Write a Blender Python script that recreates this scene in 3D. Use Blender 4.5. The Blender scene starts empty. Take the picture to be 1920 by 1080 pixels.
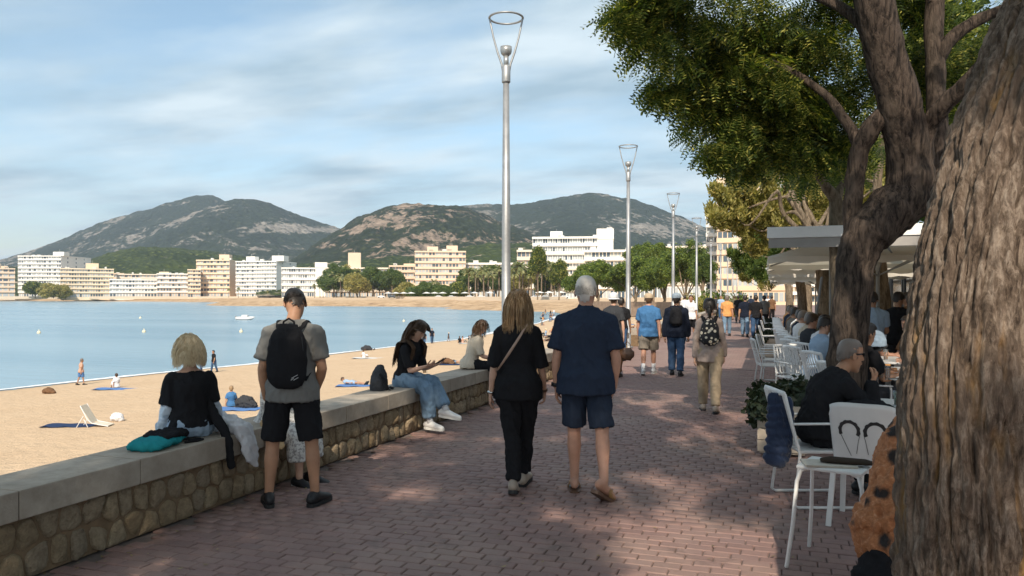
import bpy, bmesh, math, random
import numpy as np
from mathutils import Vector, Matrix, noise as mnoise
R = math.radians
SC = bpy.context.scene
COL = SC.collection
rng = np.random.default_rng(7)
random.seed(7)

# ---------------------------------------------------------------- camera
F = 1450.0; CX = 960.0; HY = 555.0; EYE = 1.65
YAW = math.atan(485 / F)
CA, SA = math.cos(YAW), math.sin(YAW)
cam = bpy.data.cameras.new('camera')
cam.sensor_width = 36; cam.lens = F / 1920 * 36
cam.shift_y = 15 / 1920
cam.clip_start = 0.05; cam.clip_end = 20000
camo = bpy.data.objects.new('camera', cam); COL.objects.link(camo)
camo.location = (0, 0, EYE); camo.rotation_euler = (R(90), 0, YAW)
SC.camera = camo

# ---------------------------------------------------------------- light
SUN_EL = 40.0; SHADOW_BEARING = -12.0      # shadows run 12 degrees left of the promenade's direction
sd = Vector((math.sin(R(SHADOW_BEARING)) * math.cos(R(SUN_EL)), math.cos(R(SHADOW_BEARING)) * math.cos(R(SUN_EL)), -math.sin(R(SUN_EL))))
sun = bpy.data.lights.new('sun', 'SUN'); sun.energy = 4.6; sun.angle = R(0.55); sun.color = (1.0, 0.89, 0.74)
suno = bpy.data.objects.new('sun', sun); COL.objects.link(suno)
suno.rotation_euler = sd.to_track_quat('-Z', 'Y').to_euler(); suno.location = (0, -20, 40)

W = bpy.data.worlds.new('World'); SC.world = W; W.use_nodes = True
nt = W.node_tree; nt.nodes.clear()
def wn(t, **k):
    n = nt.nodes.new(t)
    for a, b in k.items(): setattr(n, a, b)
    return n
sky = wn('ShaderNodeTexSky', sky_type='NISHITA', sun_disc=False)
sky.sun_elevation = R(SUN_EL)
to_sun = -sd
sky.sun_rotation = math.atan2(to_sun.x, to_sun.y)
sky.air_density = 1.0; sky.dust_density = 1.2; sky.ozone_density = 1.0
tc = wn('ShaderNodeTexCoord'); sep = wn('ShaderNodeSeparateXYZ'); nt.links.new(tc.outputs['Generated'], sep.inputs[0])
zz = wn('ShaderNodeMath', operation='MAXIMUM'); nt.links.new(sep.outputs['Z'], zz.inputs[0]); zz.inputs[1].default_value = 0.0
za = wn('ShaderNodeMath', operation='ADD'); nt.links.new(zz.outputs[0], za.inputs[0]); za.inputs[1].default_value = 0.13
dx = wn('ShaderNodeMath', operation='DIVIDE'); nt.links.new(sep.outputs['X'], dx.inputs[0]); nt.links.new(za.outputs[0], dx.inputs[1])
dy = wn('ShaderNodeMath', operation='DIVIDE'); nt.links.new(sep.outputs['Y'], dy.inputs[0]); nt.links.new(za.outputs[0], dy.inputs[1])
cmb = wn('ShaderNodeCombineXYZ'); nt.links.new(dx.outputs[0], cmb.inputs[0]); nt.links.new(dy.outputs[0], cmb.inputs[1])
mp = wn('ShaderNodeMapping'); nt.links.new(cmb.outputs[0], mp.inputs[0]); mp.inputs['Rotation'].default_value = (0, 0, -YAW); mp.inputs['Scale'].default_value = (0.62, 1.15, 1); mp.inputs['Location'].default_value = (1.3, 2.45, 0)
n1 = wn('ShaderNodeTexNoise'); n1.inputs['Scale'].default_value = 0.85; n1.inputs['Detail'].default_value = 9; n1.inputs['Roughness'].default_value = 0.55; n1.inputs['Distortion'].default_value = 0.25
nt.links.new(mp.outputs[0], n1.inputs['Vector'])
r1 = wn('ShaderNodeValToRGB'); r1.color_ramp.elements[0].position = 0.37; r1.color_ramp.elements[0].color = (0, 0, 0, 1); r1.color_ramp.elements[1].position = 0.55; r1.color_ramp.elements[1].color = (1, 1, 1, 1)
nt.links.new(n1.outputs['Fac'], r1.inputs[0])
n2 = wn('ShaderNodeTexNoise'); n2.inputs['Scale'].default_value = 2.2; n2.inputs['Detail'].default_value = 5
nt.links.new(mp.outputs[0], n2.inputs['Vector'])
cc = wn('ShaderNodeMix', data_type='RGBA'); r2 = wn('ShaderNodeValToRGB'); r2.color_ramp.elements[0].position = 0.36; r2.color_ramp.elements[1].position = 0.62; nt.links.new(n2.outputs['Fac'], r2.inputs[0]); nt.links.new(r2.outputs[0], cc.inputs['Factor'])
cc.inputs['A'].default_value = (2.35, 3.25, 3.9, 1); cc.inputs['B'].default_value = (4.75, 5.45, 5.8, 1)
mf = wn('ShaderNodeMath', operation='MULTIPLY'); nt.links.new(r1.outputs[0], mf.inputs[0]); mf.inputs[1].default_value = 0.9
hz = wn('ShaderNodeHueSaturation'); hz.inputs['Saturation'].default_value = 0.95; hz.inputs['Value'].default_value = 1.0; hz.inputs['Hue'].default_value = 0.484; nt.links.new(sky.outputs[0], hz.inputs['Color'])
mx = wn('ShaderNodeMix', data_type='RGBA'); nt.links.new(mf.outputs[0], mx.inputs['Factor'])
nt.links.new(hz.outputs[0], mx.inputs['A']); nt.links.new(cc.outputs['Result'], mx.inputs['B'])
bg = wn('ShaderNodeBackground'); bg.inputs['Strength'].default_value = 0.15
nt.links.new(mx.outputs['Result'], bg.inputs['Color'])
wo = wn('ShaderNodeOutputWorld'); nt.links.new(bg.outputs[0], wo.inputs['Surface'])
SC.view_settings.view_transform = 'Standard'; SC.view_settings.look = 'None'
SC.view_settings.gamma = 1.0; SC.view_settings.use_curve_mapping = False
SC.view_settings.exposure = 0.28

# ---------------------------------------------------------------- geometry helpers
def ray(px, py):
    r, f, u = (px - CX) / F, 1.0, -(py - HY) / F
    return r * CA - f * SA, r * SA + f * CA, u
def G(px, py, z=0.0):
    x, y, u = ray(px, py); t = (z - EYE) / u
    return Vector((x * t, y * t, z))
def AT(px, py, d):
    x, y, u = ray(px, py)
    return Vector((x * d, y * d, EYE + u * d))
def bearing(deg):                       # heading in degrees, 0 = along the promenade, + = clockwise
    return -R(deg)

def tag(o, label=None, cat=None, group=None, kind=None):
    if label: o['label'] = label
    if cat: o['category'] = cat
    if group: o['group'] = group
    if kind: o['kind'] = kind
    return o
def empty(name, loc=(0, 0, 0), rz=0.0):
    o = bpy.data.objects.new(name, None); COL.objects.link(o)
    o.location = loc; o.rotation_euler = (0, 0, rz); o.empty_display_size = 0.1
    return o
def link_mesh(name, me, m=None, parent=None):
    o = bpy.data.objects.new(name, me); COL.objects.link(o)
    if m is not None and not me.materials: me.materials.append(m)
    if parent is not None: o.parent = parent
    return o
def children(o):
    return [c for c in COL.objects if c.parent == o]
def copy_tree(o, parent=None, tree=None):
    if tree is None:
        tree = {}
        for c in COL.objects:
            if c.parent: tree.setdefault(c.parent.name, []).append(c)
    c = o.copy(); COL.objects.link(c)
    if parent is not None: c.parent = parent
    for ch in tree.get(o.name, []): copy_tree(ch, c, tree)
    return c

class MB:
    def __init__(s): s.v = []; s.f = []; s.mi = []; s.cur = 0
    def add(s, vs, fs):
        b = len(s.v); s.v.extend([tuple(v) for v in vs]); s.f.extend([tuple(i + b for i in f) for f in fs]); s.mi.extend([s.cur] * len(fs))
    def box(s, x0, y0, z0, x1, y1, z1, M=None):
        vs = [Vector(p) for p in ((x0,y0,z0),(x1,y0,z0),(x1,y1,z0),(x0,y1,z0),(x0,y0,z1),(x1,y0,z1),(x1,y1,z1),(x0,y1,z1))]
        if M is not None: vs = [M @ v for v in vs]
        s.add(vs, ((0,3,2,1),(4,5,6,7),(0,1,5,4),(1,2,6,5),(2,3,7,6),(3,0,4,7)))
    def bar(s, a, b, w, h=None, up=(0, 0, 1)):
        a, b = Vector(a), Vector(b); h = h or w; d = (b - a).normalized(); up = Vector(up)
        if abs(d.dot(up)) > 0.98: up = Vector((0, 1, 0))
        sx = d.cross(up).normalized(); sz = sx.cross(d).normalized()
        vs = []
        for p in (a, b):
            for i, j in ((-1,-1),(1,-1),(1,1),(-1,1)): vs.append(p + sx * i * w / 2 + sz * j * h / 2)
        s.add(vs, ((0,1,2,3),(7,6,5,4),(0,4,5,1),(1,5,6,2),(2,6,7,3),(3,7,4,0)))
    def tube(s, pts, rad, n=10, side=None, cap='round', clampz=None):
        pts = [Vector(p) for p in pts]
        rr = []
        for i in range(len(pts)):
            q = rad[i] if isinstance(rad, (list, tuple)) else rad
            rr.append(q if isinstance(q, (list, tuple)) else (q, q))
        N = len(pts); tang = []
        for i in range(N):
            t = pts[min(i + 1, N - 1)] - pts[max(i - 1, 0)]
            tang.append(t.normalized() if t.length > 1e-9 else Vector((0, 0, 1)))
        secs = []
        sd_ = Vector(side) if side is not None and not isinstance(side, list) else None
        prev = None
        for i in range(N):
            t = tang[i]
            if isinstance(side, list): u = Vector(side[i])
            elif sd_ is not None: u = sd_
            else: u = prev if prev is not None else (Vector((1, 0, 0)) if abs(t.x) < 0.8 else Vector((0, 1, 0)))
            u = (u - t * u.dot(t))
            u = u.normalized() if u.length > 1e-6 else t.orthogonal().normalized()
            prev = u; w = t.cross(u)
            secs.append((pts[i], rr[i][0], rr[i][1], u, w, t))
        full = []
        if cap == 'round':
            p, a, b, u, w, t = secs[0]; m = min(a, b)
            for k in (0.05, 0.5, 0.86): full.append((p - t * m * math.sqrt(max(0, 1 - k * k)) * 0.8, a * k, b * k, u, w))
        full += [x[:5] for x in secs]
        if cap == 'round':
            p, a, b, u, w, t = secs[-1]; m = min(a, b)
            for k in (0.86, 0.5, 0.05): full.append((p + t * m * math.sqrt(max(0, 1 - k * k)) * 0.8, a * k, b * k, u, w))
        vs = []; fs = []
        for p, a, b, u, w in full:
            for k in range(n):
                c = 2 * math.pi * k / n; vs.append(p + u * math.cos(c) * a + w * math.sin(c) * b)
        L = len(full)
        for i in range(L - 1):
            for k in range(n):
                k2 = (k + 1) % n; fs.append((i*n+k, i*n+k2, (i+1)*n+k2, (i+1)*n+k))
        fs.append(tuple(reversed(range(n)))); fs.append(tuple((L-1)*n + k for k in range(n)))
        s.add(vs, fs)
    def ell(s, c, r, M=None, n=12, m=8):
        c = Vector(c); vs = []; fs = []
        for i in range(1, m):
            a = math.pi * i / m
            for k in range(n):
                b = 2 * math.pi * k / n
                q = Vector((r[0]*math.sin(a)*math.cos(b), r[1]*math.sin(a)*math.sin(b), r[2]*math.cos(a)))
                vs.append(c + (M @ q if M is not None else q))
        for i in range(m - 2):
            for k in range(n):
                k2 = (k + 1) % n; fs.append((i*n+k, (i+1)*n+k, (i+1)*n+k2, i*n+k2))
        t = Vector((0, 0, r[2])); vs.append(c + (M @ t if M is not None else t)); vs.append(c - (M @ t if M is not None else t))
        a, b = len(vs) - 2, len(vs) - 1
        for k in range(n):
            k2 = (k + 1) % n; fs.append((a, k, k2)); fs.append((b, (m-2)*n + k2, (m-2)*n + k))
        s.add(vs, fs)
    def cone(s, p, r0, r1, z0, z1, n=16):
        vs = []
        for r, z in ((r0, z0), (r1, z1)):
            for k in range(n): c = 2*math.pi*k/n; vs.append((p[0] + r*math.cos(c), p[1] + r*math.sin(c), p[2] + z))
        fs = [(k, (k+1) % n, n + (k+1) % n, n + k) for k in range(n)] + [tuple(reversed(range(n))), tuple(range(n, 2*n))]
        s.add(vs, fs)
    def prism(s, poly, z0, z1, M=None):
        n = len(poly); vs = [Vector((x, y, z0)) for x, y in poly] + [Vector((x, y, z1)) for x, y in poly]
        if M is not None: vs = [M @ v for v in vs]
        s.add(vs, [tuple(reversed(range(n))), tuple(range(n, 2*n))] + [(k, (k+1) % n, n + (k+1) % n, n + k) for k in range(n)])
    def mesh(s, name, smooth=False, mats=None):
        me = bpy.data.meshes.new(name); me.from_pydata(s.v, [], s.f)
        if mats:
            for m in mats: me.materials.append(m)
            if len(mats) > 1: me.polygons.foreach_set('material_index', s.mi)
        if smooth: me.polygons.foreach_set('use_smooth', [True] * len(me.polygons))
        me.update(); return me
    def build(s, name, m=None, parent=None, smooth=False, bevel=0.0):
        mats = m if isinstance(m, (list, tuple)) else ([m] if m else None)
        me = s.mesh(name, smooth, mats)
        if bevel: me = bevel_mesh(me, bevel)
        return link_mesh(name, me, None, parent)

def bevel_mesh(me, w, seg=2):
    bm = bmesh.new(); bm.from_mesh(me)
    bmesh.ops.remove_doubles(bm, verts=bm.verts, dist=1e-5)
    bmesh.ops.bevel(bm, geom=[e for e in bm.edges if len(e.link_faces) == 2 and e.calc_face_angle(0) > 0.5], offset=w, segments=seg, affect='EDGES', profile=0.6)
    bm.to_mesh(me); bm.free(); return me

def np_mesh(name, V, Fq, m=None, parent=None, smooth=True, attr=None):
    """V (n,3) float, Fq (m,k) int -> object, fast"""
    V = np.ascontiguousarray(V, dtype=np.float32); Fq = np.ascontiguousarray(Fq, dtype=np.int32)
    me = bpy.data.meshes.new(name); k = Fq.shape[1]
    me.vertices.add(len(V)); me.vertices.foreach_set('co', V.ravel())
    me.loops.add(Fq.size); me.loops.foreach_set('vertex_index', Fq.ravel())
    me.polygons.add(len(Fq)); me.polygons.foreach_set('loop_start', np.arange(0, Fq.size, k, dtype=np.int32))
    me.polygons.foreach_set('loop_total', np.full(len(Fq), k, dtype=np.int32))
    me.update(calc_edges=True)
    if smooth: me.polygons.foreach_set('use_smooth', np.ones(len(Fq), dtype=bool))
    if attr:
        for an, av in attr.items():
            a = me.attributes.new(an, 'FLOAT', 'POINT'); a.data.foreach_set('value', np.asarray(av, dtype=np.float32).ravel())
    if m: me.materials.append(m)
    return link_mesh(name, me, None, parent)
def grid_faces(nr, nc, wrap=False):
    i = np.arange(nr - 1)[:, None]; j = np.arange(nc if wrap else nc - 1)[None, :]
    j2 = (j + 1) % nc
    return np.stack([i*nc + j, i*nc + j2, (i+1)*nc + j2, (i+1)*nc + j], -1).reshape(-1, 4)

# value noise
_P = np.random.default_rng(3).random((256, 256)).astype(np.float64)
def vnoise(x, y):
    x = np.asarray(x, dtype=np.float64); y = np.asarray(y, dtype=np.float64)
    xi = np.floor(x).astype(int); yi = np.floor(y).astype(int); fx = x - xi; fy = y - yi
    fx = fx*fx*(3-2*fx); fy = fy*fy*(3-2*fy)
    a = _P[xi & 255, yi & 255]; b = _P[(xi+1) & 255, yi & 255]; c = _P[xi & 255, (yi+1) & 255]; d = _P[(xi+1) & 255, (yi+1) & 255]
    return (a*(1-fx) + b*fx)*(1-fy) + (c*(1-fx) + d*fx)*fy
def fbm(x, y, o=4, g=0.5):
    s = 0; a = 1; t = 0
    for k in range(o):
        s = s + a*vnoise(x*2**k + 17.3*k, y*2**k + 5.1*k); t += a; a *= g
    return s / t
def sstep(x, a, b):
    t = np.clip((x - a) / (b - a), 0, 1); return t*t*(3-2*t)

# ---------------------------------------------------------------- materials
class NM:
    """small node-material builder"""
    def __init__(s, name):
        s.m = bpy.data.materials.new(name); s.m.use_nodes = True; s.t = s.m.node_tree; s.t.nodes.clear()
        s.out = s.t.nodes.new('ShaderNodeOutputMaterial'); s.p = s.t.nodes.new('ShaderNodeBsdfPrincipled')
        s.t.links.new(s.p.outputs[0], s.out.inputs['Surface']); s._c = None
    def n(s, ty, ins=None, **k):
        n = s.t.nodes.new(ty)
        for a, b in k.items(): setattr(n, a, b)
        for a, b in (ins or {}).items():
            if hasattr(b, 'is_output') and b.is_output: s.t.links.new(b, n.inputs[a])
            else: n.inputs[a].default_value = b
        return n
    def coord(s, scale=(1, 1, 1), kind='Object', rot=(0, 0, 0)):
        if s._c is None: s._c = s.t.nodes.new('ShaderNodeTexCoord')
        return s.n('ShaderNodeMapping', {'Vector': s._c.outputs[kind], 'Scale': scale, 'Rotation': rot}).outputs[0]
    def noise(s, scale, detail=5, rough=0.55, vec=None, dist=0.0):
        i = {'Scale': scale, 'Detail': detail, 'Roughness': rough, 'Distortion': dist}
        if vec is not None: i['Vector'] = vec
        else: i['Vector'] = s.coord()
        return s.n('ShaderNodeTexNoise', i).outputs['Fac']
    def ramp(s, fac, stops):
        r = s.n('ShaderNodeValToRGB', {'Fac': fac}); e = r.color_ramp.elements
        while len(e) < len(stops): e.new(0.5)
        for k, (p, c) in enumerate(stops):
            e[k].position = p; e[k].color = (c if isinstance(c, (tuple, list)) else (c, c, c)) + ((1,) if not isinstance(c, (tuple, list)) or len(c) == 3 else ()) if isinstance(c, tuple) else (c, c, c, 1)
        return r.outputs[0]
    def mix(s, fac, a, b, mode='MIX'):
        n = s.t.nodes.new('ShaderNodeMix'); n.data_type = 'RGBA'; n.blend_type = mode
        for k, v in (('Factor', fac), ('A', a), ('B', b)):
            if hasattr(v, 'is_output'): s.t.links.new(v, n.inputs[k])
            else: n.inputs[k].default_value = v if k == 'Factor' else ((v[0], v[1], v[2], 1) if isinstance(v, (tuple, list)) else (v, v, v, 1))
        return n.outputs['Result']
    def math(s, op, a, b=0.0, c=None):
        i = {0: a, 1: b}
        n = s.t.nodes.new('ShaderNodeMath'); n.operation = op
        for k, v in ((0, a), (1, b)) + (((2, c),) if c is not None else ()):
            if hasattr(v, 'is_output'): s.t.links.new(v, n.inputs[k])
            else: n.inputs[k].default_value = v
        return n.outputs[0]
    def bump(s, h, strength=0.3, dist=0.02):
        b = s.n('ShaderNodeBump', {'Height': h, 'Strength': strength, 'Distance': dist}); s.t.links.new(b.outputs[0], s.p.inputs['Normal']); return b
    def set(s, **k):
        for a, v in k.items():
            a = {'color': 'Base Color', 'rough': 'Roughness', 'metal': 'Metallic', 'spec': 'Specular IOR Level', 'trans': 'Transmission Weight', 'coat': 'Coat Weight', 'sheen': 'Sheen Weight', 'alpha': 'Alpha'}.get(a, a)
            if hasattr(v, 'is_output'): s.t.links.new(v, s.p.inputs[a])
            else: s.p.inputs[a].default_value = (v[0], v[1], v[2], 1) if isinstance(v, (tuple, list)) else v
        return s
    def rnd(s):
        g = s.n('ShaderNodeNewGeometry').outputs['Random Per Island']; o = s.n('ShaderNodeObjectInfo').outputs['Random']
        return s.math('FRACT', s.math('ADD', g, o), 0)
def c3(c, k=1.0): return tuple(min(1, x*k) for x in c)
_MC = {}
def mat(name, c, var=0.25, scale=6, rough=0.7, bump=0.15, bscale=40, metal=0.0, bdist=0.005, spec=0.5, sheen=0.0):
    """mottled plain material"""
    if name in _MC: return _MC[name]
    m = NM(name); f = m.noise(scale, 6, 0.6)
    m.set(color=m.ramp(f, [(0.25, c3(c, 1 - var)), (0.75, c3(c, 1 + var))]), rough=m.ramp(m.noise(scale*2.3, 3), [(0.2, max(0.02, rough - 0.08)), (0.8, min(1, rough + 0.08))]), metal=metal, spec=spec, sheen=sheen)
    if bump: m.bump(m.noise(bscale, 4), bump, bdist)
    _MC[name] = m.m; return m.m
def cloth(name, c, var=0.06, sheen=0.0, bump=0.5, rough=0.95):
    if name in _MC: return _MC[name]
    m = NM(name); f = m.noise(5, 4, 0.6)
    m.set(color=m.ramp(f, [(0.3, c3(c, 1 - var)), (0.7, c3(c, 1 + var))]), rough=rough, sheen=sheen, spec=0.08)
    big = m.noise(9, 3, 0.5, vec=m.coord((1, 1, 0.35)), dist=1.2); fine = m.noise(420, 2, 0.5)
    m.bump(m.math('ADD', big, m.math('MULTIPLY', fine, 0.04)), bump, 0.03)
    _MC[name] = m.m; return m.m
# ================================================================ SETTING: sea, beach, far coast, hills
SEA = -3.75
near_sh = [(-2600, 1030), (-800, 822), (0, 733), (150, 716), (300, 700), (470, 683), (650, 661), (780, 645), (860, 637), (950, 620), (1010, 606), (1048, 593), (1052, 588)]
far_sh = [(1040, 585), (1000, 584), (940, 582.5), (860, 580.5), (828, 579), (860, 578), (900, 577), (760, 575), (600, 574), (470, 574), (400, 573), (384, 572), (410, 570.2), (500, 568.6), (560, 568), (500, 567.2), (420, 566.6), (300, 565.4), (150, 564.8), (0, 564.4), (-900, 564.2), (-2600, 566)]
poly = np.array([tuple(G(x, y, SEA))[:2] for x, y in near_sh + far_sh])
def sea_sdf(X, Y):
    """negative inside the sea, positive on land"""
    X = np.asarray(X, float); Y = np.asarray(Y, float); d = np.full(X.shape, 1e18); ins = np.zeros(X.shape, bool)
    n = len(poly)
    for i in range(n):
        a = poly[i]; b = poly[(i + 1) % n]; e = b - a
        wx = X - a[0]; wy = Y - a[1]; t = np.clip((wx*e[0] + wy*e[1]) / (e @ e), 0, 1)
        d = np.minimum(d, (wx - e[0]*t)**2 + (wy - e[1]*t)**2)
        c = ((a[1] > Y) != (b[1] > Y)) & (X < (b[0]-a[0])*(Y-a[1])/(b[1]-a[1] + 1e-12) + a[0]); ins ^= c
    d = np.sqrt(d); return np.where(ins, -d, d)
def land_z(X, Y, s=None):
    X = np.asarray(X, float); Y = np.asarray(Y, float)
    s = sea_sdf(X, Y) if s is None else s
    dep = np.hypot(X, Y)
    sp = np.maximum(s, 0)
    rag = (fbm(X/9, Y/9, 4) - 0.5)
    nearz = SEA + 1.25*(1 - np.exp(-sp/22)) + 0.05*(fbm(X/2.2, Y/2.2, 3) - 0.5)*np.minimum(sp/2, 1)
    farz = SEA + 4.3*(1 - np.exp(-np.maximum(sp + 12*rag*sstep(sp, 1, 10), 0)/20)) + 0.9*rag*sstep(sp, 2, 15)
    w = sstep(dep, 150, 300)
    z = nearz*(1 - w) + farz*w
    return np.where(s < 0, SEA + s*0.05 - 0.02, z)
def beach_pt(px, py):
    """the point of the sand seen at a photo position"""
    x, y, u = ray(px, py); lo = 8.0
    ts = np.geomspace(8, 1500, 2500); zz_ = EYE + u*ts; lz = np.maximum(land_z(x*ts, y*ts), SEA)
    k = np.argmax(zz_ <= lz); t = ts[k]
    return Vector((x*t, y*t, float(lz[k])))

# sand and ground: one sheet, fine near the camera
az = np.arctan((np.linspace(-900, 2700, 760) - CX)/F) - YAW
dp = np.geomspace(9, 1750, 250)
AZ, DP = np.meshgrid(az, dp); DD = DP/np.cos(AZ + YAW)
X = np.sin(AZ)*DD; Y = np.cos(AZ)*DD
S = sea_sdf(X, Y); Z = land_z(X, Y, S)
m = NM('sand'); cs = m.coord()
g1 = m.noise(0.35, 6, 0.6); g2 = m.noise(3.0, 6, 0.65); g3 = m.noise(14, 4, 0.6)
base = m.mix(g1, (0.52, 0.365, 0.23), (0.64, 0.475, 0.315))
base = m.mix(m.ramp(g2, [(0.5, 0.0), (0.75, 0.35)]), base, (0.36, 0.25, 0.16))
wet = m.n('ShaderNodeAttribute', attribute_name='shore').outputs['Fac']
base = m.mix(m.ramp(wet, [(0.0, 0.75), (0.35, 0.0)]), base, (0.28, 0.2, 0.14))
rk = m.n('ShaderNodeAttribute', attribute_name='rock').outputs['Fac']
rock = m.ramp(m.noise(0.22, 8, 0.7), [(0.3, (0.16, 0.1, 0.06)), (0.5, (0.42, 0.28, 0.16)), (0.7, (0.62, 0.46, 0.3))])
base = m.mix(rk, base, rock)
m.set(color=base, rough=0.95, spec=0.15); m.bump(m.math('ADD', m.math('ADD', g2, m.math('MULTIPLY', g3, 0.5)), m.math('MULTIPLY', m.noise(1.6, 3, .5), 1.0)), 0.8, 0.12)
SAND = m.m
dep_ = np.hypot(X, Y)
beach = np_mesh('beach', np.stack([X, Y, Z], -1).reshape(-1, 3), grid_faces(*X.shape), SAND, attr={'shore': np.clip(S/4, 0, 1), 'rock': sstep(dep_, 170, 300)*(1 - sstep(S, 12, 40))*0.9})
tag(beach, kind='structure')

m = NM('sea_water')
vv = m.coord((1, 1, 1), rot=(0, 0, -YAW)); vs_ = m.coord((0.25, 1.2, 1), rot=(0, 0, -YAW - 0.06)); vl = m.coord((0.012, 0.06, 1), rot=(0, 0, -YAW))
wv = m.math('ADD', m.math('MULTIPLY', m.noise(0.8, 4, 0.6, vec=vs_), 1.0), m.math('MULTIPLY', m.noise(3.5, 3, 0.6, vec=vs_), 0.35))
calm = m.ramp(m.noise(1.0, 3, 0.5, vec=vl), [(0.38, 0.25), (0.62, 1.0)])
m.set(color=m.mix(m.ramp(m.noise(0.8, 3, 0.5, vec=vl), [(0.35, 0.0), (0.65, 1.0)]), (0.18, 0.30, 0.38), (0.25, 0.37, 0.44)), rough=0.25, spec=0.5)
b = m.bump(wv, 0.5, 0.14); m.t.links.new(calm, b.inputs['Strength'])
seao = MB(); seao.add([(-4900, -300, SEA), (5200, -300, SEA), (5200, 5400, SEA), (-4900, 5400, SEA)], [(0, 1, 2, 3)])
tag(seao.build('sea', m.m), kind='structure')

# foam at the water's edge
fm = mat('foam_white', (0.75, 0.77, 0.78), 0.1, 3, 0.6, 0.4, 5)
P = [Vector(tuple(poly[i]) + (0,)) for i in range(1, 12)]
pts = []
for a, b_ in zip(P[:-1], P[1:]):
    k = max(2, int((b_ - a).length/0.5))
    for i in range(k): pts.append(a.lerp(b_, i/k))
V = []; Fc = []
for i, p in enumerate(pts):
    t = (pts[min(i+1, len(pts)-1)] - pts[max(i-1, 0)]).normalized(); nrm = Vector((-t.y, t.x, 0))
    w1 = 0.15 + 1.0*max(0, mnoise.noise((i*0.05, 0, 0)) + 0.1) + 0.35*abs(mnoise.noise((i*0.4, 3, 0)))
    w2 = 0.35 + 1.4*max(0, mnoise.noise((i*0.03, 9, 0))) + 0.4*abs(mnoise.noise((i*0.5, 7, 0)))
    off = 0.5*mnoise.noise((i*0.02, 5, 0))
    V += [p + nrm*(off + w2) + Vector((0, 0, SEA + 0.03)), p + nrm*(off - w1*0.5) + Vector((0, 0, SEA + 0.035))]
    if i: Fc.append((2*i-2, 2*i-1, 2*i+1, 2*i))
fo = MB(); fo.add(V, Fc); tag(fo.build('foam', fm, smooth=True), kind='stuff')

# ---- hills
def hill(name, prof, df, dr, db, z0, mt, seed, ravine=0.10, bump=5.0, cols=420, rows=110, pw=0.85):
    xs = np.array([p[0] for p in prof], float); ys = np.array([p[1] for p in prof], float)
    px = np.linspace(xs[0], xs[-1], cols)
    # smooth interpolation of the skyline
    yy = np.interp(px, xs, ys); k = np.hanning(15); k /= k.sum(); yy = np.convolve(np.pad(yy, 7, 'edge'), k, 'valid')
    H = EYE + (HY - yy)/F*dr
    v = np.concatenate([np.linspace(0, 1, rows)**0.9, np.linspace(1.02, 1.6, 14)])
    PXg, Vg = np.meshgrid(px, v); Hg = np.broadcast_to(H, PXg.shape)
    D = np.where(Vg <= 1, df + (dr - df)*Vg, dr + (db - dr)*(Vg - 1)/0.6)
    sh = np.where(Vg <= 1, np.clip(Vg, 0, 1)**pw, 1 - ((Vg - 1)/0.6)**1.3*0.9)
    th = np.arctan((PXg - CX)/F)
    X = (PXg - CX)/F*D*CA - D*SA; Y = (PXg - CX)/F*D*SA + D*CA
    L = dr*0.16
    wx = X + L*0.5*(fbm(X/L + seed, Y/L, 3) - 0.5); wy = Y
    rid = 1 - np.abs(2*fbm(wx/L*1.7 + seed*3, wy/L*0.9 + 7, 5, 0.55) - 1)
    amp = (Hg - z0)*ravine*np.sin(np.clip(Vg, 0, 1)*math.pi)**0.7
    Z = z0 + (Hg - z0)*sh + (rid - 0.75)*2.2*amp
    cell = fbm(X/(bump*2.0), Y/(bump*2.0), 3, 0.6)
    Z = Z + (cell - 0.5)*bump*sstep(Vg, 0, 0.05)
    r = fbm(X/(L*0.35) + seed, Z/(L*0.12), 5, 0.6)
    o = np_mesh(name, np.stack([X, Y, Z], -1).reshape(-1, 3), grid_faces(*X.shape), mt, attr={'crag': r})
    tag(o, kind='structure'); return o
def hillmat(name, g1, g2, g3, rockc, lo, hi, ts, rs):
    m = NM(name)
    t = m.n('ShaderNodeTexVoronoi', {'Vector': m.coord(), 'Scale': ts, 'Randomness': 1.0}, feature='F1')
    tc_ = m.ramp(t.outputs['Distance'], [(0.0, g2), (0.45, g1), (0.8, g1)])
    big = m.noise(ts*0.08, 5, 0.6)
    gr = m.mix(m.ramp(big, [(0.4, 0.0), (0.6, 1.0)]), tc_, g3, 'MIX')
    gr = m.mix(0.5, tc_, gr)
    cr = m.n('ShaderNodeAttribute', attribute_name='crag').outputs['Fac']
    fine = m.noise(rs, 7, 0.7)
    k = m.ramp(m.math('ADD', m.math('MULTIPLY', cr, 0.42), m.math('MULTIPLY', fine, 0.62)), [(lo, 0.0), (hi, 1.0)])
    rc = m.ramp(m.noise(rs*2.2, 6, 0.7), [(0.3, c3(rockc, 0.45)), (0.55, rockc), (0.75, c3(rockc, 1.5))])
    m.set(color=m.mix(k, gr, rc), rough=0.95, spec=0.1)
    m.bump(m.math('ADD', m.math('MULTIPLY', t.outputs['Distance'], -1.0), m.math('MULTIPLY', fine, 1.0)), 1.0, 0.45/ts)
    return m.m
HM1 = hillmat('hill_scrub_far', (0.018, 0.027, 0.016), (0.055, 0.068, 0.036), (0.036, 0.05, 0.03), (0.25, 0.225, 0.19), 0.57, 0.615, 0.05, 0.03)
HM2 = hillmat('hill_scrub_rocky', (0.016, 0.023, 0.011), (0.062, 0.072, 0.03), (0.036, 0.048, 0.022), (0.29, 0.22, 0.165), 0.555, 0.60, 0.065, 0.04)
HM3 = hillmat('hill_pine_green', (0.025, 0.038, 0.012), (0.12, 0.14, 0.04), (0.065, 0.085, 0.025), (0.42, 0.34, 0.25), 0.60, 0.66, 0.10, 0.04)
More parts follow.
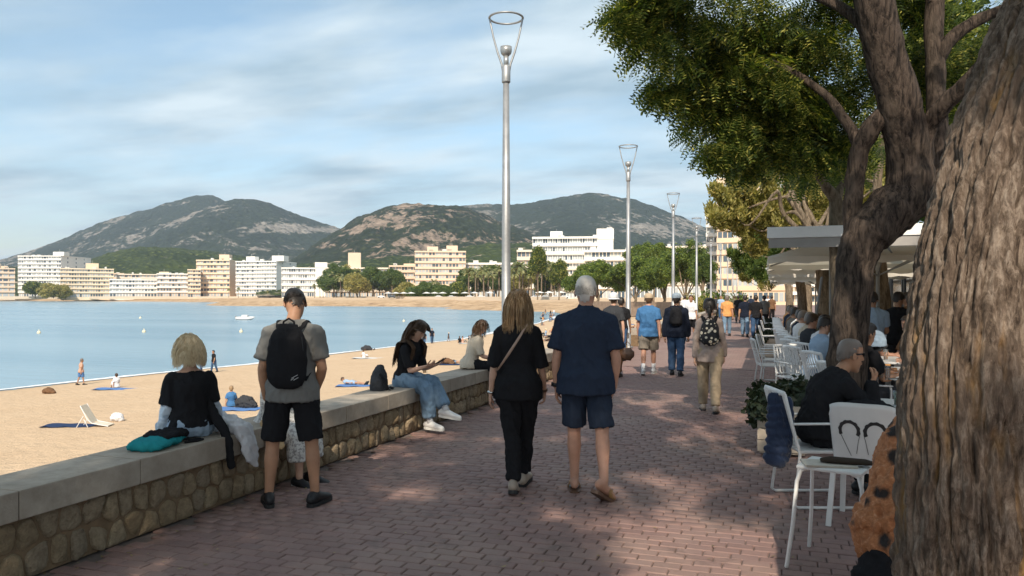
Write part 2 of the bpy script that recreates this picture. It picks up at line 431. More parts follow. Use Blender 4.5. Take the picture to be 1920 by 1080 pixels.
hill('left_mountain_ridge', [(-500, 540), (-250, 520), (-100, 500), (0, 487), (50, 474), (100, 455), (200, 413), (290, 388), (345, 372), (372, 366), (392, 364), (408, 370), (425, 379), (470, 400), (560, 440), (640, 480), (700, 520)], 2300, 3500, 4300, 2, HM1, 1.0, 0.10, 16)
hill('left_mountain_peak', [(120, 520), (200, 480), (300, 425), (360, 398), (410, 381), (440, 374), (475, 372), (510, 382), (550, 400), (590, 415), (640, 428), (700, 446), (780, 480), (860, 520)], 1900, 3000, 3700, 2, HM1, 4.2, 0.09, 14)
hill('right_mountain', [(760, 430), (820, 396), (862, 386), (900, 382), (960, 384), (1010, 377), (1050, 369), (1080, 364), (1110, 362), (1150, 366), (1200, 378), (1240, 392), (1275, 405), (1310, 422), (1400, 452), (1600, 490), (1900, 520)], 1700, 2900, 3600, 2, HM1, 8.5, 0.08, 14)
hill('rocky_hill', [(480, 520), (540, 492), (575, 470), (600, 452), (640, 427), (665, 410), (690, 399), (725, 387), (765, 382), (810, 384), (850, 386), (885, 392), (905, 400), (930, 412), (965, 424), (1000, 440), (1050, 462), (1120, 490), (1200, 520)], 1100, 1800, 2300, 2, HM2, 2.7, 0.13, 10, cols=560)
hill('pine_slope_left', [(-400, 520), (-200, 508), (-50, 500), (30, 500), (120, 500), (170, 487), (215, 472), (250, 464), (290, 462), (330, 466), (380, 470), (440, 478), (500, 490), (560, 497), (620, 500), (700, 520)], 900, 1450, 1800, 2, HM3, 5.5, 0.14, 8, cols=560)
hill('pine_slope_right', [(480, 520), (560, 496), (620, 491), (680, 488), (730, 482), (780, 481), (820, 476), (860, 466), (900, 458), (950, 456), (1000, 456), (1040, 464), (1100, 480), (1200, 500), (1400, 510), (1700, 520)], 700, 1100, 1400, 2, HM3, 9.1, 0.14, 7, cols=560)
# ground behind the far shore and inland
gb = MB(); pA = []
mland = mat('inland_ground', (0.16, 0.15, 0.08), 0.3, 0.05, 0.95, 0)
a0 = AT(-1500, 555, 1700); a1 = AT(3200, 555, 1700); b0 = AT(-600, 555, 4600); b1 = AT(2400, 555, 4600)
gb.add([(a0.x, a0.y, 0.4), (a1.x, a1.y, 0.4), (b1.x, b1.y, 0.4), (b0.x, b0.y, 0.4)], [(0, 1, 2, 3)])
tag(gb.build('inland_plain', mland), kind='structure')

# ================================================================ FAR BUILDINGS
GL = NM('far_window_glass'); GL.set(color=GL.mix(GL.ramp(GL.rnd(), [(0.3, 0.0), (0.5, 1.0)]), (0.07, 0.1, 0.13), (0.42, 0.45, 0.46)), rough=0.15); GL = GL.m
def plaster(name, c): return mat(name, c, 0.06, 0.1, 0.85, 0.1, 3)
WHT = plaster('white_plaster', (0.80, 0.77, 0.71)); CRM = plaster('cream_plaster', (0.74, 0.65, 0.53)); YEL = plaster('sand_yellow_plaster', (0.72, 0.58, 0.41))
PNK = plaster('peach_plaster', (0.70, 0.54, 0.40)); BEI = plaster('beige_plaster', (0.66, 0.53, 0.40)); GRY = plaster('grey_white_plaster', (0.58, 0.57, 0.54))
ROOF = plaster('roof_gravel', (0.38, 0.33, 0.27))
def building(label, xl, xc, xr, ytop, depth, floors, bays, wallm, bandm=None, theta=0, zb=0.5, D=16, proj=1.3, roof=(), ground=True, windows_side=0, cat='building', fins=True, name='apartment_building'):
    """front from photo column xl to xc, right side from xc to xr; a real block standing at 'depth'"""
    bandm = bandm or wallm
    u = depth/F; th = R(theta)
    Wd = (xc - xl)*u/max(0.3, math.cos(th)); Dp = (xr - xc)*u/math.sin(th) if (xr > xc and theta) else D
    H = (HY - ytop)*u + EYE - zb
    corner = AT(xc, HY, depth); corner.z = zb
    view = math.atan2(corner.x, corner.y)                    # clockwise from +Y
    e = empty(name, corner, -(view) - th)
    # local: x to the right, y away; the front spans x -Wd..0 at y = 0
    fh = H/floors
    b = MB(); b.box(-Wd, 0, -3, 0, Dp, H - 0.02); b.build('wall', wallm, e)
    wn_ = MB(); fn = MB(); bw = Wd/bays
    for f in range(floors if bays > 1 else 0):
        z0 = f*fh
        if f == 0 and ground:
            for k in range(bays): wn_.box(-Wd + k*bw + bw*0.12, -0.06, 0.2, -Wd + (k+1)*bw - bw*0.12, 0.02, fh*0.8)
        else:
            bn = MB(); bn.box(-Wd - 0.25, -proj, z0 - 0.12, 0.2, 0.02, z0 + fh*0.36); bn.build('balcony', bandm, e)
            for k in range(bays):
                j = rng.uniform(0.06, 0.2)
                wn_.box(-Wd + k*bw + bw*j, -0.06, z0 + fh*0.36, -Wd + (k+1)*bw - bw*j, 0.02, z0 + fh*0.86)
        if fins and not (f == 0 and ground):
            for k in range(0, bays + 1, 2): fn.box(-Wd + k*bw - 0.12, -proj + 0.08, z0 + fh*0.36 + 0.01, -Wd + k*bw + 0.12, 0.01, z0 + fh*0.88 - 0.01)
    for s in range(windows_side):
        for f in range(1, floors):
            y = Dp*(s + 0.7)/(windows_side + 0.6); wn_.box(-0.02, y, f*fh + fh*0.35, 0.05, y + 1.6, f*fh + fh*0.8)
    if wn_.v: tag(wn_.build('window', GL, e), kind='stuff')
    if fins: tag(fn.build('balcony_divider', wallm, e), kind='stuff')
    rf = MB(); rf.box(-Wd - 0.4, -proj - 0.2, H - fh*0.14, 0.3, Dp + 0.2, H + 0.5); rf.build('roof', bandm, e)
    for (xa, xb, yt, dd) in roof:
        h2 = (HY - yt)*u + EYE - zb; xa_ = (xa - xc)*u; xb_ = (xb - xc)*u
        r_ = MB(); r_.box(xa_, dd, H + 0.4, xb_, dd + max(4, (xb - xa)*u*0.8), h2); r_.build('stair_tower', wallm, e)
        an = MB(); an.bar(((xa_ + xb_)/2, dd + 2, h2), ((xa_ + xb_)/2, dd + 2, h2 + 5*u), 0.3*u); an.build('antenna', GRY, e)
    for k in range(int(Wd/9)):
        if rng.random() < 0.6:
            q = MB(); x = -rng.uniform(0.05, 0.95)*Wd; q.box(x, 3, H + 0.45, x + rng.uniform(1.5, 4), 5, H + 0.5 + rng.uniform(0.8, 2)); q.build('rooftop_unit', GRY, e)
    tag(e, label, cat); return e
building('beige apartment block cut by the left edge of the view', -60, 28, 28, 504, 800, 6, 9, BEI, PNK, 0, D=20, roof=((-5, 5, 494, 3), (6, 17, 499, 3)))
building('tall white hotel with plain white side wall, nine balcony rows', 46, 115, 166, 480, 850, 10, 17, WHT, WHT, 32, D=20, roof=((97, 118, 472, 2),), windows_side=3)
building('low pale annex behind the yellow hotel roof', 205, 232, 232, 513, 860, 4, 5, BEI, PNK)
building('yellow-cream seven-storey hotel right of the tall white hotel', 127, 213, 213, 505, 790, 7, 20, YEL, YEL, 0, D=20, roof=((167, 188, 494, 5),))
building('low white waterfront block with glazed terraces', 216, 300, 300, 525, 800, 4, 16, WHT, WHT, 0, D=10)
building('peach upper block set back behind the white waterfront block', 228, 302, 302, 515, 830, 5, 12, PNK, CRM, 0, D=16)
building('cream low block with rooftop terrace beside the stepped hotel', 300, 355, 355, 514, 795, 5, 11, PNK, WHT, 0, D=16, roof=((303, 320, 510, 3),))
building('stepped cream hotel with orange stair tower', 373, 431, 446, 488, 770, 8, 10, PNK, YEL, 20, D=18, roof=((409, 428, 477, 3),))
building('lower wing of the stepped cream hotel', 354, 376, 376, 506, 755, 7, 5, PNK, YEL, 0, D=14)
building('white eight-storey hotel with blue-grey glazing', 446, 519, 556, 490, 750, 9, 16, WHT, WHT, 28, D=20, roof=((452, 470, 480, 4), (506, 530, 479, 3)), windows_side=2)
building('low white hotel wing ahead of the eight-storey hotel', 531, 593, 593, 503, 700, 5, 15, WHT, WHT, 0, D=16)
building('white windowless stair tower block beside the low hotel wing', 592, 613, 613, 493, 695, 1, 1, WHT, WHT, 0, D=14, ground=False, proj=0.3, fins=False)
building('long beige block half hidden by palms and trees', 613, 731, 731, 503, 640, 5, 22, BEI, CRM, 0, D=16, roof=((654, 677, 474, 3),))
building('left wing of the peach tower block', 731, 781, 781, 499, 560, 5, 9, PNK, PNK, 0, D=16, roof=((757, 780, 494, 3),), proj=1.6)
building('peach eight-storey tower block with two roof boxes', 779, 873, 873, 472, 550, 8, 15, PNK, PNK, 0, D=18, roof=((801, 821, 462, 3), (837, 858, 460, 3)), proj=0.9)
building('low cream terrace block between peach tower and lamp post', 873, 972, 972, 494, 560, 4, 14, BEI, WHT, 0, D=14)
building('beige narrow block left of the big white hotel', 970, 1001, 1001, 470, 500, 5, 4, BEI, CRM, 0, D=14)
building('big white hotel on the slope with square lift tower', 999, 1120, 1120, 445, 480, 7, 26, WHT, WHT, 0, D=18, roof=((1031, 1054, 432, 4),), proj=1.6, zb=1)
building('square white tower at the right end of the big white hotel', 1120, 1150, 1150, 430, 478, 1, 1, WHT, WHT, 0, D=16, ground=False, proj=0.2, fins=False, zb=1)
building('stepped cream apartments with blue glazing before the big white hotel', 1096, 1186, 1186, 470, 400, 5, 13, CRM, WHT, 0, D=16, proj=1.4)
building('lower white apartments behind the umbrella pines', 1050, 1098, 1098, 492, 395, 5, 8, WHT, CRM, 0, D=14, proj=1.4)
building('white low buildings on the slope behind the umbrella pines', 1186, 1330, 1330, 462, 520, 4, 18, WHT, CRM, 0, D=18)
# ================================================================ PROMENADE
BRK = NM('brick_paver')
def brickcolor(m, rnd):
    c = m.ramp(rnd, [(0.0, (0.22, 0.135, 0.118)), (0.35, (0.25, 0.152, 0.132)), (0.7, (0.275, 0.17, 0.146)), (1.0, (0.235, 0.15, 0.135))])
    c = m.mix(m.ramp(m.noise(9, 6, 0.7), [(0.35, 0.0), (0.75, 0.5)]), c, (0.16, 0.11, 0.10))
    c = m.mix(m.ramp(m.noise(0.8, 5, 0.6), [(0.45, 0.0), (0.75, 0.55)]), c, (0.34, 0.25, 0.20))
    c = m.mix(m.ramp(m.noise(2.7, 6, 0.7), [(0.56, 0.0), (0.68, 0.5)]), c, (0.10, 0.07, 0.06))
    return c
# coordinates in world space so that neighbouring bricks are not copies of one another
geo = BRK.n('ShaderNodeNewGeometry').outputs['Position']
BRK.coord = lambda *a, **k: geo
BRK.set(color=brickcolor(BRK, BRK.rnd()), rough=0.72, spec=0.35); BRK.bump(BRK.noise(55, 5, 0.7), 0.5, 0.006)
BRK = BRK.m
JNT = mat('joint_sand', (0.15, 0.115, 0.10), 0.3, 8, 0.95, 0.3, 60)
PAV = NM('paving_sheet')
pc = PAV.coord()
bt = PAV.n('ShaderNodeTexBrick', {'Vector': pc, 'Color1': (0.22, 0.136, 0.118, 1), 'Color2': (0.275, 0.172, 0.147, 1), 'Mortar': (0.09, 0.07, 0.06, 1), 'Scale': 1.0, 'Mortar Size': 0.004, 'Brick Width': 0.172, 'Row Height': 0.102}, offset=0.5)
PAV.set(color=PAV.mix(PAV.ramp(PAV.noise(0.6, 5, 0.6), [(0.4, 0.0), (0.8, 0.5)]), bt.outputs['Color'], (0.34, 0.26, 0.22)), rough=0.75, spec=0.3); PAV.bump(bt.outputs['Fac'], -0.4, 0.004)
PAV = PAV.m
STONE = NM('promenade_wall_render'); STONE.set(color=STONE.ramp(STONE.noise(2, 6, 0.6), [(0.3, (0.33, 0.27, 0.2)), (0.7, (0.45, 0.37, 0.28))]), rough=0.9); STONE = STONE.m
BX0, BX1, BY0, BY1 = -4.13, 3.6, 2.3, 18.06
b = MB()
b.box(-4.62, -14, -4.4, 16, 2.3, 0.0); pr0 = b
b = MB(); b.box(-4.62, -14, -4.5, 18, 150, -0.014)
prom = tag(b.build('promenade', JNT), kind='structure')
sh = MB()
def sheet(x0, y0, x1, y1, z): sh.add([(x0, y0, z), (x1, y0, z), (x1, y1, z), (x0, y1, z)], [(0, 1, 2, 3)])
sheet(-4.62, -14, 18, BY0, 0.0); sheet(BX1, BY0, 18, BY1, 0.0); sheet(-4.62, BY0, BX0, BY1, 0.0); sheet(-4.62, BY1, 18, 150, 0.0)
tag(sh.build('paving', PAV, prom))
# bricks: bevelled tops in running bond, rows across the walk
BL, BW = 0.172, 0.102
def brick_geo(L_, W_, g=0.003, h=0.014, bv=0.006):
    x, y = L_/2 - g, W_/2 - g
    vs = [(-x, -y, -h), (x, -y, -h), (x, y, -h), (-x, y, -h), (-x, -y, -bv), (x, -y, -bv), (x, y, -bv), (-x, y, -bv),
          (-x+bv, -y+bv, 0), (x-bv, -y+bv, 0), (x-bv, y-bv, 0), (-x+bv, y-bv, 0)]
    fs = [(0,1,5,4), (1,2,6,5), (2,3,7,6), (3,0,4,7), (4,5,9,8), (5,6,10,9), (6,7,11,10), (7,4,8,11), (8,9,10,11)]
    return np.array(vs), np.array(fs)
bv_, bf_ = brick_geo(BL, BW)
cells = []
rows = int((BY1 - BY0)/BW)
for r_ in range(rows):
    y = BY0 + (r_ + 0.5)*BW; off = (0.5*(r_ % 2) + 0.12*math.sin(r_*1.7))*BL
    k0 = -1
    for k in range(k0, int((BX1 - BX0)/BL) + 1):
        x = BX0 + k*BL + off + BL/2
        if x - BL/2 < BX0 - 0.001 or x + BL/2 > BX1 + 0.001: continue
        cells.append((x, y))
cells = np.array(cells)
f_ = cells[:, 0]*-SA + cells[:, 1]*CA; rr_ = cells[:, 0]*CA + cells[:, 1]*SA
pxs = CX + rr_/f_*F; pys = HY + EYE/f_*F
seen = (pxs > 0) & (pxs < 1680) & (pys < 1085)
order = np.argsort(np.where(seen, np.hypot(cells[:, 0], cells[:, 1]), 1e9))
near_i = set(order[:300].tolist())
Rb = np.random.default_rng(11)
tz = Rb.normal(0, 0.0016, len(cells)); tx = Rb.normal(0, 0.012, (len(cells), 2)); rz_ = Rb.normal(0, 0.012, len(cells))
bme = bpy.data.meshes.new('brick'); bme.from_pydata(bv_.tolist(), [], bf_.tolist()); bme.materials.append(BRK)
Vb = []; Fb = []; q = 0
for i, (x, y) in enumerate(cells):
    if i in near_i:
        o = link_mesh('brick', bme, None, prom); o.location = (x, y, tz[i]); o.rotation_euler = (tx[i, 0], tx[i, 1], rz_[i])
    else:
        c_, s_ = math.cos(rz_[i]), math.sin(rz_[i]); v = bv_.copy()
        v[:, 2] += v[:, 1]*tx[i, 0] - v[:, 0]*tx[i, 1] + tz[i]
        xx = v[:, 0]*c_ - v[:, 1]*s_ + x; yy = v[:, 0]*s_ + v[:, 1]*c_ + y
        Vb.append(np.stack([xx, yy, v[:, 2]], -1)); Fb.append(bf_ + q*12); q += 1
tag(np_mesh('brick', np.concatenate(Vb), np.concatenate(Fb), BRK, prom, smooth=False), kind='stuff')

# ---- sea wall: rubble stones set in mortar, concrete coping slabs
CON = NM('coping_concrete')
CON.set(color=CON.mix(CON.ramp(CON.noise(5, 7, 0.7), [(0.4, 0.0), (0.7, 0.7)]), CON.ramp(CON.noise(1.2, 5), [(0.3, (0.31, 0.26, 0.21)), (0.7, (0.45, 0.385, 0.31))]), (0.22, 0.18, 0.14)), rough=0.85, spec=0.3)
CON.bump(CON.noise(70, 6, 0.7), 0.5, 0.006); CON = CON.m
RUB = NM('rubble_stone'); pz = RUB.n('ShaderNodeNewGeometry').outputs['Position']; RUB.coord = lambda *a, **k: pz
c = RUB.ramp(RUB.rnd(), [(0.0, (0.46, 0.33, 0.19)), (0.4, (0.58, 0.44, 0.28)), (0.7, (0.47, 0.37, 0.26)), (1.0, (0.64, 0.49, 0.31))])
c = RUB.mix(RUB.ramp(RUB.noise(22, 8, 0.75), [(0.38, 0.0), (0.7, 0.75)]), c, (0.24, 0.17, 0.105))
RUB.set(color=c, rough=0.9, spec=0.25)
RUB.bump(RUB.math('ADD', RUB.noise(26, 8, 0.75), RUB.math('MULTIPLY', RUB.noise(9, 4, 0.6), 1.2)), 1.0, 0.07); RUB = RUB.m
MOR = mat('wall_mortar', (0.17, 0.11, 0.06), 0.35, 14, 0.95, 0.6, 50)
WX = -4.13; WTOP = 0.54; CT = 0.17
def clip_poly(poly_, nx, ny, d):
    out = []
    for i in range(len(poly_)):
        a = poly_[i]; b = poly_[(i+1) % len(poly_)]
        da = a[0]*nx + a[1]*ny - d; db = b[0]*nx + b[1]*ny - d
        if da <= 0: out.append(a)
        if (da < 0) != (db < 0) and abs(da - db) > 1e-12:
            t = da/(da - db); out.append((a[0] + (b[0]-a[0])*t, a[1] + (b[1]-a[1])*t))
    return out
def stones(y0, y1, h, w=0.15, rowh=0.19, seed=1):
    r = np.random.default_rng(seed); pts = []
    nr = max(2, round(h/rowh)); 
    for j in range(-1, nr + 1):
        for i in range(-1, int((y1 - y0)/w) + 2):
            pts.append((y0 + (i + 0.5*(j % 2))*w + r.normal(0, w*0.16), (j + 0.5)*h/nr + r.normal(0, 0.018)))
    P = np.array(pts); res = []
    for i, (px, py) in enumerate(pts):
        if not (y0 <= px <= y1 and -0.02 <= py <= h + 0.02): continue
        pg = [(y0 + 0.01, 0.0), (y1 - 0.01, 0.0), (y1 - 0.01, h), (y0 + 0.01, h)]
        d2 = (P[:, 0]-px)**2 + (P[:, 1]-py)**2
        for k in np.argsort(d2)[1:16]:
            qx, qy = P[k]; nx, ny = qx - px, qy - py; L = math.hypot(nx, ny); nx /= L; ny /= L
            pg = clip_poly(pg, nx, ny, (px*nx + py*ny) + L/2 - 0.0095)
            if len(pg) < 3: break
        if len(pg) < 3: continue
        # chamfer the corners
        pp = []
        n = len(pg)
        for k in range(n):
            a = pg[k-1]; b_ = pg[k]; c_ = pg[(k+1) % n]
            pp.append((b_[0]*0.8 + a[0]*0.2, b_[1]*0.8 + a[1]*0.2)); pp.append((b_[0]*0.8 + c_[0]*0.2, b_[1]*0.8 + c_[1]*0.2))
        ar = abs(sum(pp[k-1][0]*pp[k][1] - pp[k][0]*pp[k-1][1] for k in range(len(pp))))/2
        if ar < 0.0035: continue
        res.append(pp)
    return res
def stone_mesh(pp, r, x0):
    cy = sum(p[0] for p in pp)/len(pp); cz = sum(p[1] for p in pp)/len(pp); n = len(pp); vs = []; fs = []
    D = r.uniform(0.018, 0.034); tl = r.normal(0, 0.12); tl2 = r.normal(0, 0.1)
    for s, dx_ in ((1.0, -0.02), (1.0, 0.35*D), (0.88, 0.8*D), (0.5, 1.0*D)):
        for p in pp:
            yy = cy + (p[0]-cy)*s; z_ = cz + (p[1]-cz)*s
            vs.append((x0 + dx_ + (0 if dx_ < 0 else (yy-cy)*tl + (z_-cz)*tl2 + r.normal(0, 0.002)), yy, z_))
    vs.append((x0 + D*1.02, cy, cz))
    for k in range(3):
        for i in range(n): i2 = (i+1) % n; fs.append((k*n+i, k*n+i2, (k+1)*n+i2, (k+1)*n+i))
    for i in range(n): fs.append((3*n+i, 3*n+(i+1) % n, 4*n))
    return vs, fs
walls = []
def sea_wall(label, y0, y1, single, seed, slab=0.86):
    e = empty('stone_wall', (0, y0, 0)); r = np.random.default_rng(seed)
    b = MB(); b.box(-4.48, 0, 0, WX + 0.005, y1 - y0, WTOP - CT - 0.001); b.build('mortar_core', MOR, e)
    n = round((y1 - y0)/slab); L = (y1 - y0)/n
    for k in range(n):
        s = MB(); s.box(-4.53, k*L + 0.003, WTOP - CT, -4.06, (k+1)*L - 0.003, WTOP + r.normal(0, 0.0015)); s.build('coping_slab', CON, e, bevel=0.008)
    st = stones(0, y1 - y0, WTOP - CT - 0.012, seed=seed); big = MB()
    for pp in st:
        vs, fs = stone_mesh(pp, r, WX)
        if single: q_ = MB(); q_.add(vs, fs); q_.build('stone', RUB, e, smooth=True)
        else: big.add(vs, fs)
    if big.v: tag(big.build('stone', RUB, e, smooth=True), kind='stuff')
    tag(e, label, 'wall', 'low stone walls between promenade and beach'); return e
sea_wall('low rubble stone wall with concrete coping where the women sit, nearest stretch', 0.6, 11.35, False if False else True, 5)
sea_wall('stone wall stretch between the nearest lamp post and the second one', 14.0, 23.3, False, 6)
sea_wall('stone wall stretch between the second lamp post and the third one', 25.3, 35.0, False, 7)
sea_wall('stone wall stretch between the third lamp post and the fourth one', 37.2, 47.0, False, 8)
sea_wall('farthest stretch of low stone wall past the fourth lamp post', 49.0, 110.0, False, 9, 2.0)
# steps down to the beach in the gaps
for (ya, yb, who) in ((11.4, 13.95, 'nearest'), (23.35, 25.25, 'second')):
    b = MB()
    for k in range(9): b.box(-4.62 - 0.32*(k+1), ya, -3.3, -4.62 - 0.32*k - 0.002, yb, -0.17*(k+1))
    tag(b.build('beach_steps', CON), 'concrete steps down to the sand beside the %s lamp post' % who, 'steps')
# curving edge wall further round the bay (brown retaining wall behind the crowded sand)
EDG = mat('edge_wall_brown', (0.26, 0.19, 0.14), 0.25, 2, 0.9, 0.4, 10)
e_pts = [(G(px, y, 0.0)) for px, y in ((1110, 568), (1180, 569), (1270, 570), (1330, 571))]
b = MB()
for a, c_ in zip(e_pts[:-1], e_pts[1:]):
    b.bar((a.x, a.y, -1.2), (c_.x, c_.y, -1.2), 1.0, 3.2)
tag(b.build('retaining_wall', EDG), 'long brown retaining wall at the back of the crowded beach', 'wall')

# ---- lamp posts
GAL = NM('galvanised_steel'); GAL.set(color=GAL.ramp(GAL.noise(8, 5, 0.6), [(0.3, (0.30, 0.30, 0.30)), (0.7, (0.40, 0.40, 0.395))]), rough=0.5, metal=0.6); GAL = GAL.m
LGL = NM('lamp_grey'); LGL.set(color=(0.36, 0.36, 0.35), rough=0.35, metal=0.5); LGL = LGL.m
def lamp():
    e = empty('street_lamp')
    b = MB(); b.tube([(0,0,0), (0,0,0.06), (0,0,0.07), (0,0,2.6), (0,0,5.3)], [0.15, 0.15, 0.082, 0.074, 0.052], 24, cap='flat'); b.build('pole', GAL, e, smooth=True)
    b = MB(); b.tube([(0,0,5.28), (0,0,5.3), (0,0,5.55), (0,0,5.58)], [0.07, 0.074, 0.074, 0.05], 20, cap='flat'); b.build('collar', GAL, e, smooth=True)
    for s in (-1, 1):
        b = MB(); b.tube([(s*0.045, 0, 5.42), (s*0.075, 0, 5.6), (s*0.14, 0, 5.78), (s*0.215, 0, 6.05), (s*0.28, 0, 6.36)], [0.02, 0.019, 0.018, 0.016, 0.016], 8); b.build('arm', GAL, e, smooth=True)
    b = MB(); n = 40; pts = [(0.285*math.cos(2*math.pi*k/n), 0.285*math.sin(2*math.pi*k/n), 6.38) for k in range(n)]
    vs = []; fs = []
    for k in range(n):
        a = 2*math.pi*k/n
        for j in range(8):
            t = 2*math.pi*j/8; vs.append(((0.285 + 0.02*math.cos(t))*math.cos(a), (0.285 + 0.02*math.cos(t))*math.sin(a), 6.38 + 0.017*math.sin(t)))
    for k in range(n):
        for j in range(8): fs.append((k*8+j, ((k+1) % n)*8+j, ((k+1) % n)*8+(j+1) % 8, k*8+(j+1) % 8))
    b.add(vs, fs); b.build('ring', GAL, e, smooth=True)
    b = MB(); b.tube([(0,0,5.56), (0,0,5.74)], 0.045, 12, cap='flat'); b.tube([(0,0,5.73), (0,0,5.77), (0,0,5.82), (0,0,5.89)], [0.045, 0.085, 0.10, 0.098], 24, cap='flat'); b.build('lamp_head', LGL, e, smooth=True)
    return e
L0 = lamp()
lamps = ['tallest looking and nearest steel lamp post rising behind the blonde walking woman', 'steel lamp post beside the handbag carrier, second from the camera',
  'third steel lamp post, behind the two men in caps', 'fourth steel lamp post with V arms against the hill', 'fifth steel lamp post against the grey-white facade',
  'sixth steel lamp post before the tan facade', 'seventh steel lamp post before the tan facade', 'eighth steel lamp post, small in the distance', 'ninth steel lamp post, smallest and most distant']
for k, lb in enumerate(lamps):
    o = L0 if k == 0 else copy_tree(L0)
    o.location = (-4.27, 12.45 + 11.9*k, 0); o.rotation_euler = (0, 0, YAW)
    tag(o, lb, 'street lamp', 'steel street lamps along the sea wall')
# ================================================================ TREES
def leafmat(name, stops, trans=0.35, rough=0.5):
    m = NM(name); col = m.ramp(m.rnd(), stops)
    m.set(color=col, rough=rough, spec=0.3)
    t = m.n('ShaderNodeBsdfTranslucent', {'Color': m.mix(1.0, col, (1.6, 1.7, 0.8), 'MULTIPLY')})
    x = m.n('ShaderNodeMixShader', {'Fac': trans, 1: m.p.outputs[0], 2: t.outputs[0]})
    m.t.links.new(x.outputs[0], m.out.inputs['Surface']); return m.m
LF_DK = leafmat('leaf_dark_pinnate', [(0.0, (0.030, 0.052, 0.013)), (0.45, (0.065, 0.10, 0.022)), (0.72, (0.15, 0.185, 0.034)), (1.0, (0.42, 0.38, 0.09))])  # upper stops paint sunlit yellow highlights onto random leaflets
LF_OL = leafmat('leaf_olive_yellow', [(0.0, (0.13, 0.13, 0.04)), (0.5, (0.26, 0.235, 0.07)), (0.85, (0.38, 0.33, 0.11)), (1.0, (0.50, 0.38, 0.13))])
LF_GR = leafmat('leaf_fresh_green', [(0.0, (0.04, 0.075, 0.018)), (0.6, (0.085, 0.125, 0.028)), (1.0, (0.16, 0.19, 0.045))])
LF_PI = leafmat('pine_needles', [(0.0, (0.04, 0.07, 0.014)), (0.6, (0.10, 0.145, 0.022)), (1.0, (0.22, 0.26, 0.04))], 0.25)
LF_PM = leafmat('palm_fronds', [(0.0, (0.12, 0.14, 0.06)), (0.6, (0.22, 0.23, 0.10)), (1.0, (0.34, 0.31, 0.15))], 0.3)
LF_PL = leafmat('planter_leaf', [(0.0, (0.018, 0.03, 0.016)), (0.7, (0.04, 0.055, 0.03)), (1.0, (0.09, 0.09, 0.06))], 0.15)
def barkmat(name, c1, c2, c3_, zs=0.22, sc=18, b=1.0, bd=0.05):
    m = NM(name); v = m.coord((1, 1, zs)); f = m.noise(sc, 7, 0.7, vec=v, dist=0.6); g = m.noise(sc*0.3, 4, 0.6, vec=v)
    m.set(color=m.mix(m.ramp(g, [(0.5, 0.0), (0.7, 0.6)]), m.ramp(f, [(0.4, c1), (0.6, c2)]), c3_), rough=0.92, spec=0.2)
    m.bump(m.math('ADD', f, m.math('MULTIPLY', m.noise(sc*3, 5, 0.7, vec=v), .5)), b, bd); return m.m
BARK = barkmat('bark_dark_furrowed', (0.016, 0.012, 0.010), (0.115, 0.085, 0.066), (0.11, 0.085, 0.065))
BARK2 = barkmat('bark_tan', (0.10, 0.075, 0.05), (0.26, 0.2, 0.14), (0.3, 0.23, 0.15))

def basis(d, up):
    d = d/np.linalg.norm(d, axis=1, keepdims=True)
    s = np.cross(d, up); s /= np.linalg.norm(s, axis=1, keepdims=True) + 1e-9
    n = np.cross(s, d); return d, s, n
def pinnate(L=0.30, pairs=8, ll=0.062, lw=0.022):
    vs = []; fs = []
    def leaf(x, side):
        ax = np.array([0.45, side*1.0, -0.12]); ax /= np.linalg.norm(ax); pw = np.array([ax[1]*side*0.6 + 0.3, -0.45*side, 0.0]); pw /= np.linalg.norm(pw)
        o = np.array([x, 0, -0.16*(x/L)**2*L*2.0]); k = len(vs)
        vs.extend([o, o + ax*ll*0.5 + pw*lw*0.5, o + ax*ll, o + ax*ll*0.5 - pw*lw*0.5]); fs.append((k, k+1, k+2, k+3))
    for i in range(pairs):
        x = L*(i + 1)/(pairs + 0.5); leaf(x, 1); leaf(x, -1)
    k = len(vs); z1 = -0.16*2.0*L*0.25; z2 = -0.16*2*L
    vs.extend([np.array([0, 0.0015, 0]), np.array([0, -0.0015, 0]), np.array([L*0.5, -0.0015, z1]), np.array([L*0.5, 0.0015, z1])]); fs.append((k, k+1, k+2, k+3))
    k = len(vs); vs.extend([np.array([L*0.5, 0.0015, z1]), np.array([L*0.5, -0.0015, z1]), np.array([L, -0.001, z2]), np.array([L, 0.001, z2])]); fs.append((k, k+1, k+2, k+3))
    return np.array(vs), np.array(fs)
def tuft(n=5, r=0.12, lw=0.05, seed=0):
    q = np.random.default_rng(seed); vs = []; fs = []
    for i in range(n):
        d = q.normal(size=3); d /= np.linalg.norm(d); s = np.cross(d, q.normal(size=3)); s /= np.linalg.norm(s)
        o = q.normal(size=3)*r*0.5; L = r*q.uniform(0.7, 1.2); k = len(vs)
        vs.extend([o, o + d*L*0.5 + s*lw*0.5, o + d*L, o + d*L*0.5 - s*lw*0.5]); fs.append((k, k+1, k+2, k+3))
    return np.array(vs), np.array(fs)
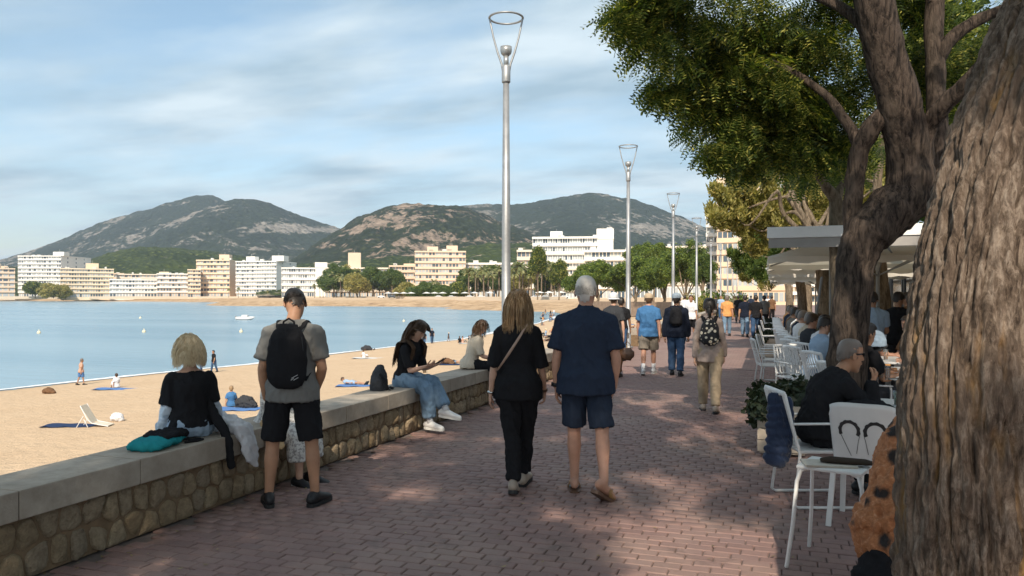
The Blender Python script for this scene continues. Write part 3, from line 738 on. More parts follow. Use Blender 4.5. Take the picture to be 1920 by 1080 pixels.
def scatter(proto, clusters, seed, droop=0.6, shell=0.5, size=(0.8, 1.25), flat=0.0):
    """clusters: (centre, (rx,ry,rz), count)"""
    q = np.random.default_rng(seed); PV, PF = proto; Vs = []; Fs = []; base = 0
    for c, r, n in clusters:
        n = int(n); u = q.normal(size=(n, 3)); u /= np.linalg.norm(u, axis=1, keepdims=True)
        # clumps: sub-centres inside the cluster
        k = max(3, n//45); sub = q.normal(size=(k, 3)); sub /= np.linalg.norm(sub, axis=1, keepdims=True); sub *= (q.random((k, 1))**(1/3))*(1 - shell) + shell*q.random((k, 1))**0.25
        which = q.integers(0, k, n)
        rad = q.random((n, 1))**(1/2.2)*0.34
        pos = (sub[which] + u*rad)*np.array(r) + np.array(c)
        out = sub[which]*1.0 + u*0.9; out[:, 2] = out[:, 2]*0.4 - droop*q.uniform(0.3, 1.6, n)
        d, s, nn = basis(out, np.array([0, 0, 1.0]) + q.normal(size=(n, 3))*0.45)
        sz = q.uniform(size[0], size[1], (n, 1, 1))
        V = pos[:, None, :] + sz*(PV[None, :, 0:1]*d[:, None, :] + PV[None, :, 1:2]*s[:, None, :] + PV[None, :, 2:3]*nn[:, None, :])
        Vs.append(V.reshape(-1, 3)); Fs.append((PF[None] + (np.arange(n)*len(PV))[:, None, None]).reshape(-1, PF.shape[1]) + base); base += n*len(PV)
    return np.concatenate(Vs), np.concatenate(Fs)
def limb(mb, pts, rads, n=14, wob=0.0, seed=0):
    """a branch through the points, resampled smoothly"""
    P = [Vector(p) for p in pts]; out = []; rr = []
    for i in range(len(P) - 1):
        p0 = P[max(i-1, 0)]; p1 = P[i]; p2 = P[i+1]; p3 = P[min(i+2, len(P)-1)]
        for k in range(6):
            t = k/6
            out.append(0.5*((2*p1) + (p2-p0)*t + (2*p0-5*p1+4*p2-p3)*t*t + (3*p1-p0-3*p2+p3)*t**3)); rr.append(rads[i] + (rads[i+1]-rads[i])*t)
    out.append(P[-1]); rr.append(rads[-1])
    if wob:
        for i, p in enumerate(out):
            w = mnoise.noise_vector((i*0.33 + seed, seed, 0)); out[i] = p + w*wob; rr[i] *= 1 + 0.12*mnoise.noise((i*0.5, seed*3.1, 2))
    mb.tube(out, rr, n)
def rough_trunk(o, amp, freq=14, zf=2.2):
    """furrow a trunk mesh along its normals"""
    me = o.data; n = len(me.vertices); co = np.zeros(n*3); me.vertices.foreach_get('co', co); co = co.reshape(-1, 3)
    nr = np.zeros(n*3); me.vertices.foreach_get('normal', nr); nr = nr.reshape(-1, 3)
    a = fbm(co[:, 0]*freq + co[:, 1]*freq*0.7, co[:, 2]*zf + co[:, 1]*2, 4)
    co += nr*((1 - np.abs(2*a - 1)) - 0.6)[:, None]*amp
    me.vertices.foreach_set('co', co.ravel()); me.update()

# ---- the great trunk close to the camera
def big_trunk():
    path = [(1850, 1700, 2.62), (1838, 1500, 2.62), (1826, 1250, 2.60), (1819, 1080, 2.58), (1818, 950, 2.57), (1819, 850, 2.56), (1821, 750, 2.56), (1826, 650, 2.56), (1840, 550, 2.57), (1862, 450, 2.58), (1892, 350, 2.6), (1928, 250, 2.62), (1968, 150, 2.65), (2012, 50, 2.68), (2060, -60, 2.72), (2130, -250, 2.8), (2160, -500, 2.9)]
    wid = [w_*.94 for w_ in (190, 165, 146, 131, 126, 122, 119, 117, 115, 116, 120, 123, 124, 125, 125, 124, 120)]
    C_ = [np.array(AT(*p)) for p in path]
    Rr = [w/F*p[2] for w, p in zip(wid, path)]
    C_ = np.array(C_); Rr = np.array(Rr)
    s = np.concatenate([[0], np.cumsum(np.linalg.norm(np.diff(C_, axis=0), axis=1))])
    ns, na = 620, 330
    t = np.linspace(0, s[-1], ns)
    # smooth sampling
    cc_ = np.stack([np.interp(t, s, C_[:, k]) for k in range(3)], -1); r_ = np.interp(t, s, Rr)
    ker = np.hanning(41); ker /= ker.sum()
    for k in range(3): cc_[:, k] = np.convolve(np.pad(cc_[:, k], 20, 'edge'), ker, 'valid')
    r_ = np.convolve(np.pad(r_, 20, 'edge'), ker, 'valid')
    tg = np.gradient(cc_, axis=0); tg /= np.linalg.norm(tg, axis=1, keepdims=True)
    u = np.cross(tg, np.array([0, 1.0, 0])); u /= np.linalg.norm(u, axis=1, keepdims=True); w = np.cross(tg, u)
    a = np.linspace(0, 2*math.pi, na, endpoint=False)
    A, T = np.meshgrid(a, t)
    Rm = r_[:, None]
    # lobed section, then furrows in (arc, height)
    lob = 0.035*np.sin(A*3 + T*0.7 + 1) + 0.025*np.sin(A*5 - T*1.1)
    ax = A*0.19 + T*0.10                                      # grain leans with the trunk
    per = 2*math.pi*0.19
    def pf(xs, ys, fx, fy, o, g=0.55):                         # periodic blend at the seam (seam at the back)
        return fbm(xs*fx, ys*fy, o, g)
    A2 = np.minimum(A, 2*math.pi - A)*0.19 + 0.0
    wx = A2 + 0.025*(fbm(A2*9, T*3.2, 3) - 0.5) + T*0.02
    f1 = pf(wx + T*0.035, T, 30, 3.4, 3); fur = np.abs(2*f1 - 1); fur = np.clip(fur*2.6, 0, 1)      # deep cracks between plates
    f2 = pf(wx + 5, T + 3, 62, 6.5, 3); fin = np.abs(2*f2 - 1)
    cross = np.clip(np.abs(2*fbm(A2*11 + 3, T*17, 2) - 1)*3.5, 0, 1)
    hgt = 0.024*fur**0.5 + 0.013*fin + 0.007*cross*fur + 0.016*(fbm(A2*70, T*22, 4, 0.65) - 0.5)
    rad = Rm*(1 + lob) + hgt - 0.018
    V = cc_[:, None, :] + (np.cos(A)*rad)[..., None]*u[:, None, :] + (np.sin(A)*rad)[..., None]*w[:, None, :]
    m = NM('bark_grey_plated')
    h = m.n('ShaderNodeAttribute', attribute_name='relief').outputs['Fac']
    v = m.coord((1, 1, 0.25)); f = m.noise(34, 8, 0.75, vec=v, dist=0.5); g = m.noise(3.0, 4, 0.6, vec=m.coord((1, 1, 0.5)))
    base = m.ramp(f, [(0.38, (0.055, 0.038, 0.027)), (0.50, (0.20, 0.145, 0.105)), (0.64, (0.46, 0.365, 0.285))])
    base = m.mix(m.ramp(g, [(0.42, 0.0), (0.65, 0.55)]), base, (0.20, 0.145, 0.11))
    cr = m.ramp(m.noise(2.0, 5, 0.65, vec=m.coord((1, 1, 0.35))), [(0.44, 0.0), (0.56, 1.0)])
    ochre = m.math('MULTIPLY', m.ramp(h, [(0.2, 1.0), (0.55, 0.0)]), cr)
    base = m.mix(ochre, base, (0.50, 0.28, 0.09))
    m.set(color=base, rough=0.9, spec=0.25); m.bump(m.math('ADD', m.math('MULTIPLY', f, 1.5), m.noise(110, 6, 0.75, vec=m.coord((1, 1, 0.35)))), 1.0, 0.016)
    return V, grid_faces(ns, na, True), m.m, fur*0.7 + fin*0.3
GT = empty('tree', (AT(1850, 1500, 2.62).x, AT(1850, 1500, 2.62).y, 0))
V, Fq, bm_, rel = big_trunk()
off = np.array(GT.location)
o = np_mesh('trunk', V.reshape(-1, 3) - off, Fq, bm_, GT, attr={'relief': rel.ravel()})
def rel_clusters(cl, off): return [((c[0]-off[0], c[1]-off[1], c[2]-off[2]), r, n) for c, r, n in cl]
PIN = pinnate(); PINB = pinnate(0.34, 6, 0.085, 0.034)
# limbs and crown over the walk, above the frame
top = AT(2160, -500, 2.9)
rel_ = lambda p: Vector(p) - Vector(GT.location)
mb = MB(); limb(mb, [rel_(top), rel_((1.6, 1.6, 4.6)), rel_((0.6, 1.2, 6.0)), rel_((-0.8, 0.9, 7.2)), rel_((-2.0, 0.8, 7.6))], [0.2, 0.17, 0.13, 0.08, 0.03], 12, 0.05, 1); mb.build('branch', BARK, GT, smooth=True)
mb = MB(); limb(mb, [rel_(top), rel_((2.4, 2.2, 4.8)), rel_((2.2, 3.4, 6.3)), rel_((1.2, 4.3, 7.4)), rel_((-0.5, 4.4, 7.8))], [0.2, 0.16, 0.12, 0.08, 0.03], 12, 0.05, 2); mb.build('branch', BARK, GT, smooth=True)
mb = MB(); limb(mb, [rel_(top), rel_((2.8, 1.5, 4.9)), rel_((3.6, 0.5, 6.6)), rel_((4.5, 0.2, 7.6))], [0.2, 0.15, 0.09, 0.03], 12, 0.05, 3)
mb.build('branch', BARK, GT, smooth=True)
q = np.random.default_rng(5); cl = []
for k in range(62):
    X_ = q.uniform(-4.6, 4.0); Y_ = q.uniform(-1.8, 5.0); Z_ = q.uniform(6.3, 8.2)
    if 0.7 < X_ < 3.4 and Y_ < 0.6 and k % 2: continue
    cl.append(((X_, Y_, Z_), (0.95, 0.95, 0.6), 150))
for k in range(26): cl.append(((q.uniform(-4.7, .2), q.uniform(-1.8, 5.0), q.uniform(6.3, 8.2)), (0.95, 0.95, 0.6), 150))
V, Fq = scatter(PINB, rel_clusters(cl, off), 21); tag(np_mesh('foliage', V, Fq, LF_DK, GT, smooth=False), kind='stuff')
tag(GT, 'huge grey plated tree trunk leaning right, closest to the camera', 'tree', 'trees along the cafe terrace')

# ---- the tree whose trunk and forking stems stand behind the seated man
def tree_at(name_label, base, limbs, clusters, proto, lmat, bmat, seed, group='trees along the cafe terrace', rough=0.0, droop=0.6, branch_n=14, wob=0.02, size=(0.8, 1.25), name='tree', cat='tree'):
    e = empty(name, base); off = np.array(base)
    t = MB(); bb = MB()
    for i, (pts, rads) in enumerate(limbs):
        if i: bb = MB()
        limb(t if i == 0 else bb, [Vector(p) - Vector(base) for p in pts], rads, branch_n*2 if i == 0 else branch_n, wob, seed + i)
        if i: bb.build('branch', bmat, e, smooth=True)
    o = t.build('trunk', bmat, e, smooth=True)
    if rough: rough_trunk(o, rough)
    V, Fq = scatter(proto, rel_clusters(clusters, off), seed, droop, size=size)
    tag(np_mesh('foliage', V, Fq, lmat, e, smooth=False), kind='stuff')
    return tag(e, name_label, cat, group)
def px_limb(pl):     # (px, py, depth, width_px)
    return [AT(a, b, d) for a, b, d, w in pl], [w/2/F*d for a, b, d, w in pl]
t2 = [px_limb([(1590, 850, 8.6, 92), (1588, 760, 8.6, 74), (1590, 660, 8.6, 66), (1595, 590, 8.6, 64), (1602, 520, 8.6, 64), (1612, 467, 8.6, 70), (1632, 432, 8.6, 84), (1668, 398, 8.6, 92), (1702, 362, 8.6, 86), (1706, 300, 8.6, 78), (1690, 215, 8.5, 74), (1664, 120, 8.4, 70), (1640, 10, 8.3, 66), (1610, -140, 8.2, 50), (1560, -300, 8, 30)]),
      px_limb([(1602, 500, 8.7, 40), (1598, 440, 8.7, 36), (1600, 370, 8.7, 34), (1606, 300, 8.7, 34), (1630, 245, 8.6, 36), (1664, 212, 8.55, 40), (1690, 190, 8.5, 34)]),
      px_limb([(1680, 392, 8.8, 56), (1740, 368, 8.9, 60), (1757, 330, 9.0, 44), (1757, 230, 9.1, 36), (1753, 120, 9.2, 34), (1752, 0, 9.3, 32), (1760, -200, 9.5, 22)]),
      px_limb([(1722, 330, 8.6, 50), (1735, 250, 8.5, 34), (1768, 200, 8.3, 32), (1812, 160, 8.1, 30), (1860, 100, 7.9, 28), (1930, 20, 7.6, 26), (2010, -80, 7.4, 20)]),
      px_limb([(1757, 110, 9.2, 30), (1790, 66, 9.1, 24), (1850, 30, 9.0, 22), (1930, 0, 8.8, 18)]),
      px_limb([(1640, 30, 8.3, 40), (1680, -60, 8.3, 30), (1740, -180, 8.2, 20)]),
      px_limb([(1655, 90, 8.4, 30), (1600, 30, 8.6, 22), (1520, -10, 8.9, 16), (1420, -40, 9.1, 12), (1320, -30, 9.2, 8), (1220, -10, 9.2, 4)]),
      px_limb([(1610, 270, 8.7, 24), (1560, 190, 9.0, 16), (1480, 130, 9.3, 12), (1400, 100, 9.5, 9), (1320, 80, 9.5, 5)])]
def C(px, py, d, r, n, fz=0.8):
    c_ = AT(px, py, d); return ((c_.x, c_.y, c_.z), (r, r, r*fz), n)
K0 = 1.05
cl = [C(1225, -20, 9.0, .45, 200), C(1250, 40, 9.1, .55, 260), C(1290, 100, 9.3, .55, 260), C(1320, -10, 9.3, .7, 300), C(1350, 150, 9.5, .6, 320), C(1350, 215, 9.6, .45, 240), C(1395, 250, 9.7, .42, 230), C(1375, 265, 9.6, .25, 70),
      C(1430, 60, 9.6, .7, 380), C(1440, 170, 9.7, .65, 380), C(1470, 230, 9.9, .48, 280), C(1530, 120, 9.9, .75, 420), C(1550, 215, 10.2, .5, 300), C(1520, 20, 9.8, .7, 360), C(1600, 60, 10.2, .7, 360), C(1640, 170, 10.4, .6, 260),
      C(1710, 60, 10.3, .7, 300), C(1700, 180, 10.5, .6, 200), C(1790, 110, 10.2, .65, 260), C(1800, 20, 10, .7, 260), C(1830, 190, 10.4, .45, 110), C(1480, -90, 9.6, .9, 300), C(1620, -110, 9.6, .9, 300), C(1340, -120, 9.2, .9, 300), C(1760, -120, 9.6, .9, 260), C(1560, -260, 9, 1.0, 260), C(1400, -250, 8.9, 1.0, 240), C(1700, -280, 9, 1.0, 240), C(1240, -110, 8.9, .6, 160),
      C(1330, 60, 9.4, .6, 260), C(1400, 130, 9.6, .6, 260), C(1390, 200, 9.6, .45, 200), C(1430, 255, 9.8, .4, 200), C(1500, 265, 10, .42, 200), C(1580, 130, 10.2, .7, 260), C(1350, 255, 9.5, .3, 110), C(1560, 255, 10.3, .45, 200), C(1270, 10, 9.1, .5, 220), C(1240, 95, 9.1, .32, 90), C(1300, 165, 9.3, .35, 110), C(1175, 0, 9.0, .2, 30), C(1205, 40, 9.0, .22, 45)]
cl = [(c_, r_, n_*K0) for c_, r_, n_ in cl]
tree_at('dark forked tree with twisted stems standing right behind the man in sunglasses', tuple(G(1596, 833)), t2, cl, PIN, LF_DK, BARK, 31, rough=0.03, branch_n=24)
# ---- slender tree left of it with a thin arching limb
t3 = [px_limb([(1575, 760, 11.5, 34), (1574, 640, 11.5, 32), (1574, 520, 11.5, 30), (1570, 430, 11.5, 30), (1566, 376, 11.5, 24), (1545, 345, 11.4, 16), (1528, 312, 11.3, 14), (1512, 276, 11.2, 12), (1480, 258, 11.1, 9), (1442, 248, 11, 7), (1405, 238, 10.9, 4)]),
      px_limb([(1566, 380, 11.5, 20), (1580, 345, 11.6, 12), (1612, 320, 11.8, 9), (1640, 300, 12, 6)]), px_limb([(1440, 248, 11, 6), (1425, 225, 11, 4), (1418, 200, 11, 3)])]
cl = [C(1430, 235, 11.2, .35, 90), C(1500, 250, 11.6, .5, 160), C(1345, 265, 10.9, .35, 90), C(1560, 290, 12, .6, 160), C(1640, 300, 12.5, .6, 140), C(1480, 295, 11.8, .4, 100)]
tree_at('slender grey tree with one thin arching limb beside the white awning', tuple(G(1575, 555 + 1.65*F/11.5)), t3, cl, PIN, LF_GR, BARK2, 33)
# ---- row of further terrace trees
TUF = tuft(7, 0.14, 0.045, 1); TUFB = tuft(6, 0.34, 0.15, 2)
def terrace_tree(label, X_, Y_, cl, mt, seed, bm=BARK2, proto=TUF, h=3.4, r=0.19):
    limbs = [([(X_, Y_, 0), (X_ + .05, Y_, h*0.4), (X_ - .05, Y_ + .1, h*0.75), (X_, Y_, h)], [r*1.15, r, r*0.9, r*0.6])]
    q5 = np.random.default_rng(seed)
    for c_, rr, n in cl[:9]:
        a_ = np.array((X_, Y_, h)); d_ = np.array(c_) - a_; J_ = lambda s: q5.normal(size=3)*s*np.linalg.norm(d_)*.12
        limbs.append(([(X_, Y_, h*0.8), tuple(a_ + d_*.25 + np.array((0, 0, .1*np.linalg.norm(d_))) + J_(1)), tuple(a_ + d_*.55 + np.array((0, 0, .12*np.linalg.norm(d_))) + J_(1)), tuple(a_ + d_*.8 + J_(1)), c_], [r*0.45, r*0.3, r*0.2, r*.12, r*0.05]))
    return tree_at(label, (X_, Y_, 0), limbs, cl, proto, mt, bm, seed, wob=0.05)
cl = [C(1370, 390, 21, .75, 300), C(1420, 345, 21.5, .75, 330), C(1400, 420, 21, .6, 200), C(1470, 360, 22, .8, 380), C(1530, 400, 22, .8, 330), C(1480, 425, 21, .7, 260), C(1560, 330, 22.5, .9, 380), C(1350, 370, 21, .4, 80), C(1640, 350, 22, 1.1, 420), C(1700, 300, 23, 1.2, 420), C(1500, 310, 22.5, .7, 300), C(1690, 400, 22, .9, 300)]
cl += [C(1440, 400, 21.5, .8, 380), C(1380, 350, 21, .6, 260), C(1420, 460, 21.5, .35, 120), C(1345, 400, 20.5, .35, 90), C(1400, 320, 22, .6, 240), C(1460, 320, 22, .8, 320), C(1590, 390, 22, .8, 300), C(1540, 360, 22, .8, 320)]
cl = [(c_, r_, n_*1.5) for c_, r_, n_ in cl]
terrace_tree('yellowish olive tree spreading in front of the tan facade', 1.3, 21.5, cl, LF_OL, 41)
cl = [C(1400, 480, 34, 1.0, 420), C(1440, 455, 34, 1.1, 460), C(1420, 440, 35, .8, 260), C(1385, 470, 34, .5, 120), C(1480, 470, 33, 1.2, 460), C(1430, 500, 33, .9, 300)]
cl = [(c_, r_, n_*1.6) for c_, r_, n_ in cl]
terrace_tree('fresh green tree below the yellowish one', 1.2, 34, cl, LF_GR, 42)
cl = [C(1410, 510, 44, .9, 300), C(1430, 490, 44, .9, 250), C(1440, 525, 43, 1.0, 300), C(1400, 525, 45, .6, 150)]
terrace_tree('small pale olive tree low behind the fresh green one', 0.9, 44, cl, LF_OL, 43)
for k, (X_, Y_) in enumerate(((2.0, 17.0), (1.9, 27.5), (2.2, 52), (2.2, 62))):
    cl = [((X_ + q.uniform(.8 if k == 0 else -1.6, 3.2), Y_ + q.uniform(-1.6, 1.6), q.uniform(4.4, 6.4)), (0.95, 0.95, 0.7), 210) for _ in range(4 if k == 0 else 9)]
    terrace_tree(['brown trunked tree among the first rows of cafe umbrellas', 'brown trunked tree among the farther cafe umbrellas', 'distant terrace tree before the walkers', 'most distant terrace tree'][k], X_, Y_, cl, (LF_DK, LF_GR, LF_DK, LF_GR)[k], 60 + k, proto=TUFB, r=0.24)
# ---- trees behind the camera that shade the foreground
for k, (X_, Y_, sd2) in enumerate(((0.6, -4.6, 71), (6.5, 2.0, 72))):
    cl = [((X_ + q.uniform(-5.0 if k == 0 else -2.5, 1.9 if k == 0 else 3.4), Y_ + q.uniform(-3.2, 3.4), q.uniform(5.8, 7.8)), (1.0, 1.0, 0.65), 150) for _ in range(60 if k == 0 else 26)]
    if k == 0: cl = [c_ for i_, c_ in enumerate(cl) if not (0.5 < c_[0][0] < 3.6 and i_ % 3)]
    if k == 0: cl += [((q.uniform(-1.6, 1.0), q.uniform(-4.8, -2.0), q.uniform(5.9, 7.2)), (1.0, 1.0, .65), 150) for _ in range(11)]
    limbs = [([(X_, Y_, 0), (X_ + .1, Y_, 1.6), (X_, Y_ + .1, 3.4), (X_, Y_, 4.6)], [0.3, 0.26, 0.22, 0.15])]
    for c_, rr, n in cl[:12]: limbs.append(([(X_, Y_, 3.8), tuple((np.array((X_, Y_, 4.6)) + np.array(c_))/2), c_], [0.13, 0.08, 0.02]))
    tree_at(['leafy terrace tree standing behind the viewpoint', 'leafy terrace tree behind the great trunk', 'leafy terrace tree deep inside the cafe terrace'][k], (X_, Y_, 0), limbs, cl, PINB, LF_DK, BARK, sd2)

# ---- umbrella pines round the bay
PTU = tuft(6, 0.55, 0.2, 3)
def pine(label, px, ybase, ytop, wpx, depth, seed, mt=LF_PI, tall=0.5, group='umbrella pines round the bay', cat='tree', nm='pine_tree'):
    u = depth/F; base = AT(px, HY, depth); zb = 0.0; ztop = EYE + (HY - ytop)*u; zc = EYE + (HY - ybase)*u; H = ztop - zb
    r = wpx*u/2; q2 = np.random.default_rng(seed); cl = []
    n = max(8, int(wpx/9))
    for k in range(int(n*1.7)):
        a = q2.uniform(0, 2*math.pi); t = math.sqrt(q2.random())*0.86
        h_ = (ztop - zc)
        zz2 = zc + h_*(0.25 + 0.5*(1 - t*t)) + q2.uniform(-.1, .12)*h_
        cl.append(((base.x + r*t*math.cos(a), base.y + r*t*math.sin(a), zz2), (r*0.34, r*0.34, h_*0.26), 380))
    limbs = [([(base.x, base.y, zb), (base.x + r*.04, base.y, zb + (zc - zb)*0.6), (base.x, base.y, zc + (ztop - zc)*0.3)], [0.34, 0.28, 0.16])]
    for c_, rr, n_ in cl[:6]: limbs.append(([(base.x, base.y, max(zb, zc - 1)), tuple((np.array((base.x, base.y, zc)) + np.array(c_))/2), c_], [0.16, 0.1, 0.05]))
    return tree_at(label, (base.x, base.y, zb), limbs, cl, PTU, mt, BARK2, seed, group=group, droop=-0.3, wob=0.1, branch_n=6, size=(0.6*depth/170, 1.1*depth/170), name=nm, cat=cat)
pine('broad umbrella pine just right of the grey-haired walker\'s head', 1120, 551, 497, 112, 185, 81)
pine('umbrella pine behind the second lamp post', 1190, 551, 484, 106, 175, 82)
pine('high rounded umbrella pine between the second and third lamp posts', 1225, 505, 455, 90, 230, 83)
pine('dense umbrella pine left of the third lamp post', 1245, 552, 486, 100, 165, 84)
pine('dense umbrella pine right of the third lamp post', 1285, 552, 460, 100, 150, 85)
pine('round green tree touching the grey-white facade', 1318, 550, 478, 40, 130, 86, LF_GR)
pine('lowest umbrella pine at the left end of the pine group', 1092, 552, 510, 64, 190, 87)
pine('dark conical tree before the big white hotel', 1008, 520, 468, 26, 330, 88, LF_DK, group='trees on the far shore')
pine('slim dark tree before the stepped cream apartments', 1048, 545, 492, 24, 320, 89, LF_DK, group='trees on the far shore')
far = [(631, 545, 505, 50, 600, 'dark tree at the left end of the grove before the long beige block'), (655, 548, 508, 50, 590, 'grey green tree in the grove before the long beige block'), (722, 550, 514, 44, 560, 'tree at the right end of the grove before the long beige block'), (885, 548, 505, 50, 480, 'dark tree at the right foot of the peach tower'), (930, 545, 503, 60, 470, 'broad dark tree just behind the nearest lamp post'), (985, 548, 506, 50, 430, 'leafy tree left of the dark conical tree'), (1030, 550, 512, 44, 400, 'leafy tree right of the dark conical tree'), (780, 556, 541, 30, 462, 'low hedge-like tree at the left of the peach tower base'), (832, 556, 542, 30, 458, 'low hedge-like tree in front of the peach tower'), (100, 556, 538, 42, 760, 'round green bush tree on the far shore before the tall white hotel'), (66, 550, 535, 30, 780, 'small tree at the foot of the tall white hotel'), (640, 545, 508, 60, 560, 'olive green tree before the long beige block'),
       (700, 548, 510, 60, 540, 'bright green tree before the long beige block'), (670, 552, 520, 40, 520, 'small rounded tree among palms left of the peach tower'), (905, 540, 508, 60, 470, 'dark green tree behind palms, left of the nearest lamp post'),
       (960, 535, 508, 50, 450, 'dark green tree behind palms, right of the nearest lamp post'), (800, 553, 536, 30, 470, 'low street tree below the peach tower'), (760, 553, 538, 28, 470, 'low street tree left of the peach tower base'), (860, 553, 537, 30, 465, 'low street tree at the right base of the peach tower'), (735, 545, 512, 34, 520, 'green tree at the left corner of the peach block')]
for k, (px, yb, yt, w, d, lb) in enumerate(far):
    pine(lb, px, yb + 3, yt - 3, w*1.15, d, 100 + k, (LF_GR, LF_OL, LF_DK, LF_GR)[k % 4] if k else LF_GR, group='trees on the far shore', nm='tree')
# ---- palms
def palm_proto(seed, H=10.0):
    q2 = np.random.default_rng(seed); e = empty('palm_tree')
    t = MB(); limb(t, [(0, 0, 0), (0.15, 0, H*.4), (0.05, .1, H*.8), (0, 0, H)], [0.34, 0.24, 0.22, 0.3], 8, 0.05, seed); t.build('trunk', BARK2, e, smooth=True)
    b = MB()
    for k in range(26):
        a = q2.uniform(0, 2*math.pi); el = q2.uniform(-0.5, 1.2); L = q2.uniform(2.3, 3.2); pts = []
        for i in range(6):
            s_ = i/5*L; z = math.sin(el)*s_ - 0.16*s_*s_*math.cos(el*0.6); rr = math.cos(el)*s_ + 0.02
            pts.append(Vector((rr*math.cos(a), rr*math.sin(a), H + z)))
        for i in range(5):
            p0, p1 = pts[i], pts[i+1]; w_ = 0.42*math.sin(math.pi*(i + 0.7)/6.0) + 0.1; sdv = Vector((-math.sin(a), math.cos(a), 0))
            for sg in (-1, 1):
                b.add([p0, p1, p1 + sdv*sg*w_ + Vector((0, 0, -0.25)), p0 + sdv*sg*w_ + Vector((0, 0, -0.25))], [(0, 1, 2, 3)])
    tag(b.build('foliage', LF_PM, e, smooth=False), kind='stuff')
    return tag(e, 'x', 'palm tree', 'palm trees along the far shore')
PP = [palm_proto(1), palm_proto(2), palm_proto(3)]
used = [False]*3; pc_n = {}
pxs_ = [(560, 640, .8), (590, 620, .75), (598, 625, .8), (607, 620, .8), (625, 560), (640, 540), (655, 550), (668, 545), (676, 540), (688, 555), (700, 540), (712, 545), (722, 540), (756, 500, .8), (812, 480, .8), (822, 485, .75), (856, 480, .8), (868, 480, .85),
        (880, 440), (890, 430), (898, 445), (907, 425), (914, 440), (925, 430), (934, 440), (955, 400), (964, 410), (973, 395), (981, 400), (990, 410), (998, 395), (1006, 400), (1014, 390), (1023, 400), (1032, 385), (1041, 395), (1052, 380), (445, 690, .6), (430, 690, .6), (500, 690, .5)]
def side_words(px):
    for a, w in ((452, 'by the stepped cream hotel'), (575, 'by the white eight-storey hotel'), (615, 'before the windowless white stair tower'), (731, 'before the long beige block'), (783, 'before the left wing of the peach block'), (876, 'before the peach tower block'), (943, 'left of the nearest lamp post'), (1003, 'between the nearest lamp post and the dark conical tree'), (1100, 'right of the dark conical tree')):
        if px < a: return w
for i, it in enumerate(pxs_):
    px, d = it[0], it[1]; sc_ = it[2] if len(it) > 2 else 1.0
    k = i % 3; o = PP[k] if not used[k] else copy_tree(PP[k]); used[k] = True
    p = AT(px + (i*7 % 5 - 2), HY, d); o.location = (p.x, p.y, 0.2); o.rotation_euler = (0, 0, i*1.3)
    s_ = sc_*1.12*(0.95 + 0.3*((i*37) % 10)/10)*(1.25 if sc_ == 1.0 else 1.0); o.scale = (s_, s_, s_)
    sw_p = side_words(px); pc_n[sw_p] = pc_n.get(sw_p, 0) + 1
    o['label'] = ('first', 'second', 'third', 'fourth', 'fifth', 'sixth', 'seventh', 'eighth', 'ninth', 'tenth')[pc_n[sw_p] - 1] + ' palm from the left ' + sw_p
# ================================================================ PEOPLE
TMP = bpy.data.scenes.new('scratch')
def remesh(mb, voxel, it=4, fac=0.5):
    me = mb.mesh('t'); ob = bpy.data.objects.new('t', me); TMP.collection.objects.link(ob)
    m = ob.modifiers.new('r', 'REMESH'); m.mode = 'VOXEL'; m.voxel_size = voxel; m.use_smooth_shade = True
    if it: s = ob.modifiers.new('s', 'SMOOTH'); s.iterations = it; s.factor = fac
    with bpy.context.temp_override(scene=TMP, view_layer=TMP.view_layers[0]):
        dg = bpy.context.evaluated_depsgraph_get(); out = bpy.data.meshes.new_from_object(ob.evaluated_get(dg))
    bpy.data.objects.remove(ob); bpy.data.meshes.remove(me); out.materials.clear(); return out
def wrinkle(me, amp, fx=9, fz=4, seed=0.0, tw=1.5):
    n = len(me.vertices); co = np.zeros(n*3); me.vertices.foreach_get('co', co); co = co.reshape(-1, 3)
    nr = np.zeros(n*3); me.vertices.foreach_get('normal', nr); nr = nr.reshape(-1, 3)
    a = fbm(co[:, 0]*fx + co[:, 2]*tw + seed, co[:, 2]*fz + co[:, 1]*fx*0.8 + seed*2, 4, 0.55)
    b = fbm(co[:, 2]*fz*2.2 + co[:, 0]*3 + 9 + seed, co[:, 1]*fx*0.6 + co[:, 0]*2, 3)
    d = ((1 - np.abs(2*a - 1))**3 - 0.35)*1.5 + (b - 0.5)*0.9
    co += nr*(d*amp)[:, None]; me.vertices.foreach_set('co', co.ravel()); me.update(); return me
SK = {}
def skin(name, c):
    if name in SK: return SK[name]
    m = NM(name); m.set(color=m.ramp(m.noise(9, 4), [(0.3, c3(c, 0.85)), (0.7, c3(c, 1.12))]), rough=0.52, spec=0.35)
    m.p.inputs['Subsurface Weight'].default_value = 0.08; m.p.inputs['Subsurface Radius'].default_value = (0.02, 0.008, 0.004)
    m.bump(m.noise(160, 3), 0.12, 0.002); SK[name] = m.m; return m.m
SK_TAN = skin('skin_tan', (0.40, 0.215, 0.13)); SK_FAIR = skin('skin_fair', (0.52, 0.31, 0.22)); SK_RED = skin('skin_ruddy', (0.50, 0.27, 0.185)); SK_DK = skin('skin_brown', (0.28, 0.15, 0.09))
def hairmat(name, a, b):
    m = NM(name); m.set(color=m.mix(m.noise(7, 4), m.ramp(m.rnd(), [(0.0, a), (1.0, b)]), a), rough=0.45, spec=0.4); m.bump(m.noise(120, 3, vec=m.coord((1, 1, 0.25))), 0.6, 0.004); return m.m
H_DK = hairmat('hair_dark', (0.016, 0.012, 0.010), (0.035, 0.025, 0.018)); H_GREY = hairmat('hair_grey', (0.42, 0.39, 0.36), (0.66, 0.63, 0.59)); H_BR = hairmat('hair_brown', (0.05, 0.028, 0.015), (0.14, 0.078, 0.04))
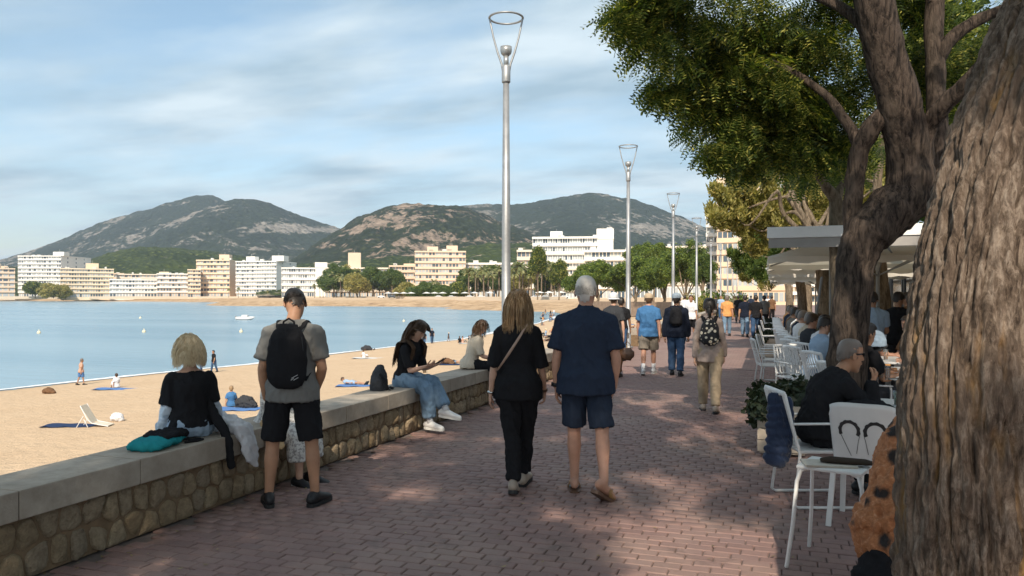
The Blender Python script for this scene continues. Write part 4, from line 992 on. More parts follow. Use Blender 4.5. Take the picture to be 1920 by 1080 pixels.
H_BL = hairmat('hair_blonde', (0.62, 0.48, 0.29), (0.92, 0.80, 0.58)); H_DB = hairmat('hair_dark_blonde', (0.20, 0.12, 0.06), (0.50, 0.35, 0.19)); H_SG = hairmat('hair_salt', (0.12, 0.095, 0.08), (0.26, 0.22, 0.19))
EYE_M = mat('eye_dark', (0.02, 0.015, 0.01), 0, 5, 0.2, 0); LIP = mat('lip', (0.35, 0.12, 0.09), 0.1, 20, 0.5, 0)
SOLE_W = mat('sole_white', (0.65, 0.64, 0.6), 0.05, 20, 0.7, 0.1); SOLE_K = mat('sole_black', (0.015, 0.015, 0.016), 0.1, 20, 0.7, 0.1)
V3 = Vector
def nz(v): return Vector(v).normalized()
MALE = dict(sw=0.168, hw=0.09, tor=[(-.16, .10, .085), (-.08, .145, .11), (0, .162, .118), (.12, .158, .112), (.28, .150, .108), (.5, .162, .118), (.7, .176, .124), (.82, .168, .108), (.91, .118, .085), (1.0, .066, .060)], arm=1.0, leg=1.0)
FEM = dict(sw=0.146, hw=0.092, tor=[(-.16, .10, .09), (-.08, .15, .118), (0, .172, .122), (.12, .160, .108), (.3, .126, .092), (.5, .14, .108), (.7, .150, .118), (.82, .146, .098), (.91, .102, .072), (1.0, .055, .053)], arm=0.82, leg=1.0)
def skel(sex=MALE, pel=(0, 0, .95), tdir=(0, .04, 1), tlen=.53, syaw=0, hyaw=0, head=(0, 0), hroll=0, aL=None, aR=None, lL=None, lR=None, droop=0.0, nfwd=0.03, curve=0.0):
    """aX: (upper-arm dir, forearm dir, hand dir or None, palm normal or None, curl); lX: (thigh dir, shin dir, foot dir)"""
    J = {'sex': sex}; P = V3(pel); T = nz(tdir); N = P + T*tlen; J['P'] = P; J['N'] = N; J['T'] = T; J['curve'] = curve
    a = R(syaw); sx = V3((math.cos(a), math.sin(a), 0)); sx = (sx - T*sx.dot(T)).normalized(); J['sx'] = sx
    b = R(hyaw); hx = V3((math.cos(b), math.sin(b), 0)); J['hx'] = hx
    fw = T.cross(sx) if T.cross(sx).y > 0 or True else None
    fw = sx.cross(T)*-1
    J['fw'] = fw
    J['H'] = N + V3((0, nfwd, 0)) + (T*0.5 + V3((0, 0, .5))).normalized()*0.135
    yaw, pit = head
    J['HM'] = Matrix.Rotation(R(-yaw), 3, 'Z') @ Matrix.Rotation(R(-pit), 3, 'X') @ Matrix.Rotation(R(hroll), 3, 'Y')
    for s, k, A, L in ((-1, 'L', aL, lL), (1, 'R', aR, lR)):
        S = N - T*(0.108 + droop) + sx*s*sex['sw'] + V3((0, curve*0.5, 0)); u, f, hd, pn, cu = (A + (None,)*5)[:5] if A else (None,)*5
        u = u or (s*.12, 0, -1); f = f or (s*.05, .15, -1)
        E = S + nz(u)*.285; Wp = E + nz(f)*.25
        J['S'+k], J['E'+k], J['W'+k] = S, E, Wp; J['hd'+k] = nz(hd or f); J['pn'+k] = V3(pn) if pn else V3((-s, 0.1, 0)); J['cu'+k] = cu if cu is not None else 0.35
        th, shn, ft = (L + (None,)*3)[:3] if L else (None,)*3
        Hp = P + hx*s*sex['hw'] - V3((0, 0, .01)); K = Hp + nz(th or (s*.03, 0.02, -1))*.42; An = K + nz(shn or (0, -.02, -1))*.42
        J['Q'+k], J['K'+k], J['A'+k] = Hp, K, An; J['ft'+k] = nz(ft or (s*.15, 1, 0))
    return J
def torso(mb, J, g=0.0, t0=-.16, t1=1.0, bulk=1.0, n=20, hem=0.0, flare=.032):
    P, N = J['P'], J['N']; d = N - P; pts = []; rad = []; sides = []
    secs = [s for s in J['sex']['tor'] if t0 - 0.03 <= s[0] <= t1 + 0.001]
    if hem: pts.append(P + d*(secs[0][0]) - V3((0, 0, hem))); s0 = J['sex']['tor'][2]; rad.append(((s0[1] + g + flare)*bulk, (s0[2] + g + flare)*bulk)); sides.append(J['hx'])
    for t, a, b in secs:
        if hem and t <= 0: a, b = max(a, J['sex']['tor'][2][1]) + flare*.88, max(b, J['sex']['tor'][2][2]) + flare*.88
        elif hem and t < .2: a += .012; b += .012
        pts.append(P + d*t + J['fw']*(-1)*0 + V3((0, J['curve']*math.sin(max(0, min(1, t))*math.pi)*-1, 0))); k = max(0, min(1, t))
        bl = bulk if t < 0.8 else 1 + (bulk - 1)*0.5
        rad.append(((a + g)*bl, (b + g)*bl)); sides.append((J['hx']*(1 - k) + J['sx']*k).normalized())
    mb.tube(pts, rad, n, side=sides, cap='flat')
def arm_t(mb, J, k, g=0.0, a=0.0, b=2.0, loose=0.0, m=1.0, cap='round'):
    """a..b along the arm: 0 shoulder, 1 elbow, 2 wrist"""
    S, E, Wp = J['S'+k], J['E'+k], J['W'+k]; am = J['sex']['arm']*m
    prof = [(0, .055), (.15, .056), (.5, .050), (.85, .042), (1, .040), (1.12, .041), (1.35, .042), (1.7, .032), (2, .0255)]
    ts = sorted(set([p[0] for p in prof if a < p[0] < b] + [a, b])); pts = []; rad = []
    for t in ts:
        p = S.lerp(E, t) if t <= 1 else E.lerp(Wp, t - 1); pts.append(p)
        r = float(np.interp(t, [q_[0] for q_ in prof], [q_[1] for q_ in prof]))*am + g + loose*(t - a)/(b - a); rad.append(r)
    mb.tube(pts, rad, 14, cap=cap)
def leg_t(mb, J, k, g=0.0, a=0.0, b=2.0, loose=0.0, m=1.0, cap='round'):
    Q, K, A = J['Q'+k], J['K'+k], J['A'+k]; lm = J['sex']['leg']*m
    prof = [(0, .084), (.3, .082), (.7, .067), (.92, .058), (1, .057), (1.1, .053), (1.35, .058), (1.7, .042), (2, .036)]
    ts = sorted(set([p[0] for p in prof if a < p[0] < b] + [a, b])); pts = []; rad = []
    for t in ts:
        p = Q.lerp(K, t) if t <= 1 else K.lerp(A, t - 1); pts.append(p)
        r = float(np.interp(t, [q_[0] for q_ in prof], [q_[1] for q_ in prof]))*lm + g + loose*(t - a)/(b - a); rad.append(r)
    mb.tube(pts, rad, 16, cap=cap)
HEADP = [(z_, a_*1.09, b_*1.04, y_) for z_, a_, b_, y_ in [(-.122, .022, .022, .060), (-.112, .036, .036, .050), (-.092, .050, .052, .038), (-.06, .060, .070, .022), (-.03, .067, .080, .012), (0, .072, .089, .004), (.03, .0745, .0935, 0), (.06, .073, .093, -.004), (.083, .066, .085, -.007), (.100, .052, .068, -.008), (.111, .036, .048, -.009), (.116, .022, .030, -.009)]]
def head_loft(mb, J, g=0.0, n=22, zmin=-9):
    H, M = J['H'], J['HM']; p = [x for x in HEADP if x[0] >= zmin]
    mb.tube([H + M @ V3((0, y, z)) for z, a, b, y in p], [(a + g, b + g) for z, a, b, y in p], n, side=M @ V3((1, 0, 0)), cap='round')
def hand(mb, w, d, pn, curl, s, sc=1.0):
    d = nz(d); pn = (V3(pn) - d*V3(pn).dot(d)).normalized(); u = d.cross(pn)*1.0
    # u: across the palm; thumb on the +u*s side
    th = u if (s > 0) else -u
    mb.tube([w - d*.02*sc, w + d*.015*sc, w + d*.055*sc, w + d*.092*sc], [(.026*sc, .018*sc), (.029*sc, .018*sc), (.039*sc, .0155*sc), (.038*sc, .012*sc)], 12, side=u)
    for i, (o, L, r) in enumerate(((.029, .068, .0085), (.010, .078, .009), (-.010, .072, .0085), (-.028, .056, .0075))):
        p = w + d*(.085 - abs(i - 1.3)*.004)*sc + th*o*sc; q_ = d.copy(); pts = [p - d*.02*sc, p]; 
        for j, fr in enumerate((.45, .3, .25)):
            ang = curl*(0.55, 0.9, 0.6)[j] + 0.05*i*curl
            q_ = (q_*math.cos(ang) + pn*math.sin(ang)).normalized() if j == 0 else rotv(q_, pn, d, ang)
            p = p + q_*L*fr*sc; pts.append(p)
        mb.tube(pts, [r*sc, r*sc, r*.95*sc, r*.88*sc, r*.72*sc], 7)
    t0 = w + d*.025*sc + th*.022*sc; dd = (d*.75 + th*.65 + pn*.25).normalized(); t1 = t0 + dd*.04*sc; d2 = (d*.9 + th*.2 + pn*(.2 + .5*curl)).normalized(); t2 = t1 + d2*.03*sc; t3 = t2 + (d2 + pn*curl*.4).normalized()*.024*sc
    mb.tube([t0, t1, t2, t3], [.0125*sc, .0115*sc, .0098*sc, .0078*sc], 7)
def rotv(q_, pn, d, ang):
    ax = d.cross(pn)
    return (Matrix.Rotation(ang, 3, ax) @ q_).normalized()
def foot_shape(mb, A, f, g=0.0, flat=True, pitch=0.0, L=0.25, floor=None, toe=1.0):
    f = nz(f); up = V3((0, 0, 1)); up = (up - f*up.dot(f)).normalized(); sd2 = f.cross(up)
    prof = [(-.068, .026, .030, -.045), (-.05, .034, .045, -.038), (-.01, .037, .050, -.030), (.04, .036, .040, -.043), (.09, .043, .031, -.054), (.13, .045, .025, -.060), (.165, .038, .020, -.064), (.185, .024, .014, -.068)]
    k = L/0.25; b0 = len(mb.v)
    mb.tube([A + f*y*k + up*z for y, a, b, z in prof], [(a + g, b + g) for y, a, b, z in prof], 14, side=sd2)
    for i in range(b0, len(mb.v)):                      # flatten the sole
        v = V3(mb.v[i]); h = (v - A).dot(up) + .088
        if h < 0.0: v -= up*h; mb.v[i] = tuple(v)
def sole(mb, A, f, L=0.25, w=0.004, t0=-.010, t1=.022):
    f = nz(f); up = V3((0, 0, 1)); up = (up - f*up.dot(f)).normalized(); sd2 = f.cross(up); k = L/.25
    out = []
    for y, a in [(-.082, .012), (-.07, .03), (-.03, .039), (.03, .037), (.09, .045), (.14, .049), (.18, .04), (.202, .018)]: out.append((y*k, a + w))
    poly_ = [(a, y) for y, a in out] + [(-a, y) for y, a in reversed(out)]
    n = len(poly_); base = A - up*.088
    vs = [base + sd2*x + f*y + up*t0 for x, y in poly_] + [base + sd2*x + f*y + up*t1 for x, y in poly_]
    mb.add(vs, [tuple(reversed(range(n))), tuple(range(n, 2*n))] + [(i, (i+1) % n, n + (i+1) % n, n + i) for i in range(n)])
def strands(J, N, L, seed, rs=1.0, grav=(0, 0, -1), lowz=-.45, style='bob', sidek=.45, tuck=False, wave=0.01, width=0.006, part=(0, .02), K=10, out=0.012, tmax=1.0, front=0.35, spread=0.0):
    """ribbons rooted on the scalp; returns np mesh data"""
    q2 = np.random.default_rng(seed); H = np.array(J['H']); M = np.array(J['HM'])
    # scalp directions
    d = q2.normal(size=(N*4, 3)); d[:, 1] -= .25; d /= np.linalg.norm(d, axis=1, keepdims=True)
    ok = (d[:, 2] > lowz) & ((d[:, 1] < front) | (d[:, 2] > 0.62)) & (d[:, 1] < 0.75)
    d = d[ok][:N]; N = len(d); d = d/((np.abs(d)**2.4).sum(1, keepdims=True)**(1/2.4)); rx = np.array([.085, .101, .128])*rs
    loc = d*rx + np.array([0, -.004, 0])
    p = H + loc @ M.T; nrm = (d/rx); nrm /= np.linalg.norm(nrm, axis=1, keepdims=True); nrm = nrm @ M.T
    side = np.sign(loc[:, 0:1] - part[0]); sdw = M @ np.array([1.0, 0, 0])
    Ls = L*q2.uniform(0.78, 1.08, (N, 1)); Ls = Ls - (loc[:, 2:3] < 0.0)*0.0
    step = Ls/K; g = np.array(grav, float)
    v = nrm*0.6 + side*sdw*sidek + (M @ np.array([0, -.4, 0.0]))*(style != 'side')
    v /= np.linalg.norm(v, axis=1, keepdims=True)
    ph = q2.uniform(0, 6.28, (N, 3)); pts = [p]
    Sx = np.array(J['sx']); Nn = np.array(J['N'])
    for k in range(K):
        t = (k + 1)/K
        v = v*0.6 + g*0.42 + q2.normal(size=(N, 3))*0.02; v += spread*nrm*0.1
        w = np.stack([np.sin(ph[:, 0] + t*7), np.sin(ph[:, 1] + t*6), 0*t*ph[:, 0]], -1)*wave*8
        v2 = v + w; v2 /= np.linalg.norm(v2, axis=1, keepdims=True); v /= np.linalg.norm(v, axis=1, keepdims=True)
        p = p + v2*step
        # stay outside head, neck and back
        l = (p - H) @ M; rr = rx + out*(0.6 + 0.8*q2.random((N, 1)))*1.0; e = l/rr; m_ = np.linalg.norm(e, axis=1, keepdims=True)
        e2 = np.where((m_ < 1) & (l[:, 2:3] > -0.14), e/np.maximum(m_, 1e-6), e); p = H + (e2*rr) @ M.T
        # keep the face clear
        l = (p - H) @ M; face = (l[:, 1] > 0.02) & (np.abs(l[:, 0]) < 0.07) & (l[:, 2] < 0.045)
        if tuck: fr = (l[:, 2] < .05) & (l[:, 2] > -.13) & (l[:, 1] > -.01); l[fr, 1] = -.01
        face = (l[:, 1] > 0.02) & (np.abs(l[:, 0]) < 0.07) & (l[:, 2] < 0.045)
        l[face, 0] = np.where(l[face, 0] >= 0, 0.078, -0.078); p = H + l @ M.T
        dn = p - Nn; 
        # push away from the torso
        T_ = np.array(J['T']); al = dn @ T_; la = dn @ Sx; fw = np.cross(T_, Sx); fo_ = dn @ fw
        need = (al < -0.01) & (np.abs(la) < 0.2) & (np.abs(fo_) < 0.118)
        dep = np.clip(-al*1.4 + 0.06, 0.06, 0.125)
        tgt = np.where(fo_ >= 0, 1, -1)*dep
        adj = np.where(need & (np.abs(fo_) < dep), tgt - fo_, 0)
        p = p + adj[:, None]*fw*0.9
        pts.append(p)
    P = np.stack(pts, 1); 
    tang = np.gradient(P, axis=1); rd = q2.normal(size=(N, 1, 3)); wd = np.cross(tang, rd + 0*tang); wd /= np.linalg.norm(wd, axis=2, keepdims=True) + 1e-9
    ww = width*(1 - 0.65*np.linspace(0, 1, K + 1)**2)[None, :, None]*q2.uniform(.6, 1.2, (N, 1, 1))
    V = np.stack([P - wd*ww/2, P + wd*ww/2], 2).reshape(-1, 3)
    i = np.arange(N)[:, None]*(2*(K + 1)); j = np.arange(K)[None, :]*2
    Fq = np.stack([i + j, i + j + 1, i + j + 3, i + j + 2], -1).reshape(-1, 4)
    return V, Fq
def hair_shell(J, g=0.008, low=-.07, front=.045, seed=0, n=36, rough=0.004, cut=None):
    mb = MB(); H, M = J['H'], J['HM']; mb.ell((0, 0, 0), (1, 1, 1), None, n, 26)
    vs = []; 
    for v in mb.v:
        d = V3(v).normalized(); d = d/((abs(d.x)**2.5 + abs(d.y)**2.5 + abs(d.z)**2.5)**.4); r_ = V3((.0825 + g, .0985 + g, .122 + g))
        p = V3((d.x*r_.x, d.y*r_.y, d.z*r_.z)) + V3((0, -.004, .012)); p += d*rough*(mnoise.noise(p*60 + V3((seed, 0, 0))) + .6*mnoise.noise(p*25))
        vs.append(p)
    def keep(p):
        if cut: return cut(p)
        lim = low + .012*mnoise.noise(p*90) - .016*max(0, 1 - abs(p.x)/.045) + max(0, (p.y + .02))*1.9 if p.y < .05 else front + (p.y - .05)*0.6
        if abs(p.x) > .05: lim = max(lim, -.048 + (abs(p.x) - .05)*.6)
        if abs(p.x) > .055 and -.03 < p.y < .035: lim = max(lim, -.01)
        return p.z > lim
    kf = [f for f in mb.f if all(keep(vs[i]) for i in f)]
    o = MB(); o.add([H + M @ p for p in vs], kf); return o
def person(label, J, loc, bearing_deg, skinm, shirt=None, pants=None, shoes=None, hair=None, hat=None, face=True, voxel=0.012, scale=1.0, bulk=1.0, cat='person', group=None, extras=None):
    """shirt: dict(m, sleeve, g, hem, t0); pants: dict(m, len, g, loose); shoes: dict(m, sole); hair: dict(style, m, ...)"""
    e = empty('person', loc, -R(bearing_deg)); e.scale = (scale,)*3
    b = MB(); torso(b, J, -0.004, bulk=bulk)
    H, M, N = J['H'], J['HM'], J['N']
    b.tube([N - J['T']*.08, N, H + M @ V3((0, -.012, -.06)), H + M @ V3((0, -.01, -.02))], [(.075, .06), (.056, .055), (.052, .055), (.05, .055)], 16, side=J['sx'])
    b.tube([J['SL'], N - J['T']*.035, J['SR']], [.045, (.05, .05), .045], 12)
    head_loft(b, J)
    for k in 'LR': arm_t(b, J, k); leg_t(b, J, k); foot_shape(b, J['A'+k], J['ft'+k]) if (shoes is None or shoes.get('bare')) else None
    # nose, brow and ears grow out of the same body
    if face:
        b.tube([H + M @ V3((0, .084, .018)), H + M @ V3((0, .098, -.012)), H + M @ V3((0, .102, -.028))], [.009, .012, .015], 10)
        b.tube([H + M @ V3((-.035, .078, .03)), H + M @ V3((0, .088, .03)), H + M @ V3((.035, .078, .03))], [.01, .012, .01], 8)
    me = remesh(b, voxel, 3)
    bb = MB()
    for s, k in ((-1, 'L'), (1, 'R')): hand(bb, J['W'+k], J['hd'+k], J['pn'+k], J['cu'+k], s, 0.95 if J['sex'] is MALE else 0.88)
    for s in (-1, 1):
        c_ = H + M @ V3((s*.085, -.004, -.008)); bb.ell(c_, (.009, .018, .031), M @ Matrix.Rotation(s*0.35, 3, 'Z'), 10, 8); bb.ell(H + M @ V3((s*.088, .002, -.004)), (.004, .011, .02), M, 8, 6)
    if face:
        bb.tube([H + M @ V3((-.017, .088, -.058)), H + M @ V3((0, .096, -.057)), H + M @ V3((.017, .088, -.058))], [(.004, .004), (.007, .006), (.004, .004)], 8)
        bb.tube([H + M @ V3((-.014, .086, -.067)), H + M @ V3((0, .094, -.068)), H + M @ V3((.014, .086, -.067))], [(.004, .004), (.007, .006), (.004, .004)], 8)
    n0 = len(me.vertices); bm = bmesh.new(); bm.from_mesh(me); t = bb.mesh('t'); bm.from_mesh(t)
    for f_2 in bm.faces: f_2.smooth = True
    bm.to_mesh(me); bm.free(); bpy.data.meshes.remove(t); me.name = 'body'; me.materials.append(skinm)
    link_mesh('body', me, None, e)
    if face:
        for s in (-1, 1): x = MB(); x.ell(H + M @ V3((s*.031, .0835, .012)), (.012, .006, .006), M, 8, 6); x.build('eye', EYE_M, e, smooth=True)
        x = MB()
        for s in (-1, 1): x.tube([H + M @ V3((s*.016, .093, .030)), H + M @ V3((s*.034, .087, .034)), H + M @ V3((s*.048, .074, .028))], [.003, .0035, .002], 6)
        x.build('eyebrows', hair['m'] if hair else H_DK, e, smooth=True)
    if shirt:
        b = MB(); g = shirt.get('g', .014); torso(b, J, g, shirt.get('t0', -.1), shirt.get('t1', 1.0), bulk*shirt.get('bulk', 1), hem=shirt.get('hem', .03), flare=shirt.get('flare', .032))
        if shirt.get('t1', 1.0) >= 1.0: b.tube([J['SL'], J['SL'].lerp(N, .6) + J['T']*.0, N - J['T']*.038, J['SR'].lerp(N, .6), J['SR']], [.052 + g*.4, .052 + g*.3, (.056 + g*.3, .056), .052 + g*.3, .052 + g*.4], 14)
        for k in 'LR':
            arm_t(b, J, k, g, -0.02, shirt.get('sleeve', .62), shirt.get('loose', .010), cap='flat' if shirt.get('sleeve', .62) < 1.9 else 'round')
            arm_t(b, J, k, g + .004, -0.02, .1)
        if shirt.get('collar'): b.tube([N - J['T']*.02, N + J['T']*.01 + J['fw']*0, N + J['T']*.03 + V3((0, -.005, 0))], [(.075, .07), (.066, .066), (.06, .062)], 18, side=J['sx'], cap='flat')
        me = wrinkle(remesh(b, min(voxel, .012), 4), 1.5*shirt.get('wr', .007), seed=shirt.get('seed', 1)); link_mesh('shirt' if not shirt.get('name') else shirt['name'], me, shirt['m'], e)
        if shirt.get('ribs'):
            x = MB()
            for k in 'LR':
                tt = shirt.get('sleeve', .62); p = J['S'+k].lerp(J['E'+k], tt); x.tube([p - (J['E'+k] - J['S'+k])*.03, p + (J['E'+k] - J['S'+k])*.012], [.05*J['sex']['arm'] + g + .012]*2, 18, cap='flat')
            x.build('cuff', shirt['m'], e, smooth=True)
    if pants:
        b = MB(); g = pants.get('g', .012); ln = pants.get('len', 1.92); torso(b, J, g - .004, -.16, pants.get('top', .13), bulk, n=20)
        for k in 'LR':
            leg_t(b, J, k, g, 0, ln, pants.get('loose', .012), cap='flat')
            leg_t(b, J, k, g + .012, 0, .35)
        me = wrinkle(remesh(b, min(voxel, .012), 4), 1.4*pants.get('wr', .008), 11, 5, pants.get('seed', 4)); link_mesh(pants.get('name', 'trousers'), me, pants['m'], e)
    if shoes and not shoes.get('bare'):
        for k in 'LR':
            b = MB(); foot_shape(b, J['A'+k], J['ft'+k], .007, L=.265)
            f = J['ft'+k]; up = (V3((0, 0, 1)) - f*f.z).normalized(); A = J['A'+k]
            b.tube([A - up*.03, A + up*shoes.get('high', .0)*1.0 - f*.004], [(.038, .046), (.041, .047)], 14, side=f.cross(up), cap='flat')
            sh_ = b.build('shoe', shoes['m'], e, smooth=True)
            s = MB(); sole(s, A, f, .265, .002, -.012, .016); s.build('sole', shoes.get('sole', SOLE_W), sh_, smooth=False)
            if shoes.get('sock'):
                s = MB(); K_ = J['K'+k]; d_ = (K_ - A).normalized(); s.tube([A - d_*.02, A + d_*.04, A + d_*shoes['sock']], [.044, .041, .043], 14, cap='flat'); s.build('sock', shoes['sockm'], e, smooth=True)
    if hair:
        st = hair.get('style', 'short')
        if st == 'short': o = hair_shell(J, hair.get('g', .007), hair.get('low', -.075), hair.get('front', .05), rough=hair.get('rough', .003)); o.build('hair', hair['m'], e, smooth=True)
        elif st == 'strands':
            V, Fq = strands(J, hair.get('N', 1500), hair.get('L', .3), hair.get('seed', 3), wave=hair.get('wave', .01), width=hair.get('width', .006), K=hair.get('K', 10), out=hair.get('out', .014), front=hair.get('front', .35), spread=hair.get('spread', 0), sidek=hair.get('sidek', .45), tuck=hair.get('tuck', False), grav=hair.get('grav', (0, 0, -1)), lowz=hair.get('lowz', -.45), rs=hair.get('rs', 1.0))
            sh2 = hair_shell(J, hair.get('g', .009), hair.get('low', -.10), .05, rough=.003); b0 = len(V)
            # the cap of hair next to the scalp is part of the same mesh
            V = np.concatenate([V, np.array(sh2.v, float)]); me_f = [tuple(f) for f in Fq.tolist()] + [tuple(i + b0 for i in f) for f in sh2.f]
            me = bpy.data.meshes.new('hair'); me.from_pydata(V.tolist(), [], me_f); me.polygons.foreach_set('use_smooth', [True]*len(me.polygons)); me.update(); link_mesh('hair', me, hair['m'], e)
        elif st == 'bun':
            o = hair_shell(J, .012, -.08, .05, rough=.004); c_ = H + M @ V3((0, -.105, -.0)); o.ell(c_, (.035, .035, .04), M, 12, 8)
            o.tube([c_, H + M @ V3((0, -.125, -.06)), H + M @ V3((.01, -.12, -.14)), H + M @ V3((.0, -.10, -.2))], [.028, .03, .022, .006], 10); o.build('hair', hair['m'], e, smooth=True)
    if hat:
        b = MB(); n = 30; rings = [(0, 1.0), (.03, .99), (.06, .93), (.085, .75), (.1, .45), (.106, .05)]; vs = []; fs = []
        z0 = hat.get('z', .025)
        for z, k in rings:
            for i in range(n): a = 2*math.pi*i/n; vs.append(H + M @ V3((.098*k*math.cos(a), .117*k*math.sin(a) - .004, z0 + .008 + z*1.08*hat.get('tall', 1.0))))
        for r_ in range(len(rings) - 1):
            for i in range(n): i2 = (i+1) % n; fs.append((r_*n+i, r_*n+i2, (r_+1)*n+i2, (r_+1)*n+i))
        b.add(vs, fs); hm = MB(); h_ = b.build('hat', hat['m'], e, smooth=True)
        if hat.get('brim') == 'all':
            s = MB(); vs = []; fs = []
            for k, (r_, z) in enumerate(((1.0, .004), (1.35, -.02), (1.36, -.026), (1.0, -.004))):
                for i in range(n): a = 2*math.pi*i/n; vs.append(H + M @ V3((.098*r_*math.cos(a), .117*r_*math.sin(a) - .004, z0 + z)))
            for k in range(3):
                for i in range(n): i2 = (i+1) % n; fs.append((k*n+i, k*n+i2, (k+1)*n+i2, (k+1)*n+i))
            s.add(vs, fs); s.build('brim', hat['m'], h_, smooth=True)
        else:
            s = MB(); vs = []; fs = []; mseg = 10
            for k, (yy, zz3) in enumerate(((.0, 0), (.07, -.012))):
                for i in range(mseg + 1):
                    a = math.pi*(0.18 + 0.64*i/mseg); vs.append(H + M @ V3((.095*math.cos(a), .112*math.sin(a) + yy*math.sin(a)**.7, z0 + zz3*math.sin(a) + .004)))
            for i in range(mseg): fs.append((i, i+1, mseg+2+i, mseg+1+i))
            s.add(vs, fs); s.build('peak', hat['m'], h_, smooth=True)
    tag(e, label, cat, group); e['_J'] = 0; del e['_J']
    return e
def attach(name, label, cat, e, group=None):
    o = empty(name); o.matrix_basis = Matrix.LocRotScale(e.location, e.rotation_euler, e.scale); tag(o, label, cat, group); return o
def pack_mesh(mb, c, fw, up, sx, w, h, d, n=24):
    """rounded bag body: c = centre of the face against the back, fw = out of the back"""
    pts = []; rad = []
    for t in (0, .02, .05, .1, .18, .3, .45, .6, .72, .82, .9, .95, .98, 1.0):
        k = max(.25, 1 - abs(2*t - 1)**(5 if t < .5 else 3.2))**0.42; wd = (1.0 - 0.16*max(0, t - .5)/.5)
        pts.append(c + up*(t - .5)*h + fw*d*.5*k); rad.append((w/2*k*wd, d/2*k*(1.05 - 0.25*t)))
    mb.tube(pts, rad, n, side=sx, cap='flat')
def backpack(label, e, J, m, w=.28, h=.46, d=.15, zoff=-.20, strapm=None, pocket=True, handle=True, pm=None):
    o = attach('backpack', label, 'backpack', e); T, sx, N = J['T'], J['sx'], J['N']; bk = -(T.cross(sx)); bk = bk if bk.y < 0 else -bk
    c = N + T*(zoff) + bk*(.118); b = MB(); pack_mesh(b, c, bk, T, sx, w, h, d)
    me = wrinkle(remesh(b, .01, 3), .006, 8, 5, 3); link_mesh('bag_body', me, m, o)
    if pocket:
        b = MB(); pack_mesh(b, c - T*h*.2 + bk*(d*.72), bk, T, sx, w*.78, h*.42, d*.42); link_mesh('front_pocket', wrinkle(remesh(b, .01, 3), .004, 9, 5, 8), pm or m, o)
    strapm = strapm or m
    for s in (-1, 1):
        p = [c + T*h*.40 + sx*s*w*.2 + bk*.01, N - T*.045 + sx*s*.085 + bk*.075, N - T*.0 + sx*s*.098 + bk*.0, N - T*.06 + sx*s*.11 - bk*.10, N - T*.2 + sx*s*.13 - bk*.13, N - T*.33 + sx*s*.165 - bk*.05, c - T*h*.38 + sx*s*w*.42 + bk*.02]
        b = MB(); q_ = []
        for i in range(len(p) - 1):
            p0, p1, p2, p3 = p[max(i-1, 0)], p[i], p[i+1], p[min(i+2, len(p)-1)]
            for k in range(5): t = k/5; q_.append(0.5*((2*p1) + (p2-p0)*t + (2*p0-5*p1+4*p2-p3)*t*t + (3*p1-p0-3*p2+p3)*t**3))
        q_.append(p[-1]); b.tube(q_, [(.031, .008)]*18 + [(.012, .004)]*(len(q_) - 18), 10, side=sx, cap='flat'); b.build('strap', strapm, o, smooth=True)
    if handle:
        b = MB(); a0 = c + T*h*.44 + bk*.03; b.tube([a0 - sx*.045, a0 - sx*.04 + T*.05, a0 + T*.075, a0 + sx*.04 + T*.05, a0 + sx*.045], .008, 8); b.build('handle', strapm, o, smooth=True)
    return o

C_BLK = cloth('fabric_black', (0.017, 0.017, 0.019)); C_GREY = cloth('fabric_grey_tee', (0.17, 0.165, 0.155)); C_NAVY = cloth('fabric_navy_polo', (0.026, 0.036, 0.060)); C_NAVY2 = cloth('fabric_navy_shorts', (0.026, 0.036, 0.058))
C_JEAN = cloth('denim_mid_blue', (0.16, 0.24, 0.33), 0.25); C_JEAN2 = cloth('denim_dark_blue', (0.045, 0.085, 0.16), 0.25); C_JEAN3 = cloth('denim_pale_blue', (0.33, 0.42, 0.52), 0.2); C_BLUE = cloth('fabric_blue_tee', (0.06, 0.16, 0.32)); C_TAUPE = cloth('fabric_taupe', (0.34, 0.27, 0.235)); C_KHAKI = cloth('fabric_khaki', (0.33, 0.26, 0.18))
C_ORNG = cloth('fabric_orange', (0.62, 0.30, 0.11)); C_WHITE = cloth('fabric_white', (0.66, 0.66, 0.67)); C_BEIGE = cloth('fabric_beige', (0.50, 0.43, 0.34)); C_DKB = cloth('fabric_dark_navy_hoodie', (0.014, 0.018, 0.03)); C_STONE = cloth('fabric_stone_shorts', (0.22, 0.19, 0.155)); C_BROWN = cloth('fabric_brown', (0.16, 0.09, 0.05)); C_LBLUE = cloth('fabric_light_blue', (0.30, 0.40, 0.52)); C_OLIVE = cloth('fabric_olive', (0.12, 0.11, 0.07)); C_DGREY = cloth('fabric_dark_grey', (0.045, 0.047, 0.052)); C_TEAL = cloth('fabric_teal', (0.02, 0.22, 0.24))
SH_K = mat('shoe_black', (0.012, 0.012, 0.014), 0.2, 20, 0.55, 0.3, 120); SH_W = mat('shoe_white', (0.68, 0.67, 0.65), 0.05, 20, 0.5, 0.2, 90); SH_T = mat('shoe_taupe', (0.36, 0.29, 0.23), 0.15, 20, 0.7, 0.3, 120); LEA = mat('leather_brown', (0.11, 0.055, 0.03), 0.3, 16, 0.45, 0.3, 60); METAL = mat('bright_metal', (0.6, 0.6, 0.58), 0.05, 20, 0.25, 0, metal=1.0)
C_COL = cloth('polo_collar_navy', (0.03, 0.045, 0.08))
SHOE_K = dict(m=SH_K, sole=SOLE_K); SHOE_W = dict(m=SH_W, sole=SOLE_W)

